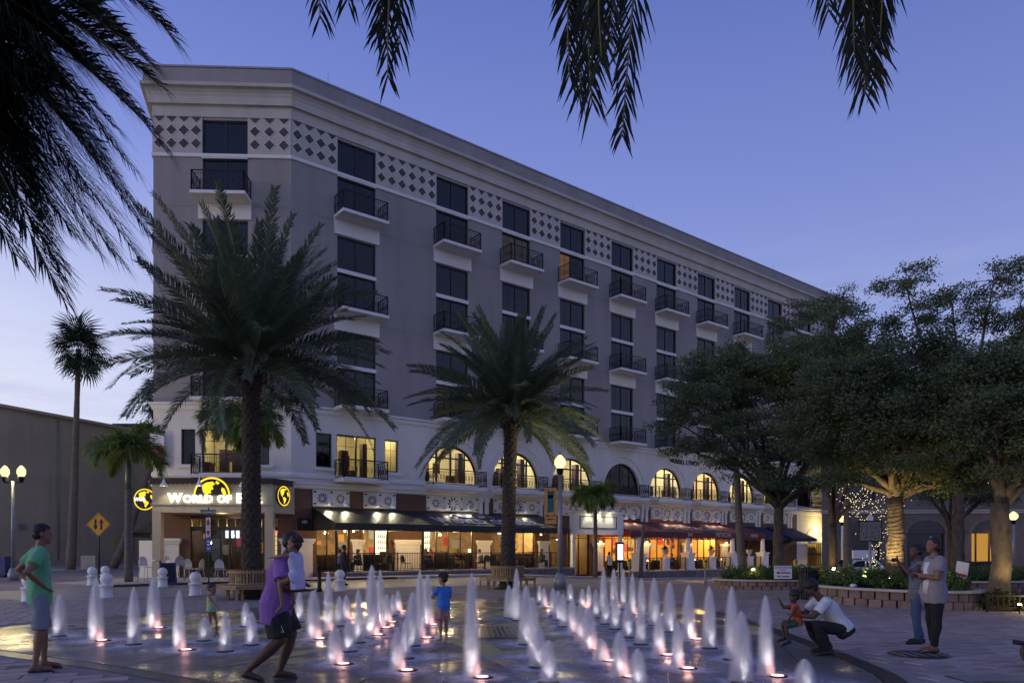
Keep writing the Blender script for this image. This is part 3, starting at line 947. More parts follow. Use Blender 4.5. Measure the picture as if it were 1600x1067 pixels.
# lettering -----------------------------------------------------------------------
def text(name, s, size, mats, parent, M, ext=.02, off=0.0, spacing=1.0, align='CENTER', sx=1.0, shear=0.0):
    cu = bpy.data.curves.new(name, 'FONT')
    cu.body = s; cu.size = size; cu.extrude = ext; cu.offset = off; cu.space_character = spacing; cu.align_x = align; cu.shear = shear
    cu.resolution_u = 3
    me = to_plain_mesh(bpy.data.objects.new(name, cu)); bpy.data.curves.remove(cu)
    me.name = name; me.materials.clear(); me.materials.append(mats)
    o = link(name, me, parent)
    o.matrix_basis = (wm(parent).inverted() @ M if parent is not None else M) @ Matrix.Diagonal((sx, 1, 1, 1))
    return o
def face_M(fr, x, y, z, tilt=90):
    return Matrix.Translation(fr.w(x, y, z)) @ Matrix.Rotation(fr.th, 4, 'Z') @ Matrix.Rotation(R(tilt), 4, 'X')
text('lettering', 'MERRILL LYNCH', .52, mat('bronze_letters', (.02, .018, .02), .5, var=0), bld, face_M(LF, 31.6, -.03, 8.52), .02, .012, align='LEFT')
# ---------------------------------------------------------------- ground floor of the building
ZG = 4.87
WPF, PPF = .28, -.10                         # patio floor levels of the two restaurants
shop_ops = [(1.45, 3.45, WPF, 3.3), (4.28, 5.95, WPF, 3.3), (8.44, 12.15, WPF, 3.3), (13.6, 17.35, WPF, 3.3), (18.7, 19.8, -.4, 3.0), (20.6, 22.6, -.4, 3.0),
            (24.2, 27.7, PPF, 3.0), (29.3, 32.9, PPF, 3.0), (34.5, 38.0, PPF, 3.0), (39.6, 42.9, -.5, 3.0), (45.2, 48.2, -.5, 3.0)]
gm = MB(); wall(gm, 0, 50.6, -1.0, ZG, shop_ops, .3); LF.mb('shop_wall', gm, M_brown)
ge = MB(); wall(ge, 50.6, LEN, -1.0, ZG, [(52.5, 55.5, -.6, 2.6)], .5); LF.mb('end_wall', ge, M_cream)
cg = MB(); wall(cg, 0, CL, -.2, ZG, [(1.95, 7.0 - .35, .02, 3.35)], .3); CF.mb('shop_wall', cg, M_brown)
# end bay: arched doorway with iron gate and steps
av = MB()
for i in range(12):
    a0, a1 = math.pi * i / 12, math.pi * (i + 1) / 12
    A = (54 - 1.6 * math.cos(a0), 2.3 + 1.1 * math.sin(a0)); B = (54 - 1.6 * math.cos(a1), 2.3 + 1.1 * math.sin(a1))
    A2 = (54 - 1.9 * math.cos(a0), 2.3 + 1.4 * math.sin(a0)); B2 = (54 - 1.9 * math.cos(a1), 2.3 + 1.4 * math.sin(a1))
    av.add([(A[0], -.08, A[1]), (B[0], -.08, B[1]), (B2[0], -.08, B2[1]), (A2[0], -.08, A2[1])], [(0, 1, 2, 3)])
    av.add([(A[0], -.08, A[1]), (A[0], .02, A[1]), (B[0], .02, B[1]), (B[0], -.08, B[1])], [(0, 1, 2, 3)])
LF.mb('arch_moulding', av, M_trim)
dv = MB()
for k in range(9): dv.box(52.5 + .36 * k - .02, 52.5 + .36 * k + .02, .2, .24, -.6, 2.6)
dv.box(52.5, 55.5, .2, .24, 1.0, 1.08); dv.box(52.5, 55.5, .3, .34, -.6, 2.6, 1)
LF.mb('shutter_door', dv, [M_woodd, mat('pale_shutter', (.55, .42, .2), .6, var=.1, scale=6)])
bx_ = MB(); bx_.box(51.7, 54.3, -.75, -.5, 2.05, 2.65)
wsg = LF.mb('hanging_sign', bx_, M_wtext, parent=None, label='blank white rounded sign board on a dark bracket by the end doorway', cat='sign')
mdf = wsg.modifiers.new('bevel', 'BEVEL'); mdf.width = .12; mdf.segments = 3
bk = MB(); bk.bar((51.2, -.62, 2.35), (51.68, -.62, 2.35), .06); bk.bar((54.32, -.62, 2.35), (54.8, -.62, 2.35), .06); LF.mb('bracket', bk, M_black, wsg)
point('doorway_lamp', LF.w(54, -1.3, 3.4), 240, (1, .8, .38), .1)
# plinths / rusticated white pilasters: each course is a block
blk = MB(); blk.box(-.5, .5, -.16, .0, 0, .30); 
def pilaster(fr, x, wd, z0, z1, dep=.16, capw=.12, courses=5):
    base = MB(); base.box(x - wd / 2 + .015, x + wd / 2 - .015, -dep + .02, -.001, z0, z1 - .22)
    o = fr.mb('pilaster', base, M_trim)
    hh = (z1 - .30 - z0) / courses
    for k in range(courses):
        c_ = MB(); c_.box(x - wd / 2, x + wd / 2, -dep, -.002, z0 + hh * k + .012, z0 + hh * (k + 1) - .012); fr.mb('block', c_, M_trim, o)
    c_ = MB(); c_.box(x - wd / 2 - capw * .5, x + wd / 2 + capw * .5, -dep - .05, -.003, z1 - .29, z1 - .16); c_.box(x - wd / 2 - capw, x + wd / 2 + capw, -dep - .1, -.004, z1 - .155, z1)
    fr.mb('cap', c_, M_trim, o)
pilaster(LF, .62, 1.1, -.1, 2.12)
pilaster(CF, CL - .28, .44, -.1, 2.12); pilaster(CF, .9, 1.0, -.1, 2.12)
pilaster(LF, 3.9, .62, WPF, 2.1); pilaster(LF, 7.2, 1.7, WPF, 2.1); pilaster(LF, 12.9, .95, WPF, 2.1); pilaster(LF, 18.05, .8, WPF - .5, 2.1)
for x in (23.4, 28.5, 33.7, 38.8): pilaster(LF, x, .9, PPF, 2.0)
for x in (12.9, 18.05, 23.4, 28.5, 33.7, 38.8, 43.9, 49.2):          # little white double columns between the panels
    for dx in (-.24, .24):
        c_ = MB(); c_.box(x + dx - .14, x + dx + .14, -.12, -.002, 3.3, 4.6); c_.box(x + dx - .19, x + dx + .19, -.17, -.003, 4.6, 4.86)
        LF.mb('column', c_, M_trim)
# solid cream panels; black petals paint the dark of flower cut-outs
def deco_panel(x0, x1, z0=3.92, z1=5.02, flowers=3):
    b_ = MB(); b_.box(x0, x1, -.10, -.002, z0, min(z1, 4.84)); o = LF.mb('ornament_panel', b_, M_cream)
    d_ = MB(); zc = (z0 + 4.84) / 2; y = -.103
    n = flowers
    for k in range(n):
        cx_ = x0 + (x1 - x0) * (k + .5) / n
        big = (n == 3 and k == 1)
        rr_ = .46 if big else .30
        for j in range(10):
            a = 2 * math.pi * j / 10
            c2_, s2_ = math.cos(a), math.sin(a)
            p0 = (cx_ + c2_ * rr_ * .3, zc + s2_ * rr_ * .3); p1 = (cx_ + c2_ * rr_, zc + s2_ * rr_)
            wv = rr_ * .15
            d_.add([(p0[0], y, p0[1]), (p0[0] * .4 + p1[0] * .6 - s2_ * wv, y, p0[1] * .4 + p1[1] * .6 + c2_ * wv), (p1[0], y, p1[1]), (p0[0] * .4 + p1[0] * .6 + s2_ * wv, y, p0[1] * .4 + p1[1] * .6 - c2_ * wv)], [(3, 2, 1, 0)])
    for k in range(n + 1):
        cx_ = min(max(x0 + (x1 - x0) * k / n, x0 + .12), x1 - .12)
        for zz in (z0 + .14, z0 + .8): d_.prism([(cx_ - .11, zz), (cx_, zz - .06), (cx_ + .11, zz), (cx_, zz + .06)], y - .01, y, 'y')
    LF.mb('cutout_shade', d_, M_blk, o)
deco_panel(1.2, 3.4, flowers=2); deco_panel(4.3, 6.4, flowers=2)
for c in arch_c: deco_panel(c - 1.95, c + 1.95)

# gooseneck lamps --------------------------------------------------------------
M_lampw = mat('white_enamel', (.75, .76, .80), .4, var=0)
M_bulb = emis('gooseneck_bulb', (1, .93, .72), 14)
gn = MB()
gn.tube([(0, 0, .42), (0, -.12, .62), (0, -.32, .66), (0, -.46, .52), (0, -.50, .36)], .022, 6)
gn.lathe([(.03, .36), (.05, .28), (.09, .16), (.17, .04), (.19, 0)], (0, -.50, 0), 12, cap=False)
gn_me = gn.mesh('gooseneck_lamp', M_lampw)
gb_me = MB().ball((0, -.5, .06), .055, 8).mesh('bulb', M_bulb)
gcount = [0]
def gooseneck(fr, x, z, where, y=0.0, power=9, tgt=(0, -1.2, -1.0)):
    gcount[0] += 1
    o = link('gooseneck_lamp', gn_me, None, fr.w(x, y, z), fr.th, label=where, cat='lamp', group='white gooseneck lamps over the awnings')
    link('bulb', gb_me, o)
    if power: point('lamp_light', (0, -.52, -.03), power * 5.0, (1, .86, .52), .05, o, 88, tgt, .7)
    if power and gcount[0] % 2: point('spill_fill', (0, -.75, -.12), 7, (1, .86, .54), .1, o)  # added fill that stands in for bounce onto the panels, no fixture
    return o
ords = ['first', 'second', 'third', 'fourth', 'fifth', 'sixth', 'seventh', 'eighth', 'ninth', 'tenth', '11th', '12th', '13th', '14th']
gx = [1.9, 2.9, 4.9, 5.9, 9.7, 10.5, 11.3, 15.0, 15.9]
for i, x in enumerate(gx): gooseneck(LF, x, 3.98, 'white gooseneck lamp over the black awning, %s from the left' % ords[i], -.08, 3 if 9 < x < 12 else (8 if x > 12 else 24), (0, -1.5, -.95))
gxp = [24.9, 25.8, 26.7, 30.3, 31.2, 32.1, 35.5, 36.4, 37.3]
for i, x in enumerate(gxp): gooseneck(LF, x, 3.82, 'white gooseneck lamp over the burgundy awning, %s from the left' % ords[i], -.08, 13, (0, -1.6, -1.0))

# awnings -------------------------------------------------------------------------
def awning(x0, x1, d, ztop, zv, zb, m, m_end=None, scallop=0.0, name='awning', label='', sag=.02):
    o = thing(name, label, 'awning', LF.w((x0 + x1) / 2, -d / 2, zb))
    base = wm(o).inverted()
    aw = MB(); n = 24; k = 5
    v = []; f = []
    for i in range(n + 1):
        x = x0 + (x1 - x0) * i / n
        for j in range(k + 1):
            t = j / k
            z = ztop + (zv - ztop) * t - sag * math.sin(math.pi * t) * (.6 + .4 * math.cos(i * 2.1))
            v.append((x, -d * t, z))
    for i in range(n):
        for j in range(k): f.append((i * (k + 1) + j, i * (k + 1) + j + 1, (i + 1) * (k + 1) + j + 1, (i + 1) * (k + 1) + j))
    aw.add(v, f, 0, True)
    LF.mb('canopy', aw, m, o)
    vl = MB(); n = int((x1 - x0) / .3); v = []; f = []
    for i in range(n * 4 + 1):
        x = x0 + (x1 - x0) * i / (n * 4)
        zz = zb - (scallop * abs(math.sin(math.pi * i / 4)) if scallop else 0)
        v += [(x, -d - .003, zv), (x, -d - .003 - .02 * math.sin(i * .9), zz)]
    for i in range(n * 4): f.append((2 * i, 2 * i + 1, 2 * i + 3, 2 * i + 2))
    vl.add(v, f)
    LF.mb('valance', vl, m, o)
    for xe in (x0, x1):
        en = MB(); en.add([(xe, 0, ztop), (xe, 0, zb), (xe, -d, zb), (xe, -d, zv)], [(0, 1, 2, 3)])
        LF.mb('end_panel', en, m_end or m, o)
    fr_ = MB()
    fr_.bar((x0, -d, zb + .03), (x1, -d, zb + .03), .04)
    nb = int((x1 - x0) / 2.2)
    for i in range(nb + 1):
        x = x0 + (x1 - x0) * i / nb
        fr_.bar((x, 0, ztop - .06), (x, -d, zv - .04), .03); fr_.bar((x, 0, zb + .05), (x, -d, zb + .05), .03)
    LF.mb('frame', fr_, M_black, o)
    return o
aw1 = awning(1.17, 17.8, 3.0, 3.86, 2.93, 2.55, M_awnb, label='long black canvas awning with white lettering over the left terrace')
for x in (1.25, 6.5, 12.2, 17.7):
    LF.mb('post', MB().box(x - .04, x + .04, -2.98, -2.90, WPF, 2.54), M_black, aw1)
slope = math.degrees(math.atan2(3.86 - 2.93, 3.0))
def awn_M(x, d, ztop, zv, frac, lift=.035):
    """matrix lying on the sloping canopy"""
    zz = ztop + (zv - ztop) * frac
    return Matrix.Translation(LF.w(x, -d * frac, zz + lift)) @ Matrix.Rotation(LF.th, 4, 'Z') @ Matrix.Rotation(math.atan2(ztop - zv, d), 4, 'X')
def smalltext(words, size, x, Mf, parent, m, off, ext=.004, small=.80, gap=.40, sx=1.0):
    for wd_ in words:
        parts = ((wd_[0], size), (wd_[1:], size * small)) if wd_ != 'OF' else ((wd_, size * small),)
        for part, s_ in parts:
            o = text('lettering', part, s_, m, parent, Mf(x), ext, off, 1.08, 'LEFT', sx)
            x += (max(v.co.x for v in o.data.vertices) + size * .06) * sx
        x += size * gap * sx
    return x
smalltext(['WORLD', 'OF', 'BEER'], 1.75, 7.9, lambda x: awn_M(x, 3.0, 3.86, 2.93, .86), aw1, M_wtext, .03, sx=.62)
# half globe outline printed above the lettering
hg = MB(); n = 20
for i in range(n):
    a0, a1 = math.pi * i / n, math.pi * (i + 1) / n
    q = [(r_ * math.cos(a), r_ * math.sin(a) * .62) for a in (a0, a1) for r_ in (1.55, 1.68)]
    hg.add([(x, y, 0) for x, y in (q[0], q[1], q[3], q[2])], [(0, 1, 2, 3)])
for pl in ([(-.9, .1), (-.3, .0), (.1, .3), (.2, .75), (-.4, .95), (-1.0, .65)], [(.5, .15), (1.0, .1), (1.05, .45), (.6, .5)]):
    hg.add([(x, y * .9, 0) for x, y in pl], [tuple(range(len(pl)))])
o = hg.build('globe_print', M_wtext, aw1); o.matrix_basis = wm(aw1).inverted() @ awn_M(11.2, 3.0, 3.86, 2.93, .45, .04)

aw2 = awning(23.7, 40.6, 3.0, 3.70, 2.82, 2.42, M_awnr, M_awno, .16, label='burgundy canvas awning with scalloped edge and cream lettering')
M_gold = mat('cream_letters', (.62, .52, .38), .7, var=0)
for s_, x, z_ in (('BAR', 30.4, .36), ('PISTACHE', 34.6, .50), ('BISTRO', 38.9, .34)):
    text('lettering', s_, z_, M_gold, aw2, face_M(LF, x, -3.03, 2.50 if s_ == 'PISTACHE' else 2.53), .004, .004, sx=.9)
text('lettering', 'PISTACHE', 1.3, M_gold, aw2, awn_M(32.4, 3.0, 3.70, 2.82, .80, .05), .004, .008, sx=1.0, shear=.35)
aw3 = awning(41.4, 44.6, 2.6, 3.6, 2.5, 2.25, M_awnn, label='small navy awning just right of the burgundy awning')
aw4 = awning(45.4, 49.6, 2.6, 3.6, 2.5, 2.25, M_awnn, label='small navy awning nearest the cream end doorway')

# shop fronts: glass, mullions, and the rooms behind ------------------------------------
def shopfront(fr, x0, x1, z0, z1, nm, transom=None, y=.15):
    o = MB(); t = .05
    o.box(x0, x1, y - .04, y + .04, z1 - .07, z1 - .001); o.box(x0, x1, y - .04, y + .04, z0 + .001, z0 + .08)
    for k in range(nm + 1):
        x = x0 + .03 + (x1 - x0 - .06) * k / nm; o.box(x - t / 2 - .01, x + t / 2 + .01, y - .041, y + .041, z0 + .081, z1 - .071)
    if transom: o.box(x0 + .06, x1 - .06, y - .039, y + .039, transom, transom + .07)
    wnd = fr.mb('shop_window', o, M_wframe)
    for k in range(nm):
        a_ = x0 + .03 + (x1 - x0 - .06) * k / nm; b_ = x0 + .03 + (x1 - x0 - .06) * (k + 1) / nm
        g = MB(); g.add([(a_, y, z0 + .05), (b_, y, z0 + .05), (b_, y, z1 - .05), (a_, y, z1 - .05)], [(0, 1, 2, 3)]); fr.mb('pane', g, M_glass, wnd)
    return wnd
for (a_, b_, z0, z1), nm in zip(shop_ops, (3, 2, 4, 4, 1, 2, 4, 4, 4, 3, 3)):
    shopfront(LF, a_, b_, z0, z1, nm, None if z1 > 3.2 else 2.3)
M_bright = emis('backlit_bar', (1.0, .84, .52), 2.4)
M_tv = emis('tv_screen', (.62, .72, 1.0), 2.2)
def interior(x0, x1, z0, z1, power, n, dep, c_, nm='restaurant_room', wm_=None):
    rm = MB()
    y0, y1 = .32, dep
    rm.add([(x0, y1, z0), (x1, y1, z0), (x1, y1, z1), (x0, y1, z1)], [(0, 1, 2, 3)], 0)
    rm.add([(x0, y0, z0), (x0, y1, z0), (x0, y1, z1), (x0, y0, z1)], [(0, 1, 2, 3)], 0)
    rm.add([(x1, y0, z0), (x1, y0, z1), (x1, y1, z1), (x1, y1, z0)], [(0, 1, 2, 3)], 0)
    rm.add([(x0, y0, z1), (x0, y1, z1), (x1, y1, z1), (x1, y0, z1)], [(0, 1, 2, 3)], 1)
    rm.add([(x0, y0, z0), (x1, y0, z0), (x1, y1, z0), (x0, y1, z0)], [(0, 1, 2, 3)], 2)
    o = LF.mb(nm, rm, [wm_ or M_wall_w, M_ceil, M_woodd])
    for k in range(n):
        x = x0 + (x1 - x0) * (k + .5) / n
        for yy in (1.6, dep * .7):
            pd = MB(); pd.cyl((x, yy, z1), (x, yy, z1 - .55), .008, n=4); pd.lathe([(.03, 0), (.13, -.16), (.14, -.2)], (x, yy, z1 - .52), 10, cap=False)
            pdo = LF.mb('pendant_lamp', pd, M_black, o)
            LF.mb('bulb', MB().ball((x, yy, z1 - .70), .06, 8), emis('pendant_bulb', (1, .7, .32), 22), pdo)
        point('pendant_light', LF.w(x, 1.8, z1 - .8), power, c_, .1, bld)
    return o
r1 = interior(1.0, 18.4, WPF, 3.55, 430, 6, 6.5, (1, .74, .36), wm_=mat('taproom_plaster', (.42, .27, .12), .9, var=.35, scale=2.5))
rr = random.Random(5)
bar = MB(); bar.box(8.0, 13.0, 4.3, 4.9, WPF, WPF + 1.1); LF.mb('bar_counter', bar, M_woodd, r1)
for x in (8.9, 10.0, 11.1, 12.2):
    fg_ = LF.mb('fridge', MB().box(x - .45, x + .45, 6.1, 6.45, WPF + .9, WPF + 2.5), M_bright, r1)
    for zs_ in (1.25, 1.65, 2.05):
        LF.mb('fridge_shelf', MB().box(x - .46, x + .46, 6.02, 6.098, WPF + zs_, WPF + zs_ + .04), M_woodd, r1)
        for bx2 in range(6): LF.mb('bottle', MB().cyl((x - .38 + bx2 * .15, 6.05, WPF + zs_ + .041), (x - .38 + bx2 * .15, 6.05, WPF + zs_ + .24), .04, .022, n=6), rr.choice([M_woodd, M_green, M_red, M_yellow]), r1)
for x, z in ((2.1, 2.5), (5.2, 2.55), (9.3, 2.75), (10.2, 2.75), (14.6, 2.6), (16.3, 2.6)):
    t_ = LF.mb('television', MB().box(x - .42, x + .42, 2.4, 2.47, z - .05, z + .42), M_black, r1)
    LF.mb('screen', MB().box(x - .38, x + .38, 2.385, 2.399, z - .01, z + .38), M_tv, t_)
for k in range(26):
    x = rr.uniform(1.6, 17.8); z = WPF + rr.uniform(.9, 2.6)
    LF.mb('picture', MB().box(x - rr.uniform(.12, .4), x + rr.uniform(.12, .4), 6.42, 6.47, z, z + rr.uniform(.2, .6)), rr.choice([M_woodd, M_red, M_curt, M_blue, M_yellow, M_bright]), r1)
lowp = MB()
for a_, b_, *_ in shop_ops[:4]: lowp.box(a_ + .05, b_ - .05, .20, .24, WPF + .05, WPF + .95)
LF.mb('low_panel', lowp, M_woodd)
r2 = interior(18.5, 23.0, -.45, 3.0, 30, 2, 4, (1, .66, .28))
r3 = interior(23.6, 39.4, PPF, 3.1, 430, 6, 5.5, (1, .62, .22), wm_=mat('ochre_plaster', (.60, .34, .10), .9, var=.15, scale=1.5))
for k in range(24):
    x = rr.uniform(24, 39); z = PPF + rr.uniform(1.1, 2.2)
    LF.mb('picture', MB().box(x - rr.uniform(.15, .45), x + rr.uniform(.15, .45), 5.42, 5.47, z, z + rr.uniform(.3, .7)), rr.choice([M_woodd, M_woodd, M_red, M_curt]), r3)
lp3 = MB()
for a_, b_, *_ in shop_ops[6:9]: lp3.box(a_ + .05, b_ - .05, .20, .24, PPF + .05, PPF + .75)
LF.mb('low_panel', lp3, M_woodd)
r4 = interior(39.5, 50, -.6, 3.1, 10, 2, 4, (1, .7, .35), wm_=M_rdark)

# patio terraces ----------------------------------------------------------------------
def terrace(x0, x1, d, zf, label_):
    mb_ = MB(); n = 20; v = []; f = []
    mb_.box(x0, x1, -d, -.005, zf - .9, zf)
    o = LF.mb('terrace', mb_, mat('terracotta_paving', (.16, .075, .055), .7, var=.25, scale=4), None, label=label_, cat='terrace')
    cap = MB(); cap.box(x0 - .04, x1 + .04, -d - .10, -d + .22, zf + .001, zf + .06); LF.mb('coping', cap, M_concrete, o)
    nblk = int((x1 - x0) / .62)
    for k in range(nblk):
        a_ = x0 + (x1 - x0) * k / nblk; b_ = x0 + (x1 - x0) * (k + 1) / nblk
        c_ = MB(); c_.box(a_ + .008, b_ - .008, -d - .055, -d - .001, zf - .9, zf - .002); LF.mb('stone', c_, M_granite, o)
    return o
ter1 = terrace(1.17, 17.9, 3.35, WPF, 'raised stone edged terrace under the black awning')
ter2 = terrace(23.6, 40.7, 3.35, PPF, 'raised stone edged terrace under the burgundy awning')
lvl = MB(); lvl.box(18.0, 23.5, -3.3, -.005, -1, -.44); LF.mb('entry_floor', lvl, M_side)
for k in range(3):
    LF.mb('step', MB().box(18.3, 23.2, -4.0 + .3 * k, -3.3, -1, -.44 + .0 - .12 * (2 - k) - .02), M_side)

def fence_run(fr, x0, x1, y, z0, h, name, label, post=1.6, dens=.11, parent=None):
    o = thing(name, label, 'railing', fr.w((x0 + x1) / 2, y, z0))
    n = max(1, round((x1 - x0) / post))
    for k in range(n + 1):
        x = x0 + (x1 - x0) * k / n
        fr.mb('post', MB().box(x - .025, x + .025, y - .025, y + .025, z0, z0 + h + .03), M_black, o)
    r_ = MB(); r_.box(x0, x1, y - .022, y + .022, z0 + h - .04, z0 + h); r_.box(x0, x1, y - .018, y + .018, z0 + .1, z0 + .13)
    fr.mb('rail', r_, M_black, o)
    b_ = MB(); m_ = int((x1 - x0) / dens)
    for k in range(1, m_):
        x = x0 + (x1 - x0) * k / m_; b_.box(x - .009, x + .009, y - .009, y + .009, z0 + .13, z0 + h - .04)
    fr.mb('balusters', b_, M_black, o, kind='stuff')
    return o
fence_run(LF, 1.6, 17.7, -3.05, WPF + .061, 1.0, 'patio_railing', 'black iron railing along the terrace under the black awning')

# Pistache columns on pedestals, urn pedestals, rails between -----------------------------
M_urn = mat('white_urn', (.6, .56, .48), .8, var=.1)
cols_x = [24.6, 30.2, 35.9, 40.2]
for k, x in enumerate(cols_x):
    o = thing('porch_column', 'white column on a square panelled pedestal at the %s awning post' % ('left end of the burgundy', 'second burgundy', 'third burgundy', 'right end of the burgundy')[k], 'column', LF.w(x, -2.95, PPF))
    pd = MB(); pd.box(x - .42, x + .42, -3.37, -2.53, PPF + .061, PPF + .2); pd.box(x - .36, x + .36, -3.31, -2.59, PPF + .2, PPF + 1.25); pd.box(x - .43, x + .43, -3.38, -2.52, PPF + 1.25, PPF + 1.36)
    LF.mb('pedestal', pd, M_white, o)
    sh = MB(); sh.lathe([(.24, 1.36), (.24, 1.44), (.19, 1.5), (.17, 2.2), (.15, 2.46), (.2, 2.5)], (x, -2.95, PPF), 14); LF.mb('shaft', sh, M_white, o)
pls = [27.4, 33.0, 38.1]
for k, x in enumerate(pls):
    o = thing('urn_pedestal', 'white pedestal with a planted urn between porch columns, %s from the left' % ords[k], 'planter', LF.w(x, -3.05, PPF))
    pd = MB(); pd.box(x - .3, x + .3, -3.35, -2.75, PPF + .061, PPF + .14); pd.box(x - .25, x + .25, -3.3, -2.8, PPF + .14, PPF + .95); pd.box(x - .3, x + .3, -3.35, -2.75, PPF + .95, PPF + 1.03)
    LF.mb('pedestal', pd, M_white, o)
    ur = MB(); ur.lathe([(.14, 1.03), (.07, 1.1), (.07, 1.16), (.2, 1.3), (.26, 1.55), (.3, 1.6)], (x, -3.05, PPF), 14); LF.mb('urn', ur, M_urn, o)
    rq = np.random.default_rng(50 + k); v = []; f = []
    for i in range(160):
        a_ = rq.uniform(0, 6.28); el = rq.uniform(.2, 1.5); ln = rq.uniform(.25, .55)
        d_ = np.array([math.cos(a_) * math.cos(el), math.sin(a_) * math.cos(el), math.sin(el)]); s_ = np.array([-math.sin(a_), math.cos(a_), 0]) * .025
        b0 = np.array([x, -3.05, PPF + 1.58]); tip = b0 + d_ * ln + np.array([0, 0, -ln * .3]); mid = b0 + d_ * ln * .6
        v += [b0, mid + s_, tip, mid - s_]; f.append((4 * i, 4 * i + 1, 4 * i + 2, 4 * i + 3))
    LF.put('foliage', nparr_mesh('foliage', np.array(v), np.array(f), leafmat('urn_leaf', (.05, .10, .03), (.02, .05, .015))), 0, 0, 0, o)
gaps = [(25.05, 27.05), (27.75, 29.75), (30.65, 32.65), (33.35, 35.45), (36.35, 37.75), (38.45, 39.75)]
for k, (a_, b_) in enumerate(gaps):
    fence_run(LF, a_, b_, -3.05, PPF + .061, .95, 'porch_railing', 'short black railing of the burgundy awning terrace, %s from the left' % ords[k], 1.2)

# wall lanterns of the second restaurant
for k, x in enumerate((23.4, 28.5, 33.7, 38.8)):
    o = thing('wall_lantern', 'glowing amber wall lantern under the burgundy awning, %s from the left' % ords[k], 'lantern', LF.w(x, -.25, 2.05))
    LF.mb('bracket', MB().box(x - .03, x + .03, -.26, -.1, 2.0, 2.06), M_black, o)
    LF.mb('cage', MB().lathe([(.02, .2), (.1, .12), (.1, .08)], (x, -.32, 2.05), 8), M_black, o)
    LF.mb('globe', MB().ball((x, -.32, 2.04), .085, 10), emis('amber_globe', (1, .55, .16), 30), o)
    point('lantern_light', LF.w(x, -.55, 2.05), 26, (1, .58, .2), .08)
for k, x in enumerate((2.0, 2.5, 13.4, 14.1, 16.5)):
    o = LF.mb('awning_bulb', MB().ball((x, -2.4 if x < 3 else -1.6, 2.5), .05, 8), emis('amber_bulb', (1, .62, .2), 26), None, label='small bare amber bulb hung under the black awning, %s from the left' % ords[k], cat='bulb', group='amber bulbs under the awning')
    LF.mb('cord', MB().cyl((x, -2.4 if x < 3 else -1.6, 2.55), (x, -2.4 if x < 3 else -1.6, 2.62 + .08), .008, n=4), M_black, o)
for x in (3.0, 7.0, 11.0, 15.0): point('awning_light', LF.w(x, -1.9, 2.5), 130, (1, .68, .32), .12)
for x in (26, 31, 36.5): point('porch_light', LF.w(x, -2.0, 2.38), 95, (1, .62, .25), .12)

# sign bay between the two awnings -------------------------------------------------------
o = thing('sign_fascia', 'white lit fascia board with framed panel between the two awnings', 'sign', LF.w(20.9, -2.4, 2.7))
LF.mb('fascia', MB().box(18.4, 23.4, -2.6, -2.35, 2.55, 4.0), M_white, o)
LF.mb('moulding', MB().box(18.3, 23.5, -2.72, -2.34, 4.002, 4.16), M_trim, o)
fm_ = MB()
for a_, b_, c_, d_ in ((19.1, 22.7, 3.75, 3.80), (19.1, 22.7, 2.95, 3.0), (19.1, 19.15, 3.0, 3.75), (22.65, 22.7, 3.0, 3.75)): fm_.box(a_, b_, -2.63, -2.601, c_, d_)
LF.mb('frame', fm_, M_blk, o)
for x in (18.6, 23.2): LF.mb('post', MB().box(x - .12, x + .12, -2.58, -2.36, -.44, 2.549), M_white, o)
for k, x in enumerate((19.9, 20.9, 21.9)): gooseneck(LF, x, 4.10, 'white gooseneck lamp on the white fascia board, %s from the left' % ords[k], -2.4, 8, (0, .1, -1.0))
mb_ = thing('menu_box', 'glowing white menu light box in a black frame on a post', 'menu board', LF.w(21.3, -3.9, -.6))
q = LF.w(21.3, -4.2, 0); zq = gz(q.x, q.y) + .115
LF.mb('post', MB().cyl((21.3, -4.2, zq), (21.3, -4.2, 1.0), .05, n=8), M_black, mb_)
LF.mb('cabinet', MB().box(20.95, 21.65, -4.26, -4.12, .62, 2.0), M_black, mb_)
LF.mb('lit_panel', MB().box(21.06, 21.54, -4.285, -4.262, .82, 1.86), emis('menu_glow', (.95, .97, 1), 2.6), mb_)

# corner entrance portal ------------------------------------------------------------------
PD = 2.1
por = thing('entrance_portal', 'tan flat topped entrance portal with brown scalloped trim at the building corner', 'portal', CF.w(3.8, -PD / 2, 0))
X0, X1 = .85, 6.95
CF.mb('fascia', MB().prism([(X0, -PD), (X1, -PD), (X1 + .55, -.7), (X1 + .55, .1), (X0, .1)], 3.42, 4.98), M_tan, por)
CF.mb('ledge', MB().prism([(X0 - .05, -PD - .06), (X1 + .02, -PD - .06), (X1 + .61, -.7), (X1 + .61, -.0), (X0 - .05, -.0)], 3.80, 3.88), M_tan, por)
n = 26; sv = MB(); v = []; f = []
pts_ = [(X0 - .1, -PD - .1 )] + [(X1 + .05, -PD - .1)]
for i in range(n * 6 + 1):
    x = X0 - .1 + (X1 + .15 - X0) * i / (n * 6); v += [(x, -PD - .1, 5.18), (x, -PD - .1, 4.86 + .07 * abs(math.sin(math.pi * i / 6)) - .02)]
for i in range(n * 6): f.append((2 * i, 2 * i + 1, 2 * i + 3, 2 * i + 2))
sv.add(v, f); sv.add([(X1 + .05, -PD - .1, 5.18), (X1 + .05, -PD - .1, 4.86), (X1 + .66, -.62, 4.86), (X1 + .66, -.62, 5.18)], [(0, 1, 2, 3)])
sv.add([(X0 - .1, -PD - .1, 5.18), (X1 + .05, -PD - .1, 5.18), (X1 + .66, -.62, 5.18), (X1 + .66, 0, 5.18), (X0 - .1, 0, 5.18)], [(0, 1, 2, 3, 4)])
sv.add([(X0 - .1, -PD - .1, 5.18), (X0 - .1, -PD - .1, 4.86), (X0 - .1, 0, 4.86), (X0 - .1, 0, 5.18)], [(3, 2, 1, 0)])
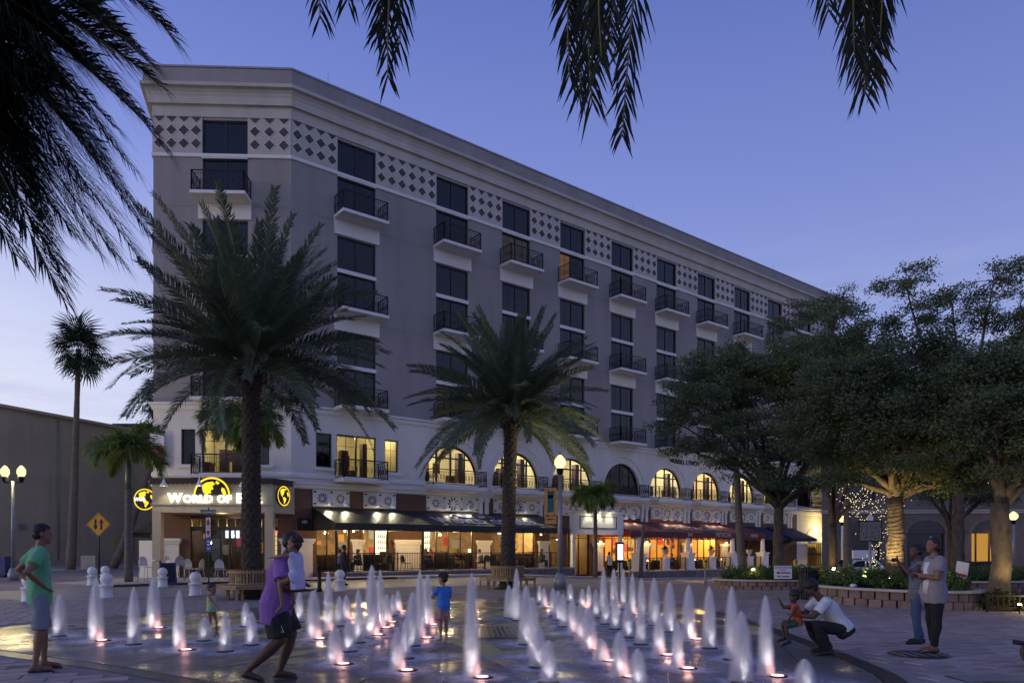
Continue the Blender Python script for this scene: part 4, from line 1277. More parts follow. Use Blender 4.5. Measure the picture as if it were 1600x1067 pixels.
CF.mb('scalloped_trim', sv, mat('dark_brown_trim', (.055, .035, .028), .7, var=.1), por)
for x in (X0, X1 - .42): CF.mb('post', MB().box(x + .002, x + .42, -PD + .01, -PD + .43, .021, 3.419), M_tan, por)
# lit channel letters and globe
M_led = emis('lit_white_letters', (1, .97, .86), 2.2)
M_ledy = emis('lit_yellow_globe', (1, .66, .03), 1.5)
Mf = lambda x: face_M(CF, x, -PD - .16, 3.93)
smalltext(['WORLD', 'OF', 'BEER'], .66, 1.72, Mf, por, M_led, .022, .045, gap=.30)
ameri = [[(-.62, .62), (-.35, .80), (.05, .86), (.20, .70), (.02, .58), (.10, .40), (-.08, .30), (-.05, .12), (-.22, .10), (-.30, -.02), (-.18, -.12), (-.30, -.10), (-.48, .12), (-.58, .32)],
         [(-.12, -.15), (.12, -.10), (.42, -.30), (.34, -.52), (.20, -.68), (.10, -.88), (.0, -.70), (.0, -.45), (-.16, -.30)],
         [(.28, .92), (.48, .78), (.36, .66), (.22, .78)], [(.62, .50), (.80, .40), (.90, .08), (.78, -.05), (.66, .12), (.58, .30)]]
def globe(parent, fr, x, z, r, y, half=False, yaw=0.0, txt=None, th=.10):
    Mx = face_M(fr, x, y, z) @ Matrix.Rotation(yaw, 4, 'Y')
    back = MB(); ring_ = MB(); land = MB(); n = 40
    lo, hi = (0, math.pi) if half else (0, 2 * math.pi)
    A = [lo + (hi - lo) * i / n for i in range(n + 1)]
    back.prism([(r * math.cos(a), r * math.sin(a)) for a in (A if half else A[:-1])], -.04, .04)
    for i in range(n):
        q = [(k_ * r * math.cos(a), k_ * r * math.sin(a)) for a in (A[i], A[i + 1]) for k_ in (1 - th, 1.0)]
        ring_.add([(a, b, .052) for a, b in (q[0], q[1], q[3], q[2])], [(0, 1, 2, 3)])
    for pl in ameri:
        P_ = clip(pl, 1, 0.0 if half else -2, 1)
        if len(P_) < 3: continue
        sc_ = .88 * r
        me_ = MB()
        land.prism([(a * sc_, b * sc_) for a, b in P_][::-1], .042, .056)
    for nm_, m_, q in (('disc', M_blk, back), ('ring', M_ledy, ring_), ('land', M_ledy, land)):
        o = q.build(nm_, m_, parent); o.matrix_basis = wm(parent).inverted() @ Mx
    if txt:
        o = text('lettering', txt, .42 * r, M_led, parent, Mx @ Matrix.Translation((-.45 * r, -.13 * r, .07)), .01, .01)
globe(por, CF, 3.9, 4.30, .92, -PD - .06, True)
sg = thing('blade_sign', 'round lit yellow globe sign hung left of the entrance portal', 'sign', CF.w(.2, -1.6, 3.3))
globe(sg, CF, .35, 4.1, .55, -1.75, txt='WOB')
CF.mb('arm', MB().bar((.35, -1.70, 4.1), (.86, -1.70, 4.1), .05), M_black, sg)
CF.mb('mount', MB().bar((.35, -1.705, 3.62), (.35, -1.705, 4.6), .04), M_black, sg)
sg2 = thing('oval_globe_sign', 'lit yellow globe sign on the angled side of the entrance portal', 'sign', CF.w(7.25, -1.4, 3.6))
globe(sg2, CF, 7.30, 4.32, .52, -1.44, yaw=math.atan2(1.4, .55))
for k, x in enumerate((1.7, 3.45, 5.6)): gooseneck(CF, x, 4.72, 'white gooseneck lamp above the corner entrance sign, %s from the left' % ords[k], -PD - .1, 6, (0, -.05, -1.0))
# storefront inside the portal
shopfront(CF, 1.95, 6.65, .02, 2.62, 6); 
tr = MB(); tr.box(1.95, 6.65, .08, .22, 2.621, 2.75); tr.box(1.95, 6.65, .08, .22, 3.2, 3.349)
for k in range(11): x = 1.97 + 4.66 * k / 10; tr.box(x - .025, x + .025, .09, .21, 2.751, 3.199)
CF.mb('transom', tr, M_wframe)
dr = MB(); dr.box(3.98, 4.06, .05, .25, .03, 2.6); dr.box(5.0, 5.08, .05, .25, .03, 2.6); dr.box(2.0, 3.9, .12, .18, .1, .55)
CF.mb('door_frame', dr, M_woodd)
text('house_number', '10', .34, M_wtext, bld, face_M(CF, 2.75, .09, 2.12), .004, .008)
text('house_number', '101', .24, M_wtext, bld, face_M(LF, .75, -.05, 2.95), .004, .004)
LF.mb('plaque', MB().box(.35, 1.1, -.045, -.001, 2.55, 3.25), M_blk)
rm = MB(); x0, x1, z0, z1, y0, y1 = 1.5, 7.2, .02, 3.5, .32, 4.5
rm.add([(x0, y1, z0), (x1, y1, z0), (x1, y1, z1), (x0, y1, z1)], [(0, 1, 2, 3)], 0)
rm.add([(x0, y0, z0), (x0, y1, z0), (x0, y1, z1), (x0, y0, z1)], [(0, 1, 2, 3)], 0)
rm.add([(x1, y0, z0), (x1, y0, z1), (x1, y1, z1), (x1, y1, z0)], [(0, 1, 2, 3)], 0)
rm.add([(x0, y0, z1), (x0, y1, z1), (x1, y1, z1), (x1, y0, z1)], [(0, 1, 2, 3)], 1)
rm.add([(x0, y0, z0), (x1, y0, z0), (x1, y1, z0), (x0, y1, z0)], [(0, 1, 2, 3)], 2)
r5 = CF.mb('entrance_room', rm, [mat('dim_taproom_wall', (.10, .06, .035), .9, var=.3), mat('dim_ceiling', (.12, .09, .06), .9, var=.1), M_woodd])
CF.mb('back_bar', MB().box(5.15, 6.95, 4.40, 4.46, .9, 2.85), emis('back_bar_glow', (1, .72, .34), .9), r5)
CF.mb('television', MB().box(2.5, 3.3, 3.9, 3.96, 2.2, 2.7), M_tv, r5)
for kx, kz in ((2.3, 1.9), (3.5, 2.3), (4.2, 2.1), (4.9, 2.4), (5.6, 2.95), (6.4, 2.95)):
    CF.mb('bulb', MB().ball((kx, 2.2, kz), .07, 8), emis('taproom_bulb', (1, .74, .36), 14), r5)
for kx, kw, kz, kc in ((2.1, .6, 1.2, M_curt), (4.15, .5, 1.3, M_yellow), (4.7, .35, 1.5, M_wtext), (2.9, .4, 1.7, M_red)):
    CF.mb('poster', MB().box(kx, kx + kw, 4.40, 4.45, kz, kz + .6), kc, r5)
for k in range(7):
    z = .9 + .28 * k
    CF.mb('shelf', MB().box(5.2, 6.9, 4.1, 4.45, z, z + .03), M_woodd, r5)
    for j in range(8):
        x = 5.3 + j * .2; CF.mb('bottle', MB().cyl((x, 4.2, z + .03), (x, 4.2, z + .22), .035, .02, n=6), rr.choice([M_curt, M_woodd, M_green, M_yellow]), r5)
CF.mb('neon', MB().box(5.6, 6.4, 1.0, 1.04, 2.45, 2.55), emis('red_neon', (1, .04, .03), 5), r5)
CF.mb('menu_poster', MB().box(3.0, 3.6, .28, .29, .9, 2.1), mat('poster_paper', (.42, .46, .30), .7, var=.2), r5)
for x in (2.6, 4.4, 6.2): point('taproom_light', CF.w(x, 2.0, 2.9), 34, (1, .74, .36), .1)
point('portal_light', CF.w(4.0, -1.0, 3.3), 22, (1, .8, .45), .15)
# for-lease board on the left edge of the corner face
fl = thing('lease_sign', 'white, red and black FOR LEASE board at the left corner of the building', 'sign', CF.w(.3, -.25, 6.0))
CF.mb('bracket', MB().box(.1, .4, -.188, -.002, 7.0, 7.08), M_black, fl)
CF.mb('white_panel', MB().box(-.08, .66, -.24, -.19, 7.05, 7.75), M_wtext, fl)
CF.mb('red_panel', MB().box(-.08, .66, -.24, -.19, 6.52, 7.049), M_red, fl)
CF.mb('black_panel', MB().box(-.08, .66, -.24, -.19, 6.02, 6.519), M_blk, fl)
text('lettering', 'R LEASE', .20, M_wtext, fl, face_M(CF, .30, -.245, 6.70), .003, .004, sx=.85)
text('lettering', '71-8000', .20, M_wtext, fl, face_M(CF, .30, -.245, 6.18), .003, .004, sx=.85)
for k in range(4): CF.mb('small_print', MB().box(0, .2 + .15 * (k % 2 + 1), -.243, -.241, 7.58 - k * .09, 7.60 - k * .09), M_blk, fl)
# side awning down the side street
sa_ = thing('side_awning', 'dark awning on the side wall left of the entrance', 'awning', SF.w(SL - 6, -1, 2.5))
s2 = MB(); s2.add([(SL - 9, 0, 3.5), (SL - 3, 0, 3.5), (SL - 3, -1.6, 2.5), (SL - 9, -1.6, 2.5)], [(0, 3, 2, 1)]); s2.add([(SL - 3, 0, 3.5), (SL - 3, 0, 2.5), (SL - 3, -1.6, 2.5)], [(0, 1, 2)]); s2.add([(SL - 9, -1.6, 2.5), (SL - 3, -1.6, 2.5), (SL - 3, -1.6, 2.25), (SL - 9, -1.6, 2.25)], [(0, 3, 2, 1)])
SF.mb('canopy', s2, M_awnb, sa_)
point('side_lamp', SF.w(SL - 4, -1.0, 3.4), 25, (1, .85, .5), .1)
# low pier seen left of the portal
CF.mb('pier', MB().box(-.55, .15, -.45, .3, 0, 2.0), M_trim)
# ================================================================ buildings around
M_grey = mat('grey_render_wall', (.50, .45, .33), .9, var=.12, scale=.25, bump=.1, bscale=20, detail=8)
wh = thing('warehouse', 'long blank grey rendered building along the left edge', 'building')
A = Vector((-44.6, 54.0, 0)); B = Vector((-36.6, 76.0, 0))
d_ = (B - A).normalized(); thw = math.atan2(d_.y, d_.x)
WF = Fr(A, thw)          # x away from the camera, y to the left (into the building)
WL = (B - A).length
body = MB(); body.box(0, WL, 0, 25, 0, 13.2)
WF.mb('wall', body, M_grey, wh)
for x in (1.5, 6.2, 9.8, 13.6, 17.2, 21):
    WF.mb('pilaster', MB().box(x, x + 1.6, -.07, -.002, 0, 12.9), M_grey, wh)
WF.mb('coping', MB().box(-.2, WL + .2, -.35, 25, 13.202, 13.45), M_grey, wh)
WF.mb('service_door', MB().box(18.0, 19.3, -.12, -.072, 0, 2.9), mat('ochre_door', (.52, .40, .16), .6, var=.1), wh)
for x in (12.2, 20.2):
    WF.mb('downpipe', MB().cyl((x, -.14, .52), (x, -.14, 13.0), .06, n=8), M_steel, wh)
for x, z in ((8.6, 3.2), (15.9, 3.4), (2.4, 9.5)):
    WF.mb('vent', MB().box(x, x + .7, -.12, -.072, z, z + .5), M_steel, wh)
WF.mb('base_plinth', MB().box(0, WL, -.14, -.075, 0, .5), M_side, wh)
dk = thing('far_brown_building', 'dark brown building far down the side street behind the palms', 'building')
q = MB(); q.box(-50, -27, 92, 110, 0, 17.2); q.build('wall', mat('dark_brown_brick', (.06, .05, .05), .9, var=.2), dk)
for i in range(6):
    for j in range(3): MB().box(-48 + i * 3.5, -46.4 + i * 3.5, 91.9, 91.99, 4 + j * 5, 6.5 + j * 5).build('window', M_dglass, dk)
bank = sheet([[(-46, 50), (-31.5, 50)], [(-38, 80), (-30, 80)]][::-1], 'sidewalk', M_side, dz=.02)


# right-hand street: stone fronted arcade far behind the trees
M_stone = mat('brown_stone_front', (.20, .165, .13), .9, var=.15, scale=.6, rand=.1)
M_shade = mat('dim_shop_glass', (.02, .02, .025), .2, var=0)
rb = thing('arcade_building', 'low brown stone building with arched doorways behind the right hand trees', 'building')
RX0, RX1, RY = 30.0, 78.0, 74.0
ops = []
for k in range(8):
    x = RX0 + 2 + k * 5.8; ops.append((x, x + 3.4, -.8, 3.0))
RF = Fr((0, RY, 0), R(-6))
mbw = MB(); wall(mbw, RX0, RX1, -1, 13.5, ops + [(RX0 + 2.3 + k * 5.8, RX0 + 4.9 + k * 5.8, z, z + 2.4) for k in range(8) for z in (6.2, 10.0)], .5)
RF.mb('wall', mbw, M_stone, rb)
RF.mb('roof', MB().box(RX0, RX1, .52, 12, 13.3, 13.6), M_stone, rb)
RF.mb('rear', MB().box(RX0, RX1, 5.5, 6, -1, 13.4), M_rdark, rb)
for k in range(8):
    x = RX0 + 2 + k * 5.8; cx_ = x + 1.7
    ar = MB(); n = 10
    for i in range(n):
        a0, a1 = math.pi * i / n, math.pi * (i + 1) / n
        pts = [(cx_ - r_ * math.cos(a), 3.0 + r_ * .75 * math.sin(a)) for a in (a0, a1) for r_ in (1.7, 2.1)]
        ar.add([(a, -.12, b) for a, b in (pts[0], pts[2], pts[3], pts[1])], [(0, 1, 2, 3)])
        ar.add([(pts[0][0], -.02, 3.0), (pts[2][0], -.02, 3.0), (pts[2][0], -.02, pts[2][1]), (pts[0][0], -.02, pts[0][1])], [(0, 1, 2, 3)], 1)
    RF.mb('arch', ar, [M_stone, M_shade], rb)
    lit = k == 2
    RF.mb('door', MB().box(x, x + 3.4, .35, .40, -.8, 3.0), emis('lit_doorway', (1, .5, .1), .5) if lit else M_shade, rb)
    for z in (6.2, 10.0): RF.mb('window', MB().box(RX0 + 2.3 + k * 5.8, RX0 + 4.9 + k * 5.8, .3, .34, z, z + 2.4), M_shade, rb)
    if lit:
        for xx in (x + .5, x + 1.7, x + 2.9): RF.mb('door_post', MB().box(xx - .08, xx + .08, .28, .34, -.8, 3.0), M_woodd, rb)
        point('doorway_light', RF.w(cx_, -.5, 2.6), 60, (1, .62, .2), .15)
for j, z in enumerate((4.9, 5.1, 8.9, 12.9)):
    RF.mb('band', MB().box(RX0 - .1, RX1 + .1, -.16, -.002, z, z + .16), M_concrete, rb)
ob = thing('far_office_building', 'tall dim building closing the street beyond the corner building', 'building')
q = MB(); q.box(27, 40, 95, 110, -1, 17); q.build('wall', mat('dim_plaster', (.14, .13, .13), .9, var=.1), ob)
for i in range(4):
    for j in range(4): MB().box(28 + i * 3, 29.8 + i * 3, 94.9, 94.99, 2 + j * 3.6, 4.2 + j * 3.6).build('window', M_shade, ob)
# ================================================================ vegetation
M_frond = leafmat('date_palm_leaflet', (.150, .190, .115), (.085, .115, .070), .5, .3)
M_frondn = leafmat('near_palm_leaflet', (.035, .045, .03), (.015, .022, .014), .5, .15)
M_frondl = leafmat('foxtail_leaflet', (.24, .31, .07), (.12, .18, .04), .5, .3)
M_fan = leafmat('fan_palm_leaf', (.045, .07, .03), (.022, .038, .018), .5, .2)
M_oak = leafmat('olive_leaf', (.135, .175, .085), (.065, .092, .045), .55, .32)
M_shrub = leafmat('shrub_leaf', (.10, .16, .045), (.045, .085, .025), .5, .25)
M_rachis = mat('palm_rachis', (.16, .15, .07), .6, var=.2, scale=4)
M_palmtrunk = mat('palm_trunk', (.080, .060, .045), .95, var=.35, scale=9, bump=.6, bscale=30)
M_smoothtr = mat('ringed_trunk', (.20, .17, .14), .9, var=.3, scale=3, stretch=(1, 1, 8), bump=.4, bscale=20)
M_bark = mat('oak_bark', (.135, .105, .078), .95, var=.35, scale=5, bump=.7, bscale=18, stretch=(1, 1, .5))

def frond_arrays(pts, leaf, n, width, rnd, vang=.5, start=.16, plume=False, sweep=.75, droop=.25, rw=.022, rach=True):
    """leaflets along a rachis polyline; returns verts, quad faces, material ids"""
    pts = np.array(pts, float)
    seg = np.linalg.norm(np.diff(pts, axis=0), axis=1); cum = np.concatenate([[0], np.cumsum(seg)]); Lt = cum[-1]
    V = []; Fc = []; Mi = []
    def at(s):
        s = min(max(s, 0), Lt - 1e-6); i = int(np.searchsorted(cum, s, 'right') - 1); i = min(i, len(seg) - 1)
        t = (s - cum[i]) / seg[i]; d = (pts[i + 1] - pts[i]) / seg[i]
        return pts[i] * (1 - t) + pts[i + 1] * t, d
    m = len(pts)
    if rach:
        for i in range(m):
            d = pts[min(i + 1, m - 1)] - pts[max(i - 1, 0)]; d /= np.linalg.norm(d)
            sd_ = np.cross(d, [0, 0, 1.0]); nl = np.linalg.norm(sd_); sd_ = sd_ / nl if nl > 1e-3 else np.array([0, 1.0, 0])
            u = np.cross(sd_, d); r = rw * (1 - .85 * i / (m - 1))
            V += [pts[i] + sd_ * r * 1.3, pts[i] + u * r, pts[i] - sd_ * r * 1.3, pts[i] - u * r]
        for i in range(m - 1):
            for k in range(4): Fc.append((i * 4 + k, i * 4 + (k + 1) % 4, (i + 1) * 4 + (k + 1) % 4, (i + 1) * 4 + k)); Mi.append(1)
    for k in range(n):
        f = start + (1 - start) * (k + .5) / n
        p, d = at(f * Lt)
        sd_ = np.cross(d, [0, 0, 1.0]); nl = np.linalg.norm(sd_); sd_ = sd_ / nl if nl > 1e-3 else np.array([0, 1.0, 0])
        u = np.cross(sd_, d)
        prof = (.55 + .45 * math.sin(math.pi * min(1, (f - start) / (1 - start) * 1.25 + .1))) * (1.0 if f < .75 else 1 - (f - .75) * 1.9)
        for sg_ in (1, -1):
            if rnd.random() < .07: continue
            ll_ = leaf * prof * rnd.uniform(.7, 1.15)
            va = vang + rnd.uniform(-.2, .2)
            if plume: va = rnd.uniform(-1.2, 1.4)
            fw = sweep + .35 * f + rnd.uniform(-.18, .18)
            dr_ = d * math.sin(min(1.45, fw)) + (sd_ * sg_ * math.cos(va) + u * math.sin(va)) * math.cos(min(1.45, fw))
            dr_ /= np.linalg.norm(dr_)
            mid = p + dr_ * ll_ * .55; tip = p + dr_ * ll_ + np.array([0, 0, -droop * ll_ * rnd.uniform(.2, 1.9)])
            wv = np.cross(dr_, u); wv = wv / max(1e-6, np.linalg.norm(wv)) * width * .5
            b = len(V)
            V += [p + wv * .5, p - wv * .5, mid - wv, mid + wv, tip]
            Fc.append((b, b + 1, b + 2, b + 3)); Mi.append(0)
            Fc.append((b + 3, b + 2, b + 4, b + 4)); Mi.append(0)
    return np.array(V), Fc, Mi
def arr_mesh(name, V, Fc, Mi, mats):
    me = bpy.data.meshes.new(name)
    me.from_pydata([tuple(v) for v in V], [], [f if f[2] != f[3] else f[:3] for f in Fc])
    for m_ in mats: me.materials.append(m_)
    me.polygons.foreach_set('material_index', Mi)
    me.update(); return me
def arc_pts(Ln, a0, bend, n=10, side=0.0):
    """rachis in the local x-z plane starting at elevation a0 and bending down by `bend` radians"""
    p = np.zeros(3); o = [p.copy()]
    for i in range(n):
        t = (i + .5) / n; a = a0 - bend * t ** 1.35
        p = p + np.array([math.cos(a), side * t, math.sin(a)]) * Ln / n; o.append(p.copy())
    return o

def date_palm(name, label, base, H, Lf, seed, nf=66, lean=(0, 0), rt=.30):
    rnd = random.Random(seed)
    o = thing(name, label, 'palm tree', base)
    # trunk with diamond leaf scars
    n, m = 26, int(H * 26)
    V = []; Fc = []
    for i in range(m + 1):
        z = H * i / m
        R0 = rt * (1.0 - .12 * z / H) * (1.18 if z > H - .7 else 1) * (1 + .25 * math.exp(-z * 2.5))
        for k in range(n):
            a = 2 * math.pi * k / n
            u = a / (2 * math.pi) * 9; v = z / .155
            ph = (v + .5 * (int(math.floor(v)) % 2) * 0)
            row = math.floor(v); fu = (u + .5 * (row % 2)) % 1.0 - .5; fv = v - row
            r = R0 + .055 * max(0, 1 - abs(fu) * 2.1) * (fv ** .7) - .012
            V.append((math.cos(a) * r + lean[0] * (z / H) ** 1.5, math.sin(a) * r + lean[1] * (z / H) ** 1.5, z))
    for i in range(m):
        for k in range(n): Fc.append((i * n + k, i * n + (k + 1) % n, (i + 1) * n + (k + 1) % n, (i + 1) * n + k))
    link('trunk', nparr_mesh('trunk', np.array(V), np.array(Fc), M_palmtrunk), o)
    key = ('date', round(Lf, 2))
    variants = []
    for k in range(7):
        e = k / 6
        pts = arc_pts(Lf * (1.0 - .08 * (k % 3)), 0.0, .38 + .62 * e + .15 * (k % 2), 10, rnd.uniform(-.08, .08))
        V2, F2, M2 = frond_arrays(pts, .68 * Lf / 4.5, 165, .032, rnd, vang=.42, droop=.20, sweep=.50, start=.10)
        variants.append(arr_mesh('frond', V2, F2, M2, [M_frond, M_rachis]))
    top = Vector((lean[0], lean[1], H))
    bm_ = MB()
    for i in range(60):
        a = i * 2.4; zz = H - .55 + .5 * i / 60
        d = Vector((math.cos(a), math.sin(a), .8)).normalized()
        b0 = Vector((lean[0], lean[1], zz)) + Vector((math.cos(a), math.sin(a), 0)) * rt * .9
        bm_.bar(b0, b0 + d * .28, .07, .03)
    bm_.build('leaf_boots', M_palmtrunk, o)
    for i in range(nf):
        f = (i + .5) / nf
        el = R(86) - (f ** 1.05) * R(95) + rnd.uniform(-.09, .09)
        az = i * 2.39996 + rnd.uniform(-.2, .2)
        vi = min(6, int(f * 6.2) + rnd.choice((0, 0, 1)))
        if el > R(55): vi = rnd.choice((0, 1))
        fo = link('frond', variants[vi], o, top + Vector((math.cos(az), math.sin(az), 0)) * .16 + Vector((0, 0, .12 * (1 - f))))
        fo.rotation_euler = (rnd.uniform(-.5, .5), -el, az)
        s_ = rnd.uniform(.88, 1.04) * (1.0 if f > .12 else .9)
        fo.scale = (s_, s_, s_)
    return o
b1 = G(376, 938); date_palm('date_palm', 'large date palm standing in the left round slatted bench', (b1.x, b1.y + .9, 0), 7.2, 5.0, 21, 92)
b2 = G(793, 920); date_palm('date_palm', 'smaller date palm standing in the middle round bench before the awnings', (b2.x, b2.y + .6, 0), 6.75, 4.4, 33, 86, (.15, 0), .28)

def foxtail(label, base, H, Lf, seed, nf=9, rt=.15, droopy=2.1, name='foxtail_palm', m=None):
    rnd = random.Random(seed)
    o = thing(name, label, 'palm tree', base)
    tr = MB(); zz = [H * .72 * i / 14 for i in range(15)]
    tr.tube([(0, 0, z) for z in zz], [rt * (1.25 - .45 * z / H + (.03 if i % 2 else 0)) for i, z in enumerate(zz)], 12); tr.build('trunk', M_smoothtr, o)
    cs = MB(); cs.tube([(0, 0, H * .72), (0, 0, H * .8), (0, 0, H)], [rt * .95, rt * .9, rt * .45], 12); cs.build('crownshaft', mat('green_crownshaft', (.12, .15, .05), .5, var=.2), o)
    var = []
    for k in range(3):
        pts = arc_pts(Lf * (1 - .08 * k), 0, droopy + .25 * k, 12, rnd.uniform(-.1, .1))
        V2, F2, M2 = frond_arrays(pts, .80 * Lf / 2.6, 150, .055, rnd, plume=True, droop=.45, sweep=.5, start=.12)
        var.append(arr_mesh('frond', V2, F2, M2, [m or M_frondl, M_rachis]))
    for i in range(nf):
        f = (i + .5) / nf
        el = R(78) - f * R(60); az = i * 2.39996 + rnd.uniform(-.3, .3)
        fo = link('frond', var[i % 3], o, (0, 0, H - .05)); fo.rotation_euler = (0, -el, az)
        s_ = rnd.uniform(.85, 1.05); fo.scale = (s_, s_, s_)
    sp = MB(); sp.tube([(0, 0, H - .1), (.05, 0, H + .8)], [.03, .006], 5); sp.build('spear', M_frondl, o)
    return o
p = G(201, 911); foxtail('drooping foxtail palm at the left kerb before the grey wall', (p.x, p.y, 0), 5.9, 2.55, 3, 10)
p = G(384, 911); foxtail('yellow green foxtail palm behind the trunk of the large date palm', (p.x, p.y, .02), 7.0, 2.7, 5, 16, droopy=1.9)
p = F(18.6, 4.6); foxtail('short bushy palm in front of the white fascia board', (p.x, p.y, gz(p.x, p.y) + .1), 5.2, 2.1, 8, 16, .13, 2.2)

def fan_palm(label, base, H, seed, lean=(0, 0), nl=44, r=1.25, name='fan_palm', rt=.17):
    rnd = random.Random(seed)
    o = thing(name, label, 'palm tree', base)
    tr = MB(); n = 18
    tr.tube([(lean[0] * (i / n) ** .8, lean[1] * (i / n), H * i / n) for i in range(n + 1)], [rt * (2.0 - 1.0 * min(1, i / n * 1.3)) + .015 * (i % 2) for i in range(n + 1)], 10); tr.build('trunk', M_smoothtr, o)
    var = []
    for k in range(3):
        V = []; Fc = []; Mi = []
        V += [(0, .015, 0), (0, -.015, 0), (1.0, -.012, .02), (1.0, .012, .02)]; Fc.append((0, 1, 2, 3)); Mi.append(1)
        ns = 26
        for i in range(ns):
            a = R(-125 + 250 * i / (ns - 1)); ln = r * (.72 + .28 * math.cos(a * .6)) * rnd.uniform(.9, 1.05)
            d = np.array([math.cos(a), math.sin(a), .10 * math.cos(3 * a)]); s_ = np.array([-math.sin(a), math.cos(a), 0])
            p0 = np.array([1.0, 0, .02]); mid = p0 + d * ln * .6; tip = p0 + d * ln + np.array([0, 0, -.38 * ln * rnd.uniform(.5, 1.2)])
            b = len(V); V += [tuple(p0), tuple(mid + s_ * .055), tuple(tip), tuple(mid - s_ * .055)]; Fc.append((b, b + 1, b + 2, b + 3)); Mi.append(0)
        var.append(arr_mesh('fan_leaf', [np.array(v) for v in V], Fc, Mi, [M_fan, M_rachis]))
    top = Vector((lean[0], lean[1], H))
    for i in range(nl):
        f = (i + .5) / nl; el = R(80) - f * R(140); az = i * 2.39996
        fo = link('fan_leaf', var[i % 3], o, top + Vector((0, 0, .2 - .5 * f))); fo.rotation_euler = (rnd.uniform(-.3, .3), -el, az)
        s_ = rnd.uniform(.65, 1.2); fo.scale = (s_, s_, s_)
    return o
fan_palm('tall slender fan palm rising beside the grey wall', (-32.4, 54, 0), 16.2, 2, (.6, 0), 34, 1.55)
fan_palm('fan palm with a leaning trunk left of the corner building', (-31.5, 58, 0), 13.0, 4, (2.6, 4), 32, 1.45)
fan_palm('fan palm far down the side street, partly behind the date palm', (-38.5, 78, 0), 17.5, 9, (1, 0), 34, 1.4)
p = G(1163, 898); fan_palm('tall palm whose bare trunk rises in front of the burgundy awning', (11.1, 35.2, gz(11, 35)), 9.8, 12, (-.6, 0), 20, .9, rt=.11)
fan_palm('palm with a straight bare trunk right of the cream end doorway', (19.6, 43, gz(19.6, 43)), 12.6, 14, (0, 0), 26, 1.2, rt=.13)

# near palms whose fronds hang into the picture
def near_palm(label, base, H, crown, targets, seed, leaf=.42, extra=10, width=.02, Lx=3.0):
    rnd = random.Random(seed)
    o = thing('overhanging_palm', label, 'palm tree', base)
    B = Vector(base)
    tr = MB(); n = 14; C_ = Vector(crown) - B
    tr.tube([(C_.x * (i / n) ** 1.4, C_.y * (i / n) ** 1.4, C_.z * i / n) for i in range(n + 1)], [.27 - .05 * i / n + .02 * (i % 2) for i in range(n + 1)], 14); tr.build('trunk', M_palmtrunk, o)
    for mid, tip, nl, lf in targets:
        a = C_; c = Vector(tip) - B; m_ = Vector(mid) - B
        pts = [tuple((1 - t) ** 2 * a + 2 * t * (1 - t) * m_ + t * t * c) for t in [i / 12 for i in range(13)]]
        V2, F2, M2 = frond_arrays(pts, lf * 1.5, int(nl * 2.1), width * .7, rnd, vang=.30, droop=.2, sweep=.72, start=.06, rw=.014)
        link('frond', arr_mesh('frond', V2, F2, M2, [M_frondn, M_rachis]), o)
    for i in range(extra):
        az = rnd.uniform(0, 6.28); el = rnd.uniform(.1, 1.2)
        d = Vector((math.cos(az) * math.cos(el), math.sin(az) * math.cos(el), math.sin(el)))
        if d.y > -.1: d.y = -abs(d.y) - .3
        pts = [tuple(C_ + d * Lx * t + Vector((0, 0, -1.3 * t * t))) for t in [i_ / 9 for i_ in range(10)]]
        V2, F2, M2 = frond_arrays(pts, leaf, 50, width, rnd, vang=.35, droop=.18, sweep=.55, start=.12, rw=.016)
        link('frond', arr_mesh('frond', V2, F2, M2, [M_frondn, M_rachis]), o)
    return o
T = []
for (mx_, my_, mz_), (tx, ty, tz), nl, lf in (
        ((60, -40, 4.6), (262, 240, 4.7), 80, .46), ((-20, 60, 4.5), (232, 425, 4.6), 84, .46), ((-60, 150, 4.3), (96, 462, 4.3), 80, .42),
        ((100, -150, 4.7), (268, 55, 4.9), 70, .42), ((0, -30, 5.2), (215, 330, 5.3), 84, .46), ((-40, 10, 4.9), (190, 300, 4.9), 84, .44), ((-60, 60, 5.3), (150, 390, 5.4), 80, .44),
        ((-90, 190, 4.2), (25, 400, 4.2), 76, .40), ((20, -60, 5.0), (246, 130, 5.1), 80, .42), ((-50, -20, 5.6), (120, 210, 5.6), 80, .46), ((-100, 40, 5.0), (60, 300, 5.0), 80, .46), ((-60, -80, 5.0), (140, 110, 5.1), 80, .46),
        ((-120, 120, 4.6), (10, 330, 4.6), 76, .42), ((-70, -120, 5.3), (90, 40, 5.3), 76, .46), ((-40, -40, 4.4), (180, 200, 4.4), 80, .42), ((-90, 0, 4.4), (70, 180, 4.4), 80, .44), ((-30, -60, 4.9), (225, 190, 4.9), 84, .46), ((-60, 30, 4.7), (130, 300, 4.7), 84, .46), ((-90, 80, 4.8), (110, 360, 4.8), 84, .46), ((-120, 20, 4.7), (40, 230, 4.7), 84, .48), ((-80, -90, 4.8), (60, 90, 4.8), 84, .48), ((-100, -40, 5.2), (30, 120, 5.2), 84, .48), ((20, -110, 5.1), (200, 60, 5.1), 80, .44), ((-130, 60, 4.9), (-10, 270, 4.9), 80, .46), ((-60, 0, 4.5), (160, 250, 4.5), 90, .48), ((-20, -30, 4.6), (200, 255, 4.6), 90, .46), ((-110, 60, 4.5), (60, 330, 4.5), 90, .48), ((-90, 120, 4.6), (90, 410, 4.6), 90, .44), ((-70, -60, 5.4), (100, 130, 5.4), 90, .5), ((-120, -20, 4.6), (20, 160, 4.6), 90, .5), ((-10, 20, 5.5), (235, 370, 5.5), 90, .48), ((-40, 90, 5.0), (180, 400, 5.0), 90, .46), ((40, -90, 4.8), (235, 100, 4.8), 90, .44)):
    T.append((W(mx_, my_, mz_), W(tx, ty, tz), nl, lf))
near_palm('dark palm fronds spreading in from the upper left corner', (-5.2, 4.6, 0), 6, W(-170, -70, 4.8), T, 40, extra=8)
T = []
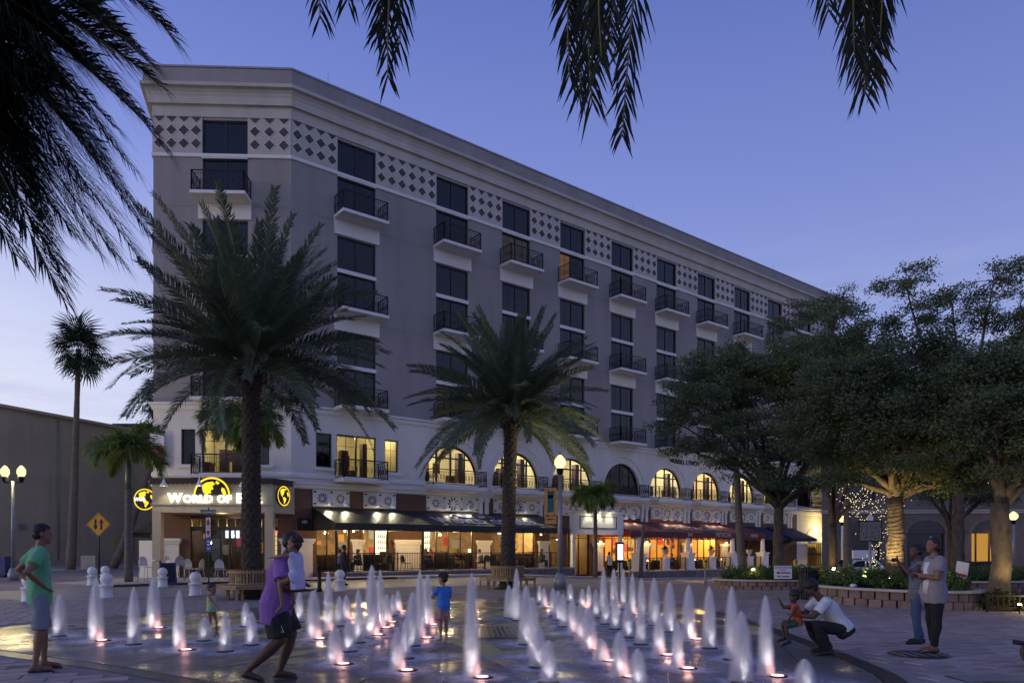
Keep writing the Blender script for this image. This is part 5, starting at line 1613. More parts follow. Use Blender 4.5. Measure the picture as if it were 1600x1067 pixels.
for (mx_, my_, mz_), (tx, ty, tz), nl, lf in (
        ((590, -330, 3.4), (606, 122, 3.9), 74, .30), ((480, -300, 3.6), (500, 30, 4.0), 66, .30), ((630, -350, 3.8), (590, 60, 4.2), 66, .30),
        ((880, -330, 3.3), (925, 165, 3.8), 80, .33), ((1010, -360, 3.5), (972, 214, 3.9), 80, .30), ((940, -300, 3.9), (905, 150, 4.2), 76, .32), ((900, -320, 3.1), (940, 90, 3.5), 70, .34),
        ((1340, -320, 3.4), (1352, 148, 3.9), 82, .36), ((1310, -300, 3.6), (1368, 120, 4.0), 76, .36), ((1260, -300, 3.5), (1295, 20, 3.8), 60, .30), ((1400, -320, 3.3), (1375, 60, 3.7), 70, .34), ((860, -300, 3.5), (890, 120, 3.9), 76, .34), ((960, -330, 3.6), (955, 60, 3.9), 70, .32), ((1320, -310, 3.2), (1335, 90, 3.6), 76, .36), ((610, -320, 3.5), (625, 70, 3.9), 66, .28), ((540, -320, 3.6), (545, 10, 4.0), 60, .28)):
    T.append((W(mx_, my_, mz_), W(tx, ty, tz), nl, lf))
near_palm('dark palm fronds hanging down over the top edge of the picture', (.9, -1.6, 0), 7, (.75, 1.0, 6.6), T, 41, extra=9, Lx=3.2)

# broad-leaved trees ------------------------------------------------------------------
def broad_tree(label, base, trunk_h, r0, lobes, seed, nclu=170, leaves=150, lmul=1.7, name='shade_tree', lean=(0, 0), limbs=7, clr=.60, lsz=.11, forks=None):
    rnd = random.Random(seed); rg = np.random.default_rng(seed)
    o = thing(name, label, 'tree', base)
    B = Vector(base)
    fork = Vector((lean[0], lean[1], trunk_h))
    tr = MB()
    n = 9
    tr.tube([Vector((lean[0] * (i / n) ** 1.5, lean[1] * (i / n) ** 1.5, trunk_h * i / n)) + Vector((rnd.uniform(-.03, .03), rnd.uniform(-.03, .03), 0)) for i in range(n + 1)],
            [r0 * (1 + .45 * math.exp(-i * .9)) * (1 - .12 * i / n) for i in range(n + 1)], 14)
    tr.build('trunk', M_bark, o)
    # cluster centres in the lobes
    cl_ = []
    vol = [l[1][0] * l[1][1] * l[1][2] for l in lobes]
    for (c, rad), v_ in zip(lobes, vol):
        k = max(3, int(nclu * v_ / sum(vol)))
        for _ in range(k):
            d = rg.normal(size=3); d /= np.linalg.norm(d); q = rg.uniform(.35, 1.0) ** .6
            cl_.append(Vector((c[0] + d[0] * rad[0] * q, c[1] + d[1] * rad[1] * q, c[2] + d[2] * rad[2] * q)) - B)
    # main limbs towards lobe centres
    br = MB(); axis = []
    tg = [Vector(c) - B for c, rad in lobes]
    while len(tg) < limbs: tg.append(rnd.choice(cl_))
    for g in tg:
        mid = fork.lerp(g, .45) + Vector((rnd.uniform(-.3, .3), rnd.uniform(-.3, .3), (g - fork).length * .16))
        pts = [(1 - t) ** 2 * fork + 2 * t * (1 - t) * mid + t * t * g for t in [i / 8 for i in range(9)]]
        pts = [p_ + Vector((rnd.uniform(-.06, .06), rnd.uniform(-.06, .06), rnd.uniform(-.05, .05))) for p_ in pts]
        pts[0] = fork - Vector((0, 0, .15))
        br.tube(pts, [r0 * .5 * (1 - .8 * i / 8) for i in range(9)], 8)
        axis += [(p_, r0 * .5 * (1 - .8 * i / 8)) for i, p_ in enumerate(pts)][2:]
    for c in cl_:
        p_, r_ = min(axis, key=lambda a: (a[0] - c).length + (0.6 if a[0].z > c.z + .5 else 0))
        mid = p_.lerp(c, .5) + Vector((rnd.uniform(-.15, .15), rnd.uniform(-.15, .15), rnd.uniform(0, .25)))
        br.tube([p_, mid, c], [min(r_ * .5, .045), .02, .006], 5, cap=False)
    br.build('branches', M_bark, o)
    # leaves
    C_ = np.array([tuple(c) for c in cl_])
    idx = np.repeat(np.arange(len(C_)), int(leaves * lmul))
    N_ = len(idx)
    off = np.clip(rg.normal(size=(N_, 3)), -1.35, 1.35) * np.array([clr, clr, clr * .42]) * rg.uniform(.5, 1.0, size=(N_, 1))
    Pn = C_[idx] + off
    d = rg.normal(size=(N_, 3)); d[:, 2] *= .55; d /= np.linalg.norm(d, axis=1, keepdims=True)
    s_ = np.cross(d, rg.normal(size=(N_, 3))); s_ /= np.linalg.norm(s_, axis=1, keepdims=True)
    ln = lsz * rg.uniform(.7, 1.3, size=(N_, 1))
    v = np.stack([Pn - d * ln * .5, Pn + s_ * ln * .27, Pn + d * ln * .5, Pn - s_ * ln * .27], 1).reshape(-1, 3)
    f = np.arange(N_ * 4).reshape(-1, 4)
    link('crown', nparr_mesh('crown', v, f, M_oak), o)
    return o
LO = lambda x, y, Z, rx, ry, rz: (tuple(W(x, y, Z)), (rx, ry, rz))
t1 = (11.0, 30.4, gz(11, 30.4) + .38)
broad_tree('shade tree in the left planter, its dark crown spreading before the arches', t1, 3.0, .21,
           [LO(1085, 635, 29.5, 1.5, 1.6, .8), LO(1120, 575, 30, 1.4, 1.6, .9), LO(1160, 600, 30, 1.6, 1.8, .9), LO(1215, 575, 30.5, 1.7, 2.0, 1.0), LO(1165, 665, 29, 1.7, 1.8, .6), LO(1270, 615, 30.5, 1.8, 2.0, 1.3), LO(1245, 690, 29.8, 1.5, 1.5, .8), LO(1050, 660, 29.5, 1.0, 1.2, .5), LO(1300, 690, 30, 1.6, 1.5, .9), LO(1100, 690, 29.5, 1.0, 1.2, .5), LO(1330, 640, 30.5, 1.5, 1.5, 1.2), LO(1140, 715, 29, 1.3, 1.2, .4), LO(1200, 725, 29, 1.2, 1.2, .4), LO(1290, 745, 29.5, 1.2, 1.2, .45), LO(1075, 610, 30, 1.1, 1.2, .6), LO(1170, 750, 29, 1.0, 1.1, .3), LO(1250, 755, 29.3, 1.2, 1.1, .35), LO(1325, 745, 29.6, 1.1, 1.1, .4), LO(1060, 700, 29.5, .8, 1.0, .35)], 61, 460, 120, clr=.40, lsz=.10)
t2 = (10.95, 21.0, .52)
broad_tree('shade tree with a fairy light wound trunk in the middle planter', t2, 2.5, .235,
           [LO(1325, 600, 20.5, 1.4, 1.5, .8), LO(1420, 565, 21, 1.5, 1.6, .9), LO(1510, 600, 20.5, 1.5, 1.6, .9), LO(1380, 665, 20, 1.5, 1.5, .7), LO(1470, 675, 20.5, 1.5, 1.4, .7), LO(1285, 660, 20.8, 1.2, 1.2, .6), LO(1560, 650, 20.5, 1.2, 1.3, .9), LO(1330, 715, 20.5, 1.0, 1.1, .4), LO(1500, 730, 20.5, 1.1, 1.1, .4), LO(1560, 720, 20.2, 1.0, 1.1, .5), LO(1410, 720, 19.6, 1.2, .9, .35), LO(1270, 700, 20.8, .9, 1.0, .4), LO(1460, 620, 19.8, 1.5, 1.2, .7), LO(1350, 640, 19.8, 1.3, 1.1, .7), LO(1310, 750, 20.5, .8, .9, .25), LO(1460, 755, 20.2, .9, .9, .25), LO(1530, 755, 20.2, .9, .9, .28)], 62, 480, 120, clr=.36, lsz=.085)
t3 = (18.2, 30.0, gz(18, 30))
broad_tree('tall lacy shade tree behind the planter, reaching above the roofline', t3, 4.0, .24,
           [LO(1310, 490, 30, 1.2, 1.6, .7), LO(1345, 530, 30, 1.3, 1.6, .8), LO(1415, 440, 30, 1.2, 1.5, .8), LO(1400, 510, 30, 1.3, 1.7, .7), LO(1490, 480, 30, 1.5, 1.8, 1.0), LO(1555, 440, 30, 1.3, 1.6, .8), LO(1400, 580, 29.5, 1.9, 1.8, .9), LO(1310, 580, 30, 1.5, 1.5, .9), LO(1520, 560, 29.5, 1.9, 1.8, 1.1), LO(1265, 545, 31, 1.1, 1.2, .7), LO(1600, 520, 30, 1.4, 1.5, 1.1), LO(1450, 640, 30, 2.2, 2, 1.0)], 63, 230, 125, clr=.36, lsz=.10)
t4 = (12.35, 18.6, .02)
broad_tree('shade tree at the right edge with a broad dark crown', t4, 2.7, .235,
           [LO(1600, 590, 18.5, 1.5, 1.5, 1.0), LO(1690, 560, 18.5, 1.7, 1.6, 1.2), LO(1555, 670, 18, 1.2, 1.2, .7), LO(1640, 690, 18.3, 1.3, 1.2, .7), LO(1760, 640, 18.5, 1.3, 1.4, .9), LO(1590, 730, 18, .9, 1.0, .35), LO(1520, 640, 18.2, 1.0, 1.0, .6), LO(1545, 580, 18.6, 1.0, 1.0, .7)], 64, 280, 120, clr=.36, lsz=.085)
t5 = (20.6, 34.5, gz(20, 34))
broad_tree('small lamp lit shade tree behind the standing pair', t5, 2.6, .2,
           [LO(1490, 730, 34, 2.0, 1.8, .7), LO(1550, 705, 34.5, 1.9, 1.8, .9), LO(1440, 705, 34, 1.6, 1.5, .7), LO(1590, 745, 34, 1.5, 1.5, .7), LO(1400, 725, 35, 1.6, 1.5, .6), LO(1470, 770, 34, 1.3, 1.3, .35), LO(1550, 775, 34, 1.3, 1.3, .35)], 65, 240, 110, clr=.48, lsz=.10)
t6 = (17.0, 39.0, gz(17, 39))
broad_tree('dark tree hung with fairy lights behind the historical marker', t6, 3.0, .22,
           [LO(1320, 700, 38.5, 2.2, 2.0, 1.1), LO(1270, 650, 39, 2.0, 2.0, 1.2), LO(1250, 565, 39, 1.8, 2.0, 1.4), LO(1240, 490, 40, 1.3, 1.5, .9), LO(1370, 660, 39, 2.2, 2, 1.2), LO(1300, 480, 41, 1.4, 1.6, 1.0), LO(1400, 740, 38.5, 1.6, 1.5, .6)], 66, 210, 120, clr=.42, lsz=.11)
t7 = (24.5, 30.0, gz(24, 30))
broad_tree('dark tree closing the right edge behind the others', t7, 3.5, .24,
           [LO(1590, 500, 30, 1.6, 1.8, 1.0), LO(1640, 580, 30, 2.0, 2.0, 1.4), LO(1700, 500, 30, 2, 2, 1.4), LO(1600, 680, 30, 1.8, 1.8, 1.0), LO(1570, 610, 31, 1.7, 1.7, 1.1), LO(1560, 740, 30, 1.4, 1.4, .5)], 67, 190, 120, clr=.40, lsz=.10)
# uplights on the trunks, fairy lights
M_fairy = emis('fairy_bulb', (1, .78, .36), 4)
def fairy(label, pts, seed, r=.022):
    V = []; Fc = []
    for k, p_ in enumerate(pts):
        b = len(V)
        V += [(p_[0] + r, p_[1], p_[2]), (p_[0] - r, p_[1], p_[2]), (p_[0], p_[1] + r, p_[2]), (p_[0], p_[1] - r, p_[2]), (p_[0], p_[1], p_[2] + r), (p_[0], p_[1], p_[2] - r)]
        for a, b_, c in ((0, 2, 4), (2, 1, 4), (1, 3, 4), (3, 0, 4), (2, 0, 5), (1, 2, 5), (3, 1, 5), (0, 3, 5)): Fc.append((b + a, b + b_, b + c))
    o = link('fairy_lights', nparr_mesh('fairy_lights', np.array(V), np.array(Fc), M_fairy), label=label, cat='string lights', kind='stuff')
    return o
rq = np.random.default_rng(9)
pts = []
for (x0_, y0_), (x1_, y1_), n_, sp_2 in (((1303, 752), (1372, 835), 85, 9), ((1330, 748), (1385, 850), 40, 10), ((1412, 742), (1372, 850), 85, 12), ((1352, 760), (1370, 800), 40, 10), ((1368, 845), (1366, 895), 60, 8)):
    for k in range(n_):
        t = rq.uniform(); pts.append(tuple(W(x0_ + (x1_ - x0_) * t + rq.normal() * sp_2, y0_ + (y1_ - y0_) * t + rq.normal() * 5, 38 + rq.normal() * .5)))
fairy('cluster of warm fairy lights in the tree behind the historical marker', pts, 1, .017)
pts = [tuple(W(1480 + 100 * rq.uniform(), 735 + 25 * rq.uniform(), 33.0)) for _ in range(36)]
fairy('sparse line of fairy lights under the crown at the far right', pts, 2, .026)
M_cordl = mat('dark_light_cord', (.02, .018, .015), .7, var=0)
sp = []
for i in range(900):
    z = .55 + 2.3 * i / 900; a = i * .155
    r_ = .235 * (1 + .45 * math.exp(-(z - .52) / 2.5 * 9 * .9)) * .97 + .012
    sp.append((t2[0] + math.cos(a) * r_, t2[1] + math.sin(a) * r_, z))
MB().tube(sp, .007, 4).build('light_cord', M_cordl, label='dark light cord wound round the uplit trunk in the middle planter', cat='cord')
for k, (x, y, z, tx, ty, tz, pw, lab) in enumerate((
        (10.35, 20.1, .56, 10.95, 21.0, 2.4, 480, 'ground spotlight at the foot of the cord wound trunk'), (10.2, 21.3, .56, 10.95, 21.0, 3.2, 330, 'ground spotlight left of the cord wound trunk in the shrubs'),
        (19.9, 33.4, gz(20, 33) + .05, 20.6, 34.5, 3.0, 700, 'ground spotlight under the small lit tree behind the standing pair'), (12.1, 17.55, .02, 12.35, 18.6, 2.4, 130, 'ground spotlight before the hedge fence at the right edge'),
        (16.3, 38.2, gz(16, 38) + .05, 17, 39, 3, 120, 'ground spotlight under the fairy light tree'))):
    o = thing('ground_spotlight', lab, 'spotlight', (x, y, z))
    MB().cyl((0, 0, 0), (0, 0, .1), .015, n=6).build('stake', M_black, o)
    MB().lathe([(.04, .1), (.06, .16), (.065, .2)], n=10).build('housing', M_black, o)
    MB().ball((0, 0, .2), .045, 8).build('lens', emis('spot_lens', (1, .75, .35), 25), o)
    point('spot_beam', (x, y, z + .3), pw, (1, .70, .26), .05, None, 80, (tx, ty, tz))

# planters ---------------------------------------------------------------------------------
M_blockr = mat('pinkish_planter_block', (.25, .17, .145), .85, var=.2, scale=4, rand=.22, bump=.2)
def shrub_mass(name, label, inside_fn, bbox, z0, h, n, seed, parent=None, m=None, size=.07):
    rg = np.random.default_rng(seed)
    P_ = []
    while len(P_) < n:
        x = rg.uniform(bbox[0], bbox[1]); y = rg.uniform(bbox[2], bbox[3])
        if inside_fn(x, y): P_.append((x, y))
    P_ = np.array(P_)
    hh = h * (.55 + .45 * np.sin(P_[:, 0] * 5.1 + seed) * np.cos(P_[:, 1] * 4.3)) + rg.uniform(-.05, .1, n)
    z = z0 + np.abs(hh) * rg.uniform(.15, 1.0, n) ** .6
    Q = np.column_stack([P_, z])
    d = rg.normal(size=(n, 3)); d[:, 2] = np.abs(d[:, 2]) * .8; d /= np.linalg.norm(d, axis=1, keepdims=True)
    s_ = np.cross(d, rg.normal(size=(n, 3))); s_ /= np.linalg.norm(s_, axis=1, keepdims=True)
    ln = size * rg.uniform(.7, 1.4, size=(n, 1))
    v = np.stack([Q - d * ln * .5, Q + s_ * ln * .3, Q + d * ln * .5, Q - s_ * ln * .3], 1).reshape(-1, 3)
    return link(name, nparr_mesh(name, v, np.arange(n * 4).reshape(-1, 4), m or M_shrub), parent, label=label, cat='shrubs', kind='stuff')
def planter(label, slabel, c, a, b, ang, h, seed, z0=0.0, nsh=9000):
    o = thing('planter', label, 'planter', (c[0], c[1], z0))
    ca_, sa_2 = math.cos(ang), math.sin(ang)
    per = 2 * math.pi * math.sqrt((a * a + b * b) / 2)
    nb = int(per / .34); rows = 2
    def E(t, k): return (math.cos(t) * (a + k) * ca_ - math.sin(t) * (b + k) * sa_2, math.cos(t) * (a + k) * sa_2 + math.sin(t) * (b + k) * ca_)
    core = MB(); n = 48
    core.prism([E(2 * math.pi * i / n, -.05) for i in range(n)], -.1, h - .06); core.build('soil', mat('planter_soil', (.04, .03, .02), .95, var=.3), o)
    hh = (h - .07) / rows
    for r_ in range(rows):
        for i in range(nb):
            t0 = 2 * math.pi * (i + .5 * r_) / nb + .01; t1_ = 2 * math.pi * (i + 1 + .5 * r_) / nb - .01
            P0, P1, P2, P3 = E(t0, 0), E(t1_, 0), E(t1_, -.14), E(t0, -.14)
            MB().prism([P0, P1, P2, P3], hh * r_ + .006 - (.1 if r_ == 0 else 0), hh * (r_ + 1) - .006).build('block', M_blockr, o)
    cap = MB(); v = []; f = []
    for i in range(n):
        t = 2 * math.pi * i / n
        for k, z in ((.07, h - .07), (.09, h - .04), (.07, h), (-.24, h), (-.24, h - .07)): v.append((*E(t, k), z))
    for i in range(n):
        for k in range(5): f.append((i * 5 + k, ((i + 1) % n) * 5 + k, ((i + 1) % n) * 5 + (k + 1) % 5, i * 5 + (k + 1) % 5))
    cap.add(v, f, 0, True); cap.build('cap', M_concrete, o)
    def ins(x, y):
        u = (x - c[0]) * ca_ + (y - c[1]) * sa_2; v_ = -(x - c[0]) * sa_2 + (y - c[1]) * ca_
        return (u / (a - .3)) ** 2 + (v_ / (b - .3)) ** 2 < 1
    m_ = max(a, b)
    shrub_mass('planter_shrubs', slabel, ins, (c[0] - m_, c[0] + m_, c[1] - m_, c[1] + m_), z0 + h - .08, .62, int(nsh * 1.3), seed)
    return o
PANG = math.atan2(-.954, .3)
planter('curved block planter behind the standing pair', 'leafy shrubs filling the planter behind the standing pair', (10.75, 21.1), 2.75, 1.65, PANG, .50, 71, 0, 14000)
planter('curved block planter holding the left shade tree', 'leafy shrubs with yellow tips in the left planter', (10.9, 30.5), 2.6, 1.9, R(15), .42, 72, gz(10.9, 30), 12000)
planter('low block planter far behind the standing pair at the right', 'shrubs in the far planter at the right', (18.2, 29.3), 3.2, 1.8, R(10), .40, 73, gz(18, 29), 10000)
planter('low block planter at the far right behind the leaning sign', 'uplit shrubs in the far right planter', (23.0, 33.5), 3.2, 1.8, R(5), .40, 74, gz(23, 33), 9000)
shrub_mass('clipped_hedge', 'yellow lit clipped hedge behind the low fence at the right edge', lambda x, y: True, (11.75, 15.5, 18.1, 19.6), .0, .55, 16000, 75, None, leafmat('hedge_leaf', (.10, .10, .02), (.05, .055, .012)), .06)
point('hedge_light', (12.7, 17.55, .32), 30, (1, .78, .3), .1)
for k, (x, y, z, pw, lab) in enumerate(((9.75, 22.3, .95, 9, 'small glowing garden lamp among the shrubs left of the cord wound trunk'), (11.2, 19.3, .95, 7, 'small glowing garden lamp at the near end of the middle planter'), (9.6, 29.3, .75, 10, 'small glowing garden lamp in the left planter shrubs'), (12.2, 29.4, .75, 10, 'small glowing garden lamp right of the left shade tree'), (22.6, 32.4, .5, 25, 'small glowing garden lamp in the far right planter'))):
    o = thing('shrub_lamp', lab, 'garden lamp', (x, y, z - .5))
    MB().cyl((0, 0, -.05), (0, 0, .44), .015, n=6).build('stake', M_black, o); MB().lathe([(.07, .53), (.02, .58)], n=10).build('cap', M_black, o)
    MB().ball((0, 0, .49), .045, 8).build('bulb', emis('garden_bulb_%d' % int(pw), (1, .76, .32), pw / (math.pi * 4 * math.pi * .045 ** 2)), o)
# ================================================================ street furniture
bo = MB(); bo.lathe([(.205, 0), (.205, .04), (.18, .06), (.18, .36), (.215, .38), (.215, .42), (.12, .43), (.11, .45)], n=20)
bol_me = bo.mesh('shaft', M_white); bs_me = MB().ball((0, 0, .605), .188, 18).mesh('ball', M_white)
for px_, py_, lab in ((45, 940, 'white ball topped bollard left of the person in green'), (144, 914.5, 'white bollard just left of the yellow two way sign'), (164.5, 912, 'white bollard behind another, at the yellow sign post'),
                      (166, 934, 'nearer white bollard of the pair at the yellow sign post'), (254, 917, 'white bollard beside the purple A frame board'), (305, 930.6, 'white bollard left of the round bench'), (531, 923.5, 'lone white bollard right of the walking person in purple')):
    p = G(px_, py_)
    o = thing('bollard', lab, 'bollard', (p.x, p.y, .012 if p.y < 22.4 else .006), 0, 'white ball topped bollards')
    link('shaft', bol_me, o); link('ball', bs_me, o)
p = G(499, 924)
o = thing('black_post', 'short black iron post at the kerb before the dark figure', 'post', (p.x, p.y, .0))
MB().lathe([(.11, 0), (.11, .1), (.075, .14), (.07, .85), (.1, .88), (.1, .93)], n=14).build('shaft', M_black, o)
MB().ball((0, 0, .97), .08, 12).build('finial', M_black, o)

# street lamps ---------------------------------------------------------------------------
def globemat(name, c, s_):
    if name in MATS: return MATS[name]
    m = emis(name, c, s_); t = m.node_tree
    tr = t.nodes.new('ShaderNodeBsdfTransparent'); mx_ = t.nodes.new('ShaderNodeMixShader'); mx_.inputs[0].default_value = .62
    em = [n for n in t.nodes if n.type == 'EMISSION'][0]; ou = [n for n in t.nodes if n.type == 'OUTPUT_MATERIAL'][0]
    t.links.new(tr.outputs[0], mx_.inputs[1]); t.links.new(em.outputs[0], mx_.inputs[2]); t.links.new(mx_.outputs[0], ou.inputs[0])
    return m
def lamp_post(label, base, H, power, mpost=None, globes=((0, 0),), banner=False, gr_=.22, col_=(1, .86, .52), name='street_lamp'):
    o = thing(name, label, 'street lamp', base)
    pm_ = mpost or M_steel
    MB().lathe([(.24, 0), (.24, .35), (.20, .42), (.17, .55), (.12, .62)], n=16).build('base', pm_, o)
    MB().tube([(0, 0, .6), (0, 0, H - .45)], [.10, .075], 14).build('shaft', pm_, o)
    if len(globes) > 1:
        MB().bar((globes[0][0], 0, H - .5), (globes[1][0], 0, H - .5), .07).build('crossarm', M_black, o)
    for gx_, gy_ in globes:
        hd_ = MB().lathe([(.06, -.5), (.12, -.42), (.14, -.26), (.17, -.22)], (gx_, gy_, H), 12).build('socket', M_black, o)
        MB().lathe([(.12, -.22), (gr_, -.05), (gr_ * .95, .12), (.10, .26), (.02, .34)], (gx_, gy_, H), 16).build('globe', globemat('lamp_globe', (1, .78, .34), 2.2), o)
        point('lamp_light', (gx_, gy_, H + .02), power, col_, .07, o)
        MB().lathe([(.05, .30), (.02, .42)], (gx_, gy_, H), 8).build('finial', M_black, o)
    if banner:
        MB().bar((-.06, 0, H - .95), (-.62, 0, H - .95), .03).build('banner_arm', M_black, o)
        MB().bar((-.06, 0, H - 2.42), (-.62, 0, H - 2.42), .03).build('banner_arm', M_black, o)
        bn = MB().box(-.60, -.14, -.008, .008, H - 2.40, H - .97).build('banner', mat('orange_banner', (.62, .33, .08), .8, var=.1, scale=3), o)
        for nm, x0_, x1_, z0_, z1_, c_ in (('teal_print', -.49, -.25, -1.95, -1.10, (.02, .16, .17)), ('pink_print', -.47, -.28, -1.40, -1.22, (.55, .10, .12)), ('navy_print', -.49, -.25, -1.18, -1.08, (.03, .03, .12)), ('purple_print', -.54, -.20, -2.12, -2.02, (.10, .04, .14)), ('red_print', -.56, -.18, -2.24, -2.18, (.45, .12, .03))):
            MB().prism([(x0_, H + z0_), (x1_, H + z0_ + .03), (x1_, H + z1_), ((x0_ + x1_) / 2, H + z1_ - .07), (x0_, H + z1_)], -.012, -.009, 'y').build(nm, mat(nm, c_, .8, var=.1), bn)
    return o
p = G(875, 919); lamp_post('lit globe street lamp with an orange banner in the middle of the plaza edge', (p.x, p.y, gz(p.x, p.y)), 4.95, 330, banner=True)
lamp_post('twin lantern street lamp at the far left edge', (-24.4, 36, 0), 5.3, 760, globes=((-.4, 0), (.4, 0)), gr_=.20, col_=(1, .80, .38))
lamp_post('small lit street lamp on a pale post right of the cream doorway', (25.8, 57.5, gz(26, 57)), 4.6, 330, M_white, gr_=.28)
lamp_post('bright street lamp shining through the tree at the right edge', (31.0, 45.5, gz(31, 45)), 4.0, 330, gr_=.26)

# round benches -----------------------------------------------------------------------------
M_benchl = mat('bench_edge_paint', (.5, .46, .36), .6, var=.15)
def round_bench(label, base, Rs=1.28, rb=.62, rt_=.66, sides=8):
    o = thing('tree_bench', label, 'bench', base)
    n = 44
    for i in range(n):
        a = 2 * math.pi * i / n
        p0 = Vector((math.cos(a) * rb, math.sin(a) * rb, .44)); p1 = Vector((math.cos(a) * rt_, math.sin(a) * rt_, .90))
        d = p1 - p0; M_ = Matrix.Translation((p0 + p1) / 2) @ Matrix.Rotation(a, 4, 'Z') @ Matrix.Rotation(math.atan2(rt_ - rb, .46), 4, 'Y')
        MB().obox(M_, .022, .058, .46).build('back_slat', M_wood, o)
    rg_ = MB()
    for r0_, r1_, z0_, z1_ in ((rt_ + .012, rt_ + .045, .80, .86), (rb + .012, rb + .045, .46, .50)):
        v = []; f = []; k_ = 32
        for i in range(k_):
            a = 2 * math.pi * i / k_
            for r_, z_ in ((r0_, z0_), (r1_, z0_), (r1_, z1_), (r0_, z1_)): v.append((math.cos(a) * r_, math.sin(a) * r_, z_))
        for i in range(k_):
            for j in range(4): f.append((i * 4 + j, i * 4 + (j + 1) % 4, ((i + 1) % k_) * 4 + (j + 1) % 4, ((i + 1) % k_) * 4 + j))
        rg_.add(v, f)
    rg_.build('back_hoop', M_wood, o)
    for s_ in range(sides):
        a0 = 2 * math.pi * s_ / sides; a1 = 2 * math.pi * (s_ + 1) / sides
        for j in range(5):
            r0_ = rb + .06 + (Rs - rb - .06) * j / 5; r1_ = rb + .06 + (Rs - rb - .06) * (j + 1) / 5 - .014
            pl = [(math.cos(a0) * r0_, math.sin(a0) * r0_), (math.cos(a0) * r1_, math.sin(a0) * r1_), (math.cos(a1) * r1_, math.sin(a1) * r1_), (math.cos(a1) * r0_, math.sin(a1) * r0_)]
            MB().prism(pl, .415, .445).build('seat_plank', M_wood, o)
        P0 = Vector((math.cos(a0) * (Rs - .04), math.sin(a0) * (Rs - .04), .37)); P1 = Vector((math.cos(a1) * (Rs - .04), math.sin(a1) * (Rs - .04), .37))
        MB().bar(P0, P1, .03, .085).build('apron', M_wood, o)
        for r_ in (Rs - .08, rb + .12):
            MB().bar((math.cos(a0) * r_, math.sin(a0) * r_, .0), (math.cos(a0) * r_, math.sin(a0) * r_, .414), .07, .07).build('leg', M_wood, o)
    MB().lathe([(rb - .1, 0), (rb - .1, .06)], n=24).build('tree_pit', M_drain, o)
    return o
round_bench('round slatted wooden bench around the large date palm', (b1.x, b1.y + .9, .013))
round_bench('round slatted wooden bench around the smaller middle date palm', (b2.x, b2.y + .6, gz(b2.x, b2.y)), 1.15)

# signs --------------------------------------------------------------------------------------
p = G(155, 911)
o = thing('two_way_sign', 'yellow diamond two way traffic sign on a thin dark post', 'traffic sign', (p.x, p.y, .0))
MB().cyl((0, 0, 0), (0, 0, 3.1), .035, n=8).build('post', M_black, o)
zc = 1.56 + (857 - 819) * p.y / 1150
MB().prism([(0, zc - .54), (.54, zc), (0, zc + .54), (-.54, zc)], -.06, -.04, 'y').build('plate', M_yellow, o)
bd = MB()
for k in range(4):
    q = [(0, -.54), (.54, 0), (0, .54), (-.54, 0)]
    a, b = q[k], q[(k + 1) % 4]; s1, s2 = .93, .90
    bd.add([(a[0] * s1, -.063, zc + a[1] * s1), (b[0] * s1, -.063, zc + b[1] * s1), (b[0] * s2, -.063, zc + b[1] * s2), (a[0] * s2, -.063, zc + a[1] * s2)], [(0, 1, 2, 3)])
bd.build('border', M_blk, o)
for sx, up_ in ((-.13, -1), (.13, 1)):
    ar = MB(); ar.prism([(sx - .045, zc - .24 * up_), (sx + .045, zc - .24 * up_), (sx + .045, zc + .06 * up_), (sx - .045, zc + .06 * up_)], -.066, -.0635, 'y')
    ar.prism([(sx - .11, zc + .06 * up_), (sx + .11, zc + .06 * up_), (sx, zc + .26 * up_)], -.066, -.0635, 'y'); ar.build('arrow', M_blk, o)
p = G(326, 918)
o = thing('street_sign_post', 'slim post with green street name plate, red and white sign and blue sign', 'sign post', (p.x, p.y, .015))
MB().cyl((0, 0, 0), (0, 0, 3.2), .03, n=8).build('post', M_green, o)
ps = p.y / 1150
zz = lambda y: 1.56 + (857 - y) * ps
nb_ = MB().box(-.33, .31, -.04, -.02, zz(803), zz(797)).build('name_plate', M_green, o)
text('lettering', 'N CLEMATIS', .115, M_wtext, nb_, Matrix.Translation((p.x - .01, p.y - .042, zz(802.2) + .015)) @ Matrix.Rotation(R(90), 4, 'X'), .001, .002)
pl_ = MB().box(-.09, .09, -.05, -.035, zz(839), zz(809)).build('red_white_plate', M_wtext, o)
MB().prism([(-.06, zz(821)), (.06, zz(821)), (.06, zz(815)), (0, zz(810)), (-.06, zz(815))], -.054, -.0505, 'y').build('red_print', M_red, pl_)
MB().prism([(-.06, zz(829)), (.06, zz(829)), (.06, zz(833)), (0, zz(838)), (-.06, zz(833))], -.054, -.0505, 'y').build('red_print', M_red, pl_)
for yy in (823, 825.5): MB().box(-.05, .05, -.053, -.0505, zz(yy + 1), zz(yy)).build('red_print', M_red, pl_)
pb_ = MB().box(-.08, .10, -.05, -.035, zz(862), zz(840.5)).build('blue_plate', M_blue, o)
for yy in (845, 850, 856): MB().box(-.04, .06, -.053, -.0505, zz(yy + 2.2), zz(yy)).build('white_print', M_wtext, pb_)
p = G(262, 915)
o = thing('sandwich_board', 'purple edged black A frame board on the corner pavement', 'sign', (p.x, p.y, .022), R(35))
for sg_, nm in ((-1, 'front_leaf'), (1, 'rear_leaf')):
    M_ = Matrix.Translation((0, sg_ * .17, .48)) @ Matrix.Rotation(R(18) * sg_, 4, 'X')
    MB().obox(M_, .62, .03, .98).build(nm, mat('purple_frame', (.06, .03, .16), .6, var=.1), o)
    MB().obox(M_ @ Matrix.Translation((0, sg_ * .018, .03)), .50, .006, .80).build('chalk_face', M_blk, o)

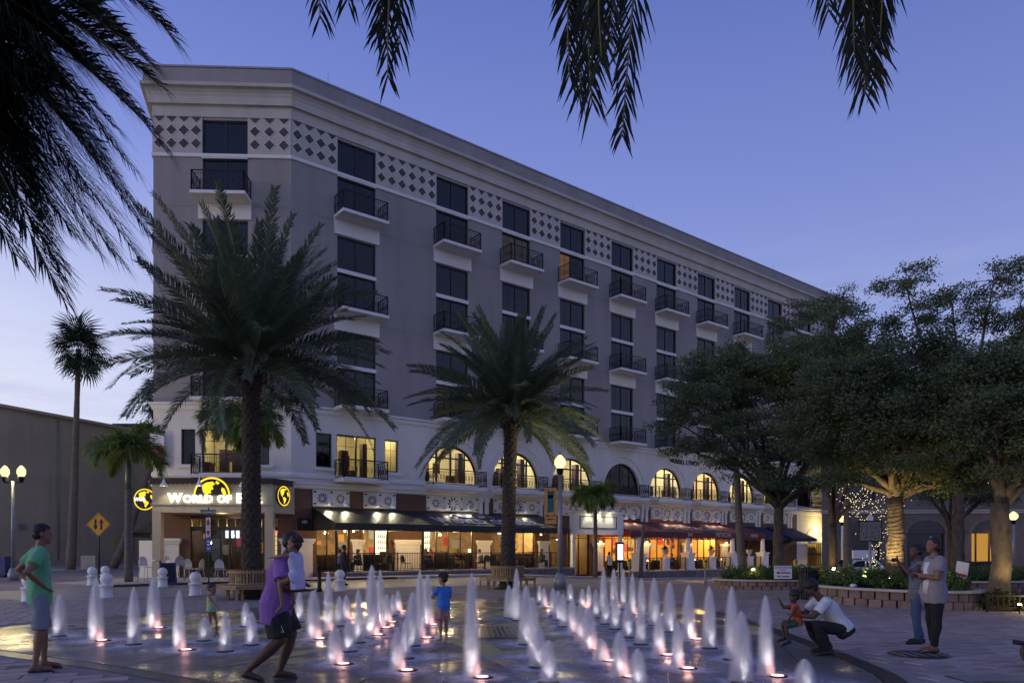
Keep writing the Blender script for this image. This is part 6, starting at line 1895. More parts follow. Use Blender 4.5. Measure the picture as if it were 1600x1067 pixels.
# corner terrace chairs and tables ----------------------------------------------------------------
def chair_parts(o, seat_h=.46, m=None, back=.42, wd=.44, tall=False):
    m = m or M_silver
    st = MB(); st.prism([(-wd / 2, -wd / 2), (wd / 2, -wd / 2), (wd / 2 - .03, wd / 2), (-wd / 2 + .03, wd / 2)], seat_h - .015, seat_h + .015); st.build('seat', m, o)
    for sx in (-1, 1):
        for sy in (-1, 1):
            MB().cyl((sx * (wd / 2 + .03), sy * (wd / 2 + .03), 0), (sx * (wd / 2 - .04), sy * (wd / 2 - .05), seat_h - .015), .013, n=6).build('leg', m, o)
    bk = MB(); n = 10; pts = []
    for i in range(n + 1):
        a = math.pi * i / n; pts.append((-math.cos(a) * wd * .48, wd / 2 - .02 + .06 * math.sin(a), seat_h + .05 + back * math.sin(a) ** .55))
    bk.tube([(-wd * .46, wd / 2 - .04, seat_h + .01)] + pts + [(wd * .46, wd / 2 - .04, seat_h + .01)], .013, 6); bk.build('back_hoop', m, o)
    pn = MB(); pn.add([(x * .93, y - .004, z - .015 if z > seat_h + .1 else z) for x, y, z in pts], [tuple(range(n + 1))]); pn.build('backrest', m, o)
    if tall:
        MB().lathe([(wd * .62, .0), (wd * .62, .02)], (0, 0, .28), 16).build('foot_ring', m, o) if False else None
def mk_chair(name, label, x, y, z, rz, group, **kw):
    o = thing(name, label, 'chair', (x, y, z), rz, group); chair_parts(o, **kw); return o
def mk_table(name, label, x, y, z, h, r, group, m=None, mt=None):
    o = thing(name, label, 'table', (x, y, z), 0, group)
    MB().lathe([(r, h - .03), (r, h)], n=20).build('tabletop', mt or M_silver, o); MB().cyl((0, 0, .02), (0, 0, h - .03), .035, n=8).build('pedestal', m or M_black, o); MB().lathe([(r * .6, 0), (r * .58, .02), (.05, .04)], n=16).build('foot', m or M_black, o)
    return o
zc_ = .021
for px_, py_, rz_, tall_, lab in ((228, 911, 60, True, 'tall silver chair at the left end of the corner pavement'), (268, 905, 150, True, 'tall silver chair behind the A frame board'), (281, 907, 200, True, 'tall silver chair right of the A frame board'), (298, 906, 170, False, 'silver chair facing the entrance door, right of the A frame board'), (309, 907, 260, False, 'silver chair beside the street sign post'),
                             (345, 908, 40, False, 'silver chair left of the date palm trunk by the door'), (398, 907, 300, False, 'silver chair right of the date palm trunk')):
    p = G(px_, py_); mk_chair('pavement_chair', lab, p.x, p.y, zc_, R(rz_), 'silver chairs on the corner pavement', seat_h=.72 if tall_ else .56, back=.42)
for px_, py_, lab in ((250, 909, 'high round table between the tall silver chairs'), (389, 909, 'round table right of the date palm by the entrance')):
    p = G(px_, py_); mk_table('pavement_table', lab, p.x, p.y, zc_, 1.02 if px_ < 300 else .95, .34, 'tables on the corner pavement')

# bins, boxes, meters --------------------------------------------------------------------------------
o = thing('slatted_litter_bin', 'black slatted litter bin between the two planters', 'litter bin', (9.15, 22.6, .0))
MB().lathe([(.27, 0), (.27, .85)], n=18).build('liner', M_black, o)
for i in range(26):
    a = 2 * math.pi * i / 26
    MB().obox(Matrix.Translation((math.cos(a) * .32, math.sin(a) * .32, .45)) @ Matrix.Rotation(a, 4, 'Z'), .012, .035, .82).build('slat', M_black, o)
MB().lathe([(.34, .86), (.37, .89), (.37, .93), (.24, .96), (.22, .90)], n=20, cap=False).build('rim', M_black, o)
o = thing('black_litter_bin', 'square black litter bin at the left edge behind the person in green', 'litter bin', (-26.2, 40.5, 0))
MB().box(-.42, .42, -.42, .42, 0, .95).build('body', M_black, o); MB().box(-.5, .5, -.5, .5, .951, 1.1).build('lid', M_black, o)
o = thing('blue_news_box', 'blue box at the far left edge of the plaza', 'box', (-27.9, 40.2, 0))
MB().box(-.4, .4, -.3, .3, .12, 1.15).build('cabinet', mat('blue_enamel', (.02, .03, .14), .5, var=.1), o); MB().box(-.3, .3, -.25, .25, 0, .12).build('plinth', M_black, o)
p = G(141, 889); 
o = thing('utility_cabinet', 'pale grey utility cabinet against the grey wall', 'cabinet', (p.x * 1.0, p.y, 0))
MB().box(-.55, .55, -.3, .3, .08, 1.05).build('body', M_side, o); MB().box(-.6, .6, -.35, .35, 0, .08).build('plinth', M_concrete, o); MB().box(-.5, -.02, -.31, -.301, .15, .98).build('door', M_side, o)
def meter(label, x, y, h=1.3):
    o = thing('parking_meter', label, 'parking meter', (x, y, gz(x, y)), 0, 'yellow parking meters along the kerb')
    MB().cyl((0, 0, 0), (0, 0, h - .45), .035, n=8).build('post', M_steel, o)
    ym = mat('meter_yellow', (.58, .42, .03), .5, var=.1)
    MB().lathe([(.05, -.47), (.10, -.40), (.115, -.2), (.12, -.1), (.10, -.02), (.03, .02)], (0, 0, h), 12).build('head', ym, o)
    MB().box(-.06, .06, -.125, -.112, h - .16, h - .06).build('display', M_shade, o)
for px_, py_, lab in ((983, 911, 'yellow parking meter left of the porch columns'), (1102, 916, 'yellow parking meter left of the planter shrubs'), (1243, 893, 'yellow parking meter beside the blood donation sign')):
    Zm = 37 if px_ != 983 else 40
    if px_ == 1243: Zm = 41
    meter(lab, (px_ - 800) * Zm / 1150, Zm)
o = thing('bare_trunk_pole', 'grey leaning bare wooden pole at the left end of the burgundy awning', 'pole', tuple(F(23.2, 4.4, gz(*F(23.2, 4.4)[:2]) + .1)))
MB().tube([(0, 0, 0), (.05, 0, 1.6), (.16, 0, 3.2), (.24, 0, 4.2)], [.16, .14, .12, .05], 9).build('stem', M_smoothtr, o)
# yard sign
o = thing('yard_sign', 'white DONATE BLOOD TODAY sign with a red arrow in the left planter', 'sign', (10.42, 28.3, gz(10.4, 28.3) + .38))
zq = .06
for sx in (-.22, .22): MB().cyl((sx, 0, -.05), (sx, 0, .12), .008, n=5).build('stake', M_steel, o)
MB().box(-.34, .34, -.012, .012, zq, zq + .50).build('board', M_wtext, o)
for tx, sz, zt in (('DONATE BLOOD', .085, .40), ('TODAY', .075, .31)):
    t_ = text('lettering', tx, sz, M_red if 0 else mat('dark_red_print', (.12, .01, .02), .6, var=0), o, Matrix.Translation((10.42, 28.3 - .014, gz(10.4, 28.3) + .38 + zq + zt)) @ Matrix.Rotation(R(90), 4, 'X'), .001, .001)
MB().prism([(-.28, zq + .23), (-.16, zq + .29), (-.16, zq + .255), (.28, zq + .255), (.28, zq + .205), (-.16, zq + .205), (-.16, zq + .17)], -.016, -.013, 'y').build('arrow', M_red, o)
for k, (a, b) in enumerate(((-.22, -.1), (-.05, .24))): MB().box(a, b, -.016, -.013, zq + .07, zq + .11).build('small_print', M_blk, o)
o = thing('leaning_sign', 'white sign board with red band leaning in the far right planter', 'sign', (13.45, 22.0, .0), R(-66))
MB().obox(Matrix.Translation((0, 0, .92)) @ Matrix.Rotation(R(9), 4, 'Y'), .38, .02, .50).build('board', M_wtext, o)
MB().obox(Matrix.Translation((-.016, -.014, .78)) @ Matrix.Rotation(R(9), 4, 'Y'), .33, .008, .08).build('red_band', M_red, o)
MB().bar((-.08, 0, 0), (-.05, 0, .64), .03).build('stake', M_steel, o)
# historical marker: raised dense lettering read as a speckled dark and silver plate
o = thing('historical_marker', 'black and silver historical marker plaque on a post behind the planter', 'marker', (12.75, 26.2, gz(12.7, 26)))
zb = 1.56 + (857 - 846) * 26.2 / 1150; zt = 1.56 + (857 - 813) * 26.2 / 1150
MB().cyl((0, 0, 0), (0, 0, zb), .05, n=8).build('post', M_steel, o)
pl_ = MB().box(-.42, .42, -.03, .03, zb, zt).build('plaque', M_black, o)
mk = mat('raised_lettering', (.8, .8, .78), .5, var=0)
rp = random.Random(4)
lt = MB()
nrow = 17
for r_ in range(nrow):
    x = -.38; z = zt - .05 - r_ * (zt - zb - .08) / nrow
    while x < .35:
        wl = rp.uniform(.02, .07)
        for k_ in range(max(1, int(wl / .018))):
            h_ = .026
            lt.box(x + k_ * .018, x + k_ * .018 + .009, -.034, -.0305, z - h_, z)
            if rp.random() < .6: lt.box(x + k_ * .018, x + k_ * .018 + .014, -.034, -.0305, z - h_ * rp.choice((.1, .6, 1.0)) , z - h_ * rp.choice((0, .4)) + .0)
        x += wl + .016
lt.build('raised_text', mk, pl_, kind='stuff')
MB().prism([(-.10, zt), (.10, zt), (.10, zt + .12), (.06, zt + .17), (0, zt + .24), (-.06, zt + .17), (-.10, zt + .12)], -.025, .025, 'y').build('crest', mk, o)

# low fence before the hedge
lfr = Fr((11.62, 18.0, .012), R(-8))
o = fence_run(lfr, 0, 3.8, 0, 0, .42, 'low_hedge_fence', 'low black iron hoop fence in front of the lit hedge at the right edge', 1.2, .12)

# cars -------------------------------------------------------------------------------------------------
def car(label, x, y, rz, paint, box=False, Lc=3.6, Hc=1.45):
    z = gz(x, y)
    o = thing('parked_car', label, 'car', (x, y, z), rz)
    h = Hc; wd = 1.6
    sil = [(-Lc / 2, .35), (-Lc / 2 + .05, .72), (-Lc * .30, .86), (-Lc * .14, h - .06), (Lc * .25, h - .02), (Lc * .44, .95), (Lc / 2, .88), (Lc / 2, .35)]
    MB().prism(sil, -wd / 2, wd / 2, 'y').build('body', paint, o)
    g = mat('car_glass', (.01, .012, .016), .08, var=0)
    for s_ in (-1, 1):
        MB().prism([(-Lc * .24, .92), (-Lc * .11, h - .16), (Lc * .05, h - .12), (Lc * .05, .92)][::s_], s_ * (wd / 2 + .001), s_ * (wd / 2 + .012), 'y').build('side_window', g, o)
        MB().prism([(Lc * .08, .92), (Lc * .08, h - .12), (Lc * .23, h - .12), (Lc * .36, .95)][::s_], s_ * (wd / 2 + .001), s_ * (wd / 2 + .012), 'y').build('side_window', g, o)
        for xx in (-Lc * .31, Lc * .31):
            w_ = MB().cyl((xx, s_ * (wd / 2 - .2), .31), (xx, s_ * (wd / 2 + .02), .31), .31, n=18).build('wheel', M_blk, o)
            MB().cyl((xx, s_ * (wd / 2 + .021), .31), (xx, s_ * (wd / 2 + .035), .31), .19, n=14).build('rim', M_silver, w_)
        MB().box(-Lc / 2 - .01, -Lc / 2 + .03, s_ * .55 - .12, s_ * .55 + .12, .58, .70).build('headlight', M_white, o)
    M_ = Matrix.Translation((-Lc * .225, 0, (.88 + h - .08) / 2)) @ Matrix.Rotation(-math.atan2(h - .92, Lc * .16), 4, 'Y')
    MB().obox(M_ @ Matrix.Translation((0, 0, .012)), math.hypot(h - .95, Lc * .16) * .9, wd * .88, .02).build('windscreen', g, o)
    if box: MB().box(-.5, 1.0, -.6, .6, h + .02, h + .55).build('roof_box', M_wtext, o); MB().box(-.3, .8, -.5, .5, h - .05, h + .019).build('rack', M_black, o)
    return o
car('small white car with a white box on its roof behind the planter', 22.6, 48.5, R(8), mat('white_car_paint', (.6, .62, .66), .3, var=0, coat=.5), True)
car('dark car parked in front of the lit doorway at the right', 36.5, 58, R(-5), mat('black_car_paint', (.01, .011, .014), .25, var=0, coat=.6), False, 4.4, 1.4)
car('dark car parked behind the uplit trunk', 25.5, 54, R(-4), mat('dark_grey_car_paint', (.03, .03, .033), .3, var=0, coat=.6), False, 4.3, 1.4)

# camouflage bag at the right edge
c = G(1607, 1046)
o = thing('camouflage_bag', 'camouflage pattern bag with a black tube at the right edge of the plaza', 'bag', (c.x + .06, c.y, .014))
cm_ = mat('camouflage_cloth', (.13, .085, .06), .85, var=.4, scale=14, c2=(.025, .03, .02), bump=.3)
bg_ = MB(); bg_.ell(Matrix.Translation((0.12, 0, .21)), .26, .22, .205, 16); bg_.build('sack', cm_, o)
MB().cyl((-.12, -.03, .33), (-.27, -.03, .35), .03, .032, n=12).build('tube', M_blk, o); MB().cyl((-.271, -.03, .35), (-.33, -.03, .355), .008, n=6).build('tip', M_silver, o)
c = G(1410, 915)
o = MB().ell(Matrix.Translation((0, 0, .05)) @ Matrix.Rotation(.4, 4, 'Z'), .12, .07, .05, 8).build('paper_litter', M_wtext, loc=(9.42, 20.3, .50), label='crumpled white paper lying on the planter cap', cat='litter')
# ================================================================ people
def skinmat(name, c): return mat(name, c, .55, var=.08, scale=9, spec=.35)
SK = {'brown': skinmat('skin_brown', (.24, .125, .075)), 'dark': skinmat('skin_dark', (.085, .045, .03)), 'tan': skinmat('skin_tan', (.30, .165, .10)), 'mid': skinmat('skin_medium', (.22, .115, .07))}
M_hair = mat('black_hair', (.010, .008, .008), .6, var=.2, scale=30)
M_hairb = mat('brown_hair', (.045, .025, .015), .6, var=.2, scale=30)
def cloth(name, c, **k): return mat(name, c, .85, var=k.pop('var', .12), scale=k.pop('scale', 4), bump=.8, bscale=8, **k)

def lv(a, b, t): return a * (1 - t) + b * t
def chain(mb, pts, rad, n=12):
    """rounded tapered limb"""
    P = [Vector(p) for p in pts]; Q = []; Rr = []
    d0 = (P[0] - P[1]).normalized(); d1 = (P[-1] - P[-2]).normalized()
    for f, k in ((.95, .3), (.7, .72)): Q.append(P[0] + d0 * rad[0] * f); Rr.append(rad[0] * k)
    for p_, r_ in zip(P, rad): Q.append(p_); Rr.append(r_)
    for f, k in ((.7, .72), (.95, .3)): Q.append(P[-1] + d1 * rad[-1] * f); Rr.append(rad[-1] * k)
    mb.tube(Q, Rr, n)
def rings(mb, rs, n=20):
    v = []; f = []
    for c, lat, fw, a, b in rs:
        for k in range(n):
            t = 2 * math.pi * k / n
            ct, st_ = math.cos(t), math.sin(t)
            v.append(c + lat * (a * math.copysign(abs(ct) ** .85, ct)) + fw * (b * math.copysign(abs(st_) ** .85, st_)))
    m = len(rs)
    for i in range(m - 1):
        for k in range(n): f.append((i * n + k, i * n + (k + 1) % n, (i + 1) * n + (k + 1) % n, (i + 1) * n + k))
    f += [tuple(reversed(range(n))), tuple((m - 1) * n + k for k in range(n))]
    mb.add(v, f, 0, True)
from mathutils import noise as mnoise
def remesh(mb, name, mats, voxel, smooth=4, fold=0.0):
    me = mb.mesh(name, mats)
    t = bpy.data.objects.new(name, me)
    r_ = t.modifiers.new('r', 'REMESH'); r_.mode = 'VOXEL'; r_.voxel_size = voxel; r_.use_smooth_shade = True
    s_ = t.modifiers.new('s', 'SMOOTH'); s_.factor = .5; s_.iterations = smooth
    me2 = to_plain_mesh(t); bpy.data.meshes.remove(me)
    me2.name = name
    if fold:
        cs_ = [v_.co.copy() for v_ in me2.vertices]; ns_ = [v_.normal.copy() for v_ in me2.vertices]
        for v_, c_, n_ in zip(me2.vertices, cs_, ns_):
            v_.co = c_ + n_ * (mnoise.noise(Vector((c_.x * 9, c_.y * 9, c_.z * 6))) * .011 + mnoise.noise(Vector((c_.x * 24 + 5, c_.y * 24, c_.z * 15))) * .0045) * fold
    me2.polygons.foreach_set('use_smooth', np.ones(len(me2.polygons), dtype=bool))
    return me2

STAND = dict(pelvis=(0, 0, .95), chest=(.0, 0, 1.28), neck=(.005, 0, 1.47), head=(.03, 0, 1.635),
             shL=(0, .185, 1.42), elL=(-.03, .24, 1.13), wrL=(.03, .25, .88), shR=(0, -.185, 1.42), elR=(-.03, -.24, 1.13), wrR=(.03, -.25, .88),
             hiL=(0, .09, .92), knL=(.015, .10, .50), anL=(-.02, .105, .085), hiR=(0, -.09, .92), knR=(.015, -.10, .50), anR=(-.02, -.105, .085),
             ftL=None, ftR=None)
def person(label, loc, rz, H=1.75, pose=None, skin='brown', build=1.0, hair=M_hair, hairstyle='short', top=None, top_len=.0, sleeve=.6, bottom=None, leg_to=.85, leg_w=1.0, feet='sandal', headyaw=0.0, headpitch=0.0, hs=1.0, voxel=.011, extras=None, cat='person', group=None, name='person', footdir=None, faces=True, skirt=False, waist=1.0, hand_fist=False):
    J = dict(STAND); J.update(pose or {})
    s = H / 1.75
    J = {k: (Vector(v) * s if v is not None else None) for k, v in J.items()}
    o = thing(name, label, cat, loc, rz, group)
    bw = build
    P, C, Nk, Hd = J['pelvis'], J['chest'], J['neck'], J['head']
    latp = (J['hiL'] - J['hiR']).normalized(); latc = (J['shL'] - J['shR']).normalized()
    sp0 = (C - P).normalized(); sp1 = (Nk - C).normalized()
    fwp = latp.cross(sp0).normalized(); fwc = latc.cross(sp1).normalized()
    Wm = lv(P, C, .48); latw = (latp + latc).normalized(); fww = (fwp + fwc).normalized()
    shm = (J['shL'] + J['shR']) / 2
    hem = (sp0 + Vector((0, 0, 1.5)) * (1 if P.z > .6 * s else 0)).normalized()
    def torso(mb, k, lo=-.10, hi=1.0, belly=0.0):
        rs = [(P + hem * lo * s, latp, fwp, (.150 * bw + k) * s, (.105 * bw + k) * s), (P + sp0 * max(lo + .02, -.02) * s, latp, fwp, (.168 * bw + k) * s, (.118 * bw + k) * s),
              (Wm + fww * belly * s, latw, fww, (.140 * bw * waist + k) * s, (.100 * bw * waist + k + belly * .6) * s),
              (C, latc, fwc, (.165 * bw + k) * s, (.112 * bw + k) * s), (shm - sp1 * .03 * s, latc, fwc, (.172 * bw + k) * s, (.085 * bw + k * .8) * s), (shm + sp1 * .03 * s, latc, fwc, (.11 * bw + k * .6) * s, (.065 + k * .5) * s)]
        rings(mb, rs)
    b = MB()
    torso(b, -.004)
    chain(b, [shm, Nk, lv(Nk, Hd, .55)], [.065 * s, .055 * s * (.5 + .5 * bw), .052 * s])
    # head frame: forward, left, up
    hfw = (fwc.copy()); hfw.z *= .3; hfw.normalize()
    up_ = Vector((0, 0, 1)); up_ = (up_ * .8 + sp1 * .2).normalized()
    lf = up_.cross(hfw).normalized(); hfw = lf.cross(up_).normalized()
    Rm = Matrix((hfw, lf, up_)).transposed().to_4x4()
    HM = Matrix.Translation(Hd) @ Rm @ Matrix.Rotation(headyaw, 4, 'Z') @ Matrix.Rotation(headpitch, 4, 'Y')
    q = s * hs
    def he(mb, x, y, z, rx, ry, rz_, n=14): mb.ell(HM @ Matrix.Translation((x * q, y * q, z * q)), rx * q, ry * q, rz_ * q, n)
    he(b, -.012, 0, .035, .100, .078, .088, 18); he(b, .022, 0, -.03, .076, .064, .082, 16); he(b, .052, 0, -.088, .036, .036, .028); he(b, .088, 0, -.022, .024, .016, .016); he(b, .078, 0, .005, .018, .012, .034); he(b, .078, 0, -.062, .014, .026, .014); he(b, .070, 0, .028, .018, .055, .014)
    for y in (-1, 1): he(b, -.012, y * .078, -.005, .022, .010, .032, 8)
    # limbs
    def arm(mb, S_, k=0.0, upto=2):
        sh, el, wr = J['sh' + S_], J['el' + S_], J['wr' + S_]
        chain(mb, [sh, lv(sh, el, .4), el, lv(el, wr, .35), wr], [.056 * s * bw + k, .050 * s * bw + k, .040 * s * bw + k, .039 * s * bw + k, .026 * s + k])
    for S_ in 'LR':
        arm(b, S_)
        el, wr = J['el' + S_], J['wr' + S_]
        d = (wr - el).normalized(); side = latc if S_ == 'L' else -latc
        pn = d.cross(side); pn = pn.normalized() if pn.length > .1 else fwc
        wv = pn.cross(d).normalized()
        hsz = s * (.95 if hs <= 1.05 else 1.0)
        pal = wr + d * .045 * hsz
        Mh = Matrix.Translation(pal) @ Matrix((d, wv, pn)).transposed().to_4x4()
        b.ell(Mh, .052 * hsz, .038 * hsz, .017 * hsz, 10)
        curl = 1.2 if hand_fist else .5
        for i, (oy, ln) in enumerate(((-.028, .058), (-.010, .072), (.009, .076), (.027, .068))):
            k0 = pal + wv * oy * hsz + d * .036 * hsz
            k1 = k0 + (d * math.cos(curl * .4) - pn * math.sin(curl * .4)) * ln * .5 * hsz
            k2 = k1 + (d * math.cos(curl * 1.2) - pn * math.sin(curl * 1.2)) * ln * .5 * hsz
            chain(b, [k0, k1, k2], [.0090 * hsz, .0085 * hsz, .0075 * hsz], 8)
        t0 = wr + wv * .022 * hsz + d * .02 * hsz; t1 = t0 + (d * .6 + wv * .75 - pn * .2).normalized() * .034 * hsz; t2 = t1 + (d * .95 + wv * .15 - pn * .3).normalized() * .028 * hsz
        chain(b, [t0, t1, t2], [.012 * hsz, .0105 * hsz, .009 * hsz], 8)
    soles = []
    for S_ in 'LR':
        hi, kn, an = J['hi' + S_], J['kn' + S_], J['an' + S_]
        chain(b, [hi, lv(hi, kn, .4), kn, lv(kn, an, .32), lv(kn, an, .7), an], [.086 * s * bw, .076 * s * bw, .053 * s * bw, .052 * s * bw, .038 * s * bw, .034 * s])
        fd = J['ft' + S_]
        if fd is None: fd = Vector((1, .18 if S_ == 'L' else -.18, 0))
        else: fd = fd / s
        fd.z = fd.z; fd.normalize()
        heel = an + Vector((0, 0, -.045 * s)) - fd * .035 * s; ball_ = an + fd * .125 * s + Vector((0, 0, -.052 * s)); toe = an + fd * .175 * s + Vector((0, 0, -.060 * s))
        chain(b, [an, heel], [.034 * s, .032 * s], 10); chain(b, [heel, lv(heel, ball_, .5) + Vector((0, 0, .012 * s)), ball_, toe], [.030 * s, .032 * s, .030 * s, .018 * s], 10)
        soles.append((heel, toe, fd, S_))
    link('body', remesh(b, 'body', SK[skin], voxel, 3), o)
    # face details
    if faces:
        for y in (-1, 1):
            MB().ell(HM @ Matrix.Translation((.076 * q, y * .030 * q, .008 * q)), .011 * q, .014 * q, .009 * q, 8).build('eye', M_hair, o)
    # hair
    if hair is not None:
        h = MB()
        he(h, -.024, 0, .052, .100, .083, .083, 30)
        he(h, -.054, 0, .005, .066, .077, .072, 26)
        if hairstyle == 'afro': he(h, -.022, 0, .060, .118, .104, .090, 18)
        if hairstyle == 'curly':
            rc = random.Random(int(H * 100))
            for i in range(34): 
                a = rc.uniform(0, 6.28); e_ = rc.uniform(.0, 1.4); he(h, -.025 + .095 * math.cos(a) * math.cos(e_), .085 * math.sin(a) * math.cos(e_), .045 + .085 * math.sin(e_), .028, .028, .026, 8)
        if hairstyle == 'long':
            for x, y, z, rr_ in ((-.075, 0, -.03, .06), (-.095, 0, -.10, .055), (-.10, 0, -.17, .048), (-.095, 0, -.23, .036)): he(h, x, y, z, rr_ * .7, rr_ * 1.3, rr_, 10)
            for y in (-1, 1): he(h, -.03, y * .075, -.03, .045, .022, .06, 10)
        if hairstyle == 'bun': he(h, -.12, 0, .06, .045, .045, .045, 10)
        rj = random.Random(int(H * 1000)); hc_ = HM @ Vector((-.02 * q, 0, .03 * q))
        h.v = [tuple(Vector(v_) + (Vector(v_) - hc_).normalized() * rj.uniform(-.006, .005) * q) for v_ in h.v]
        h.build('hair', hair, o)
    # clothes
    if top is not None:
        t = MB(); torso(t, .024, lo=-.10 - top_len)
        for S_ in 'LR':
            if sleeve > 0:
                sh, el = J['sh' + S_], J['el' + S_]; e_ = lv(sh, el, sleeve)
                inn = lv(sh, shm, .35)
                tt = MB(); tt.tube([inn, sh, lv(sh, e_, .5), e_], [.070 * s * bw, .074 * s * bw, .072 * s * bw, .070 * s * bw], 14); t.merge(tt)
        link('shirt', remesh(t, 'shirt', top, voxel * 1.15, 4, 1.0 * s if voxel < .015 else 0), o)
    if bottom is not None:
        t = MB()
        rings(t, [(P + sp0 * .10 * s, latp, fwp, (.152 * bw + .011) * s, (.106 * bw + .011) * s), (P, latp, fwp, (.171 * bw + .013) * s, (.121 * bw + .013) * s), (P - hem * .12 * s, latp, fwp, (.164 * bw + .013) * s, (.114 * bw + .013) * s)])
        for S_ in 'LR':
            hi, kn, an = J['hi' + S_], J['kn' + S_], J['an' + S_]
            if leg_to <= 1: pts = [hi + Vector((0, 0, .03 * s)), lv(hi, kn, leg_to * .5), lv(hi, kn, leg_to)]; rad = [.098 * s * bw, .094 * s * bw * leg_w, .088 * s * bw * leg_w]
            else: pts = [hi + Vector((0, 0, .03 * s)), lv(hi, kn, .5), kn, lv(kn, an, .4), lv(kn, an, leg_to - 1)]; rad = [.098 * s * bw, .086 * s * bw, .066 * s * bw * leg_w, .063 * s * bw * leg_w, .052 * s * leg_w]
            tt = MB(); tt.tube(pts, rad, 14); t.merge(tt)
        link('trousers' if leg_to > 1 else 'shorts', remesh(t, 'trousers', bottom, voxel * 1.15, 4, 1.0 * s if voxel < .015 else 0), o)
    if feet == 'sandal' or feet == 'shoe':
        for heel, toe, fd, S_ in soles:
            sh = MB(); dn = Vector((0, 0, -1)); 
            sd_ = Vector((-fd.y, fd.x, 0)).normalized()
            L0 = heel - fd * .036 * s; L1 = toe + fd * .026 * s; zt_ = min(heel.z - .026 * s, toe.z - .010 * s)
            pl = [(L0, .6), (lv(L0, L1, .15), .95), (lv(L0, L1, .5), .8), (lv(L0, L1, .75), 1.05), (lv(L0, L1, .93), .8), (L1, .4)]
            top_ = [p_ + sd_ * .042 * s * k for p_, k in pl] + [p_ - sd_ * .042 * s * k for p_, k in reversed(pl)]
            zz_ = [(p_.x, p_.y, p_.z) for p_ in top_]
            n_ = len(zz_); base_z = (J['an' + S_].z - .085 * s)
            lift = fd.z
            v = [(x, y, z - .034 * s + .012 * s) for x, y, z in zz_] + [(x, y, z - .034 * s - .006 * s) for x, y, z in zz_]
            sh.add(v, [tuple(range(n_)), tuple(reversed(range(n_, 2 * n_)))] + [(i, n_ + i, n_ + (i + 1) % n_, (i + 1) % n_) for i in range(n_)])
            if feet == 'sandal':
                mid = lv(heel, toe, .55) + Vector((0, 0, .034 * s)); tp = lv(heel, toe, .85) + Vector((0, 0, .022 * s))
                for k in (-1, 1): sh.bar(tp, mid + sd_ * .03 * s * k - fd * .02 * s - Vector((0, 0, .012 * s)), .009 * s, .006 * s)
                sh.build('sandal', M_blk, o)
            else:
                t = MB(); t.merge(sh); chain(t, [heel + Vector((0, 0, .005)), lv(heel, toe, .55) + Vector((0, 0, .008 * s)), toe], [.043 * s, .042 * s, .034 * s], 12)
                t.build('shoe', extras.get('shoe', M_blk) if extras else M_blk, o)
    o['_h'] = H
    return o, J, HM, s

# 1 man in the green T-shirt, hands on hips
p = G(62, 1049)
o, J, HM, s = person('person in green T shirt and grey shorts, hands on hips, at the left edge', (p.x, p.y, .022), R(38), 1.83,
    dict(shL=(-.01, .19, 1.44), elL=(-.20, .36, 1.20), wrL=(-.03, .20, 1.03), shR=(.0, -.19, 1.44), elR=(-.16, -.37, 1.19), wrR=(.03, -.19, 1.02), chest=(-.02, 0, 1.28), neck=(.0, 0, 1.475), head=(.035, 0, 1.645), anL=(.06, .14, .085), knL=(.05, .13, .50), anR=(-.06, -.14, .085), knR=(-.01, -.13, .50)),
    'brown', .98, M_hair, 'short', cloth('green_tshirt', (.13, .42, .22)), .06, .62, cloth('grey_shorts', (.22, .25, .29)), 1.0, 1.06, 'sandal', R(-8), 0)
gm_ = MB()
for y in (-1, 1): gm_.ell(HM @ Matrix.Translation((.055 * s, y * .035 * s, .085 * s)), .012 * s, .03 * s, .016 * s, 8)
gm_.tube([HM @ Vector((.06 * s, -.07 * s, .08 * s)), HM @ Vector((.072 * s, 0, .088 * s)), HM @ Vector((.06 * s, .07 * s, .08 * s))], .005, 5)
gm_.build('sunglasses', M_blk, o)

# 2 little girl in swimsuit
p = G(330, 993)
person('small person in blue and yellow swimsuit reaching towards a jet', (p.x, p.y, .018), R(-12), .90,
    dict(head=(.05, 0, 1.60), neck=(.02, 0, 1.40), shL=(.02, .15, 1.36), shR=(.02, -.15, 1.36), elR=(.22, -.28, 1.18), wrR=(.48, -.34, .98), elL=(-.12, .26, 1.14), wrL=(-.16, .28, .92), anL=(.14, .09, .09), knL=(.14, .09, .5), anR=(-.12, -.08, .085), knR=(.03, -.09, .5)),
    'mid', .98, M_hairb, 'curly', cloth('blue_yellow_swimsuit', (.10, .28, .45), var=.4, scale=9, c2=(.62, .62, .08)), .05, 0, cloth('yellow_frill', (.55, .62, .08), var=.3, scale=12, c2=(.12, .35, .4)), .22, 1.35, 'bare', R(-10), 0, 1.42, .008)

# 3 man in purple carrying a child
p = G(452, 1064)
o, J, HM, s = person('person in purple polo shirt and black shorts walking and carrying a small one', (p.x - .15, p.y, .022), R(8), 1.78,
    dict(pelvis=(0, 0, .90), chest=(.075, 0, 1.22), neck=(.115, 0, 1.415), head=(.18, 0, 1.575), shL=(.10, .195, 1.37), shR=(.10, -.195, 1.37), elL=(.16, .29, 1.11), wrL=(.30, .06, 1.10), elR=(.12, -.36, 1.08), wrR=(.33, -.26, 1.05),
         hiL=(0, .095, .88), hiR=(0, -.095, .88), knL=(.15, .10, .50), anL=(.02, .10, .09), knR=(.06, -.10, .47), anR=(-.30, -.11, .13), ftR=(1, -.1, -.25), ftL=(1, .1, 0)),
    'dark', 1.38, M_hair, 'short', cloth('purple_polo', (.25, .11, .40)), .16, .72, cloth('black_shorts', (.012, .012, .014)), .92, 1.15, 'sandal', R(25), R(8))
MB().box(-.02, .02, -.001, .001, 0, .01)
for k in range(3):
    a = Vector(J['hiR']) + Vector((.03 + .02 * k, -.128, -.18)); MB().bar(a, a + Vector((.05, -.004, -.14)), .010, .004).build('shorts_stripe', M_wtext, o)
